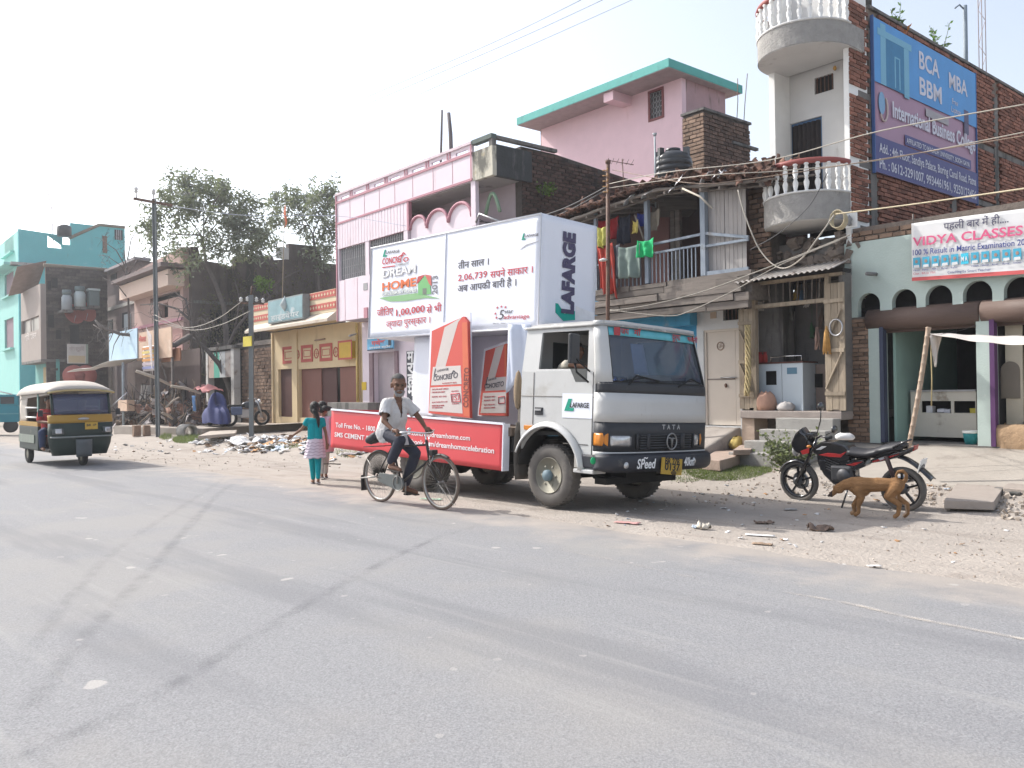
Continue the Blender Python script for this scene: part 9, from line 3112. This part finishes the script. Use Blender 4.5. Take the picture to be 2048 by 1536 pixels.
skinpart('shirt',[((xd,.62,.80),.15,(xd-.04,.52,1.14),.15),((xd-.14,.52,1.20),.085,(xd+.09,.52,1.20),.085),((xd-.18,.52,1.20),.07,(xd-.235,.44,1.05),.06),((xd+.12,.52,1.20),.07,(xd+.19,.43,1.05),.06)],.012,m('red shirt',(.42,.05,.05),.85,.08,5),dr2,3,cut=lambda c_,n:c_.z>1.275)
skinpart('trousers',[((xd-.07,.60,.78),.10,(xd-.24,.20,.76),.08),((xd+.07,.60,.78),.10,(xd+.12,.20,.76),.08),((xd-.24,.20,.76),.08,(xd-.22,.26,.46),.065),((xd+.12,.20,.76),.08,(xd+.14,.26,.46),.065)],.012,m('dark blue jeans',(.03,.045,.10),.85,.1,6),dr2,3)

# teal goods carrier parked at the left edge
tq=ground(8,842,.02)
Tv=Fr(Matrix.Translation(at_depth(26,842,36).xy.to_3d()+Vector((0,0,.05)))@Matrix.Rotation(R_(10),4,'Z'))
tv=thing('goods_carrier','teal three wheeled goods carrier parked at the left edge','vehicle',Tv)
tl2=m('teal vehicle paint',(.03,.22,.27),.5,.1,4)
part('cargo_box',MB().plate([(-2.2,.45),(.45,.45),(.45,1.15),(-2.2,1.25)],-.6,.6),tl2,tv,bevel=.02)
part('cab',MB().plate([(-.5,1.16),(.45,1.16),(.40,1.55),(.25,1.62),(-.5,1.62)],-.6,.6),tl2,tv,bevel=.03)
part('cab_window',MB().box(-.25,.28,-.615,-.601,1.22,1.52),m('dark glass',(.03,.035,.04)),tv)
part('canopy_rail',MB().tube([(-2.2,-.6,1.25),(-2.2,-.6,1.85),(-.5,-.6,1.8),(.2,-.6,1.62)],.03,6),white,tv)
part('side_rib',MB().box(-2.2,.45,-.63,-.602,.78,.83),m('pale teal',(.10,.32,.36),.5),tv)
for x in(-1.7,.1):
 part('wheel',MB().lathe([(.001,-.06),(.2,-.06),(.28,-.05),(.28,.05),(.2,.06),(.001,.06)],(x,-.5,.28),'y',20),black,tv)

# --- right-hand apron, oven, bamboo and cloth
FA=S.at(S.y(1692,700)[0])
ap_=MB()
u1=6.5
def apron(s,t):
 u_=-.05+s*(u1+.05)
 n_=-2.3+2.3*t
 return(u_,n_,.085+(.40)*max(0,min(1,(t-.02)/.98))**1.15+.008*noise.noise(Vector((u_*2,n_*2,0))))
ap_.sheet(26,14,apron,-.25)
setting('apron',ap_,m('dusty cement floor',(.36,.325,.285),.95,.12,1.5,.3,25,stains=(((.26,.23,.2),.35,1.2,(1,1,1)),)),M=FA)
cs=m('drain slab',(.33,.285,.25),.9,.12,3,.4,30,stains=(((.22,.19,.165),.3,2,(1,1,1)),))
slab('large flat concrete slab lying over the drain beside the oven',((1888,1000),(1917,961),(2012,967),(1988,1003)),.10,.11,cs,'concrete_slab')
slab('broken slab at the right edge resting on stones',((2006,975),(2016,965),(2080,968),(2075,981)),.13,.10,cs,'concrete_slab')
for i,(px,py)in enumerate(((2006,992),(2026,995),(2048,992))):
 q=ground(px,py,.0)
 single('stone',MB().box(-.11,.11,-.09,.09,-.05,.10,j=.03),conc_dark,('leftmost','middle','rightmost')[i]+' of the stones propping the broken slab at the right edge','stone',Fr(Matrix.Translation(q)@UPR),'stones under the broken slab',bevel=.02)
ov=ground(2058,930,.20)
ovm=m('dried mud',(.36,.245,.15),.95,.18,4,.6,14,stains=(((.26,.165,.10),.3,2.5,(1,1,1)),))
og=MB()
def ovf(s,t):
 a=s*2*math.pi
 sq_=(abs(math.cos(a))**3.5+abs(math.sin(a))**3.5)**(-1/3.5)
 r=(.98,1.03,1.05,1.04,.98,.86,.70,.62,.05)[min(8,int(t*8.001))]
 z=(-.1,.14,.31,.48,.60,.67,.68,.56,.50)[min(8,int(t*8.001))]
 w_=1+.09*noise.noise(Vector((math.cos(a)*2,math.sin(a)*2,z*4)))
 return(.62*sq_*r*w_*math.cos(a),.40*sq_*r*w_*math.sin(a),z*(1+.05*noise.noise(Vector((math.cos(a)*3,math.sin(a)*3,7)))))
og.grid(40,8,ovf)
ove=thing('mud_oven','squat dried mud cooking oven on the cement apron','oven',Fr(Matrix.Translation(ov)@UPR))
part('clay_body',og,ovm,ove)
part('fire_hole',MB().lathe([(.001,0),(.13,.01),(.14,.02),(.001,.025)],(.12,0,.62),n=14),void,ove)
for k in range(3):
 part('pot_rest',MB().ell((.12+.22*math.cos(k*2.1),.16*math.sin(k*2.1),.69),(.05,.05,.05),8),conc_dark,ove)

# bamboo prop and the white cloth awning
DB=12.7
bam=m('bamboo cane',(.36,.27,.20),.6,.15,6,stains=(((.5,.42,.36),.3,3,(1,1,.4)),))
pb=[D(1857,656,DB),D(1838,775,DB+.02),D(1815,905,DB)]
bmb=MB()
N=14
bpts,brs=[],[]
for i in range(N+1):
 t=i/N
 p=pb[0].lerp(pb[2],t)+Vector((.02*math.sin(3.1*t),0,0))
 for dt_,rr_ in((-.006,.036),(0,.043),(.006,.036)):
  bpts.append(p+(pb[2]-pb[0])*dt_)
  brs.append(rr_)
bmb.tube(bpts,brs,10)
single('bamboo_prop',bmb,bam,'leaning bamboo prop holding the corner of the white cloth','pole')
cA,cB_=D(1860,668,DB-.05),D(2120,692,10.9)
cC,cD_=D(2120,672,11.8),D(1884,667,13.3)
def clo(s,t):
 p=cA.lerp(cB_,s).lerp(cD_.lerp(cC,s),t)
 return tuple(p-Vector((0,0,.05*math.sin(math.pi*s)*(1-.6*t)+.006*math.sin(s*22+t*3))))
awn=thing('cloth_awning','sagging white cloth awning tied to the leaning bamboo','awning',Fr(Matrix.Translation(cA)))
ofs=-cA
part('cloth',MB().sheet(40,8,lambda s,t:tuple(Vector(clo(s,t))+ofs),.006),m('white cotton',(.56,.52,.48),.9,.08,5,.2,16),awn)
h0,h1,h2=D(1860,671,DB-.06),D(1885,667,DB+.1),D(1871,734,DB)
part('hanging_corner',MB().sheet(8,8,lambda s,t:tuple(h2.lerp(h0.lerp(h1,s),t)+ofs+Vector((0,.03*math.sin(s*7+t*3),0))),.005),m('white cotton',(.56,.52,.48)),awn)
part('tie_rope',MB().tube([tuple(D(1862,690,DB)+ofs),tuple(D(1864,760,DB)+ofs),tuple(D(1863,812,DB)+ofs)],.01,5),m('straw',(.42,.34,.18)),awn)
single('cord',MB().tube([D(1882,668,DB+.2),D(1925,660,13.6),D(1965,646,14.3)],.006,4),wire_b,'thin cord from the awning corner to the roller shutter','cord')

# ramp, stones, sack and grass before the cream door
FD=S.at(S.y(1400,870)[0])
zr_=S.y(1440,852)[1]
rx1=S.y(1481,860)[0]-S.y(1400,870)[0]
rp_=MB()
rp_.sheet(8,10,lambda s,t:(s*rx1,-1.75+1.74*t,.12+(zr_-.14)*t+.02*noise.noise(Vector((s*4,t*5,1)))),-.5)
setting('ramp',rp_,m('cracked cement',(.33,.295,.265),.9,.15,2,.3,25,stains=(((.24,.21,.19),.35,1.4,(1,1,1)),)),M=FD)
bs_=m('brown stone',(.37,.285,.235),.9,.15,3,.5,25,stains=(((.26,.2,.165),.3,2,(1,1,1)),))
slab('big rough stone slab in front of the cement ramp',((1404,918),(1430,902),(1497,896),(1502,905),(1440,921)),.26,.19,bs_)
slab('small stone slab stepped on top of the big one',((1466,900),(1480,890),(1508,889),(1502,899)),.38,.10,bs_)
sack('sack','crumpled yellow sack lying against the shop pier',ground(1474,897,.28),.24,.15,.24,m('yellow sack',(.50,.38,.12),.8,.15,6,.5,12))
cp2=MB()
P4=[ground(px,py,.06)for px,py in((1428,926),(1540,929),(1560,912),(1440,908))]
cp2.plate([(p.x,p.y)for p in P4],-.02,.085,ax='z')
setting('cement_strip',cp2,slabm)
single('packet',MB().box(-.09,.09,-.03,.03,0,.04),ink((.5,.42,.4)),'small red white packet lying on the cement strip by the steps','packet',Fr(Matrix.Translation(ground(1522,909,.09))))
gr_=MB()
def grass(px0,px1,py0,py1,n,h):
 for i in range(n):
  a=U(0,6.28)
  r=math.sqrt(U(0,1))
  p=ground((px0+px1)/2+(px1-px0)/2*r*math.cos(a),(py0+py1)/2+(py1-py0)/2*r*math.sin(a),0)
  z=HZ(p.x,p.y)
  d=Vector((U(-1,1),U(-1,1),0)).normalized()
  w_=d.cross(Vector((0,0,1)))*.006
  hh=h*U(.4,1.2)
  b0=Vector((p.x,p.y,z-.005))
  gr_.add([b0-w_,b0+w_,b0+d*hh*.6+Vector((0,0,hh))],[(0,1,2)])
grass(1372,1545,932,962,9000,.05)
grass(1330,1420,944,962,900,.05)
grass(345,408,877,886,2600,.12)
grass(318,345,874,880,500,.12)
grass(505,600,893,901,900,.08)
grass(670,735,898,915,500,.06)
setting('grass',gr_,leaf_mat('grass blade',(.135,.16,.07),.4),'stuff')

# stones and pebbles of the verge, nobody could count them
pe=MB()
def pebbles(px0,px1,py0,py1,n,a,b2):
 for i in range(n):
  p=ground(U(px0,px1),U(py0,py1),0)
  k=U(a,b2)*U(.4,1)
  z=HZ(p.x,p.y)
  pe.box(-k,k,-k*.8,k*.8,-k*.5,k*.6,rnd.randrange(2),TR(p.x,p.y,z,U(0,6),U(0,6),U(0,6)),j=k*.3)
pebbles(1330,1580,945,1000,260,.006,.028)
pebbles(1560,1720,950,985,170,.008,.035)
pebbles(1820,1990,950,1005,330,.01,.038)
pebbles(1385,1440,918,948,70,.03,.09)
pebbles(1990,2060,985,1030,90,.015,.05)
pebbles(1100,2048,1000,1150,520,.004,.014)
pebbles(200,720,880,930,220,.008,.03)
pebbles(0,620,885,960,90,.005,.016)
setting('gravel',pe,[m('pale stone',(.40,.35,.30),.95,.2,6),m('brown gravel',(.30,.25,.205),.95,.2,6)],'stuff')

# bits of litter one can tell apart near the road edge
def scrap(label,px,py,w_,d_,mt,hh=.04,name='litter_scrap',rz=0.0,z=None):
 p=ground(px,py,0)
 zz=HZ(p.x,p.y)if z is None else z
 sd_=U(0,90)
 return single(name,MB().sheet(10,7,lambda s,t:((s-.5)*w_,(t-.5)*d_,.008+hh*abs(noise.noise(Vector((s*3,t*3,sd_))))),.004),mt,label,'litter',Fr(Matrix.Translation((p.x,p.y,zz))@Matrix.Rotation(rz,4,'Z')))
scrap('flat torn pink wrapper near the truck front wheel',1255,1042,.30,.12,m('pink scrap',(.50,.28,.26),.8,.1,8),.02,rz=-.5)
scrap('crumpled pale plastic bag on the road edge',1408,1051,.14,.12,m('dingy plastic',(.55,.50,.42),.6,.1,8),.13)
scrap('bluish plastic wrapper beside the crumpled bag',1391,1049,.07,.10,m('pale blue scrap',(.42,.48,.55)),.09)
scrap('heap of brown rubbish between the dog and the road',1640,1049,.26,.16,m('rubbish brown',(.16,.115,.09),.9,.4,14),.11)
scrap('dark rag lying in the truck shadow',1528,1036,.22,.10,m('rubbish brown',(.16,.115,.09)),.06)
scrap('flat grey card lying before the motorcycle',1580,1008,.16,.08,m('grey scrap',(.35,.34,.33)),.02)
scrap('long white paper strip on the sandy edge',1520,1066,.30,.07,m('white scrap',(.62,.61,.60)),.015,rz=-.4)
scrap('curled brown leaf shaped scrap on the sandy edge',1525,1086,.20,.06,m('brown scrap',(.28,.20,.14)),.03,rz=-.5)
scrap('small white paper at the asphalt edge',1748,1131,.11,.05,m('white scrap',(.62,.61,.60)),.01)
scrap('thin white paper strip left of the small white paper',1683,1124,.12,.04,m('white scrap',(.62,.61,.60)),.01,rz=-.5)
scrap('white paper beside the drain slab',2003,1018,.10,.07,m('white scrap',(.62,.61,.60)),.02)
scrap('green and white wrapper behind the bicycle front wheel',862,997,.35,.06,m('green white wrapper',(.30,.48,.36),.7,.3,12),.03,rz=-.4)
scrap('big white plastic sheet crumpled beside the short grey pole',488,893,.9,.5,m('white scrap',(.62,.61,.60)),.36)
scrap('white crumpled paper left of the big plastic sheet',402,888,.5,.3,m('white scrap',(.62,.61,.60)),.2)
scrap('pale cloth rag on the verge behind the girls',705,912,.5,.25,m('pale rag',(.42,.38,.37)),.14)
sack('plastic_bag','white plastic bag lying on the plinth behind the motorcycle tank',D(1690,880,13.4),.14,.10,.11,m('white scrap',(.62,.61,.60)),'bag')
part('support_pole',MB().tube([tuple(Vector((cB_.x,cB_.y,0))+ofs),tuple(cB_+ofs+Vector((0,0,.05)))],.035,8),bam,awn)
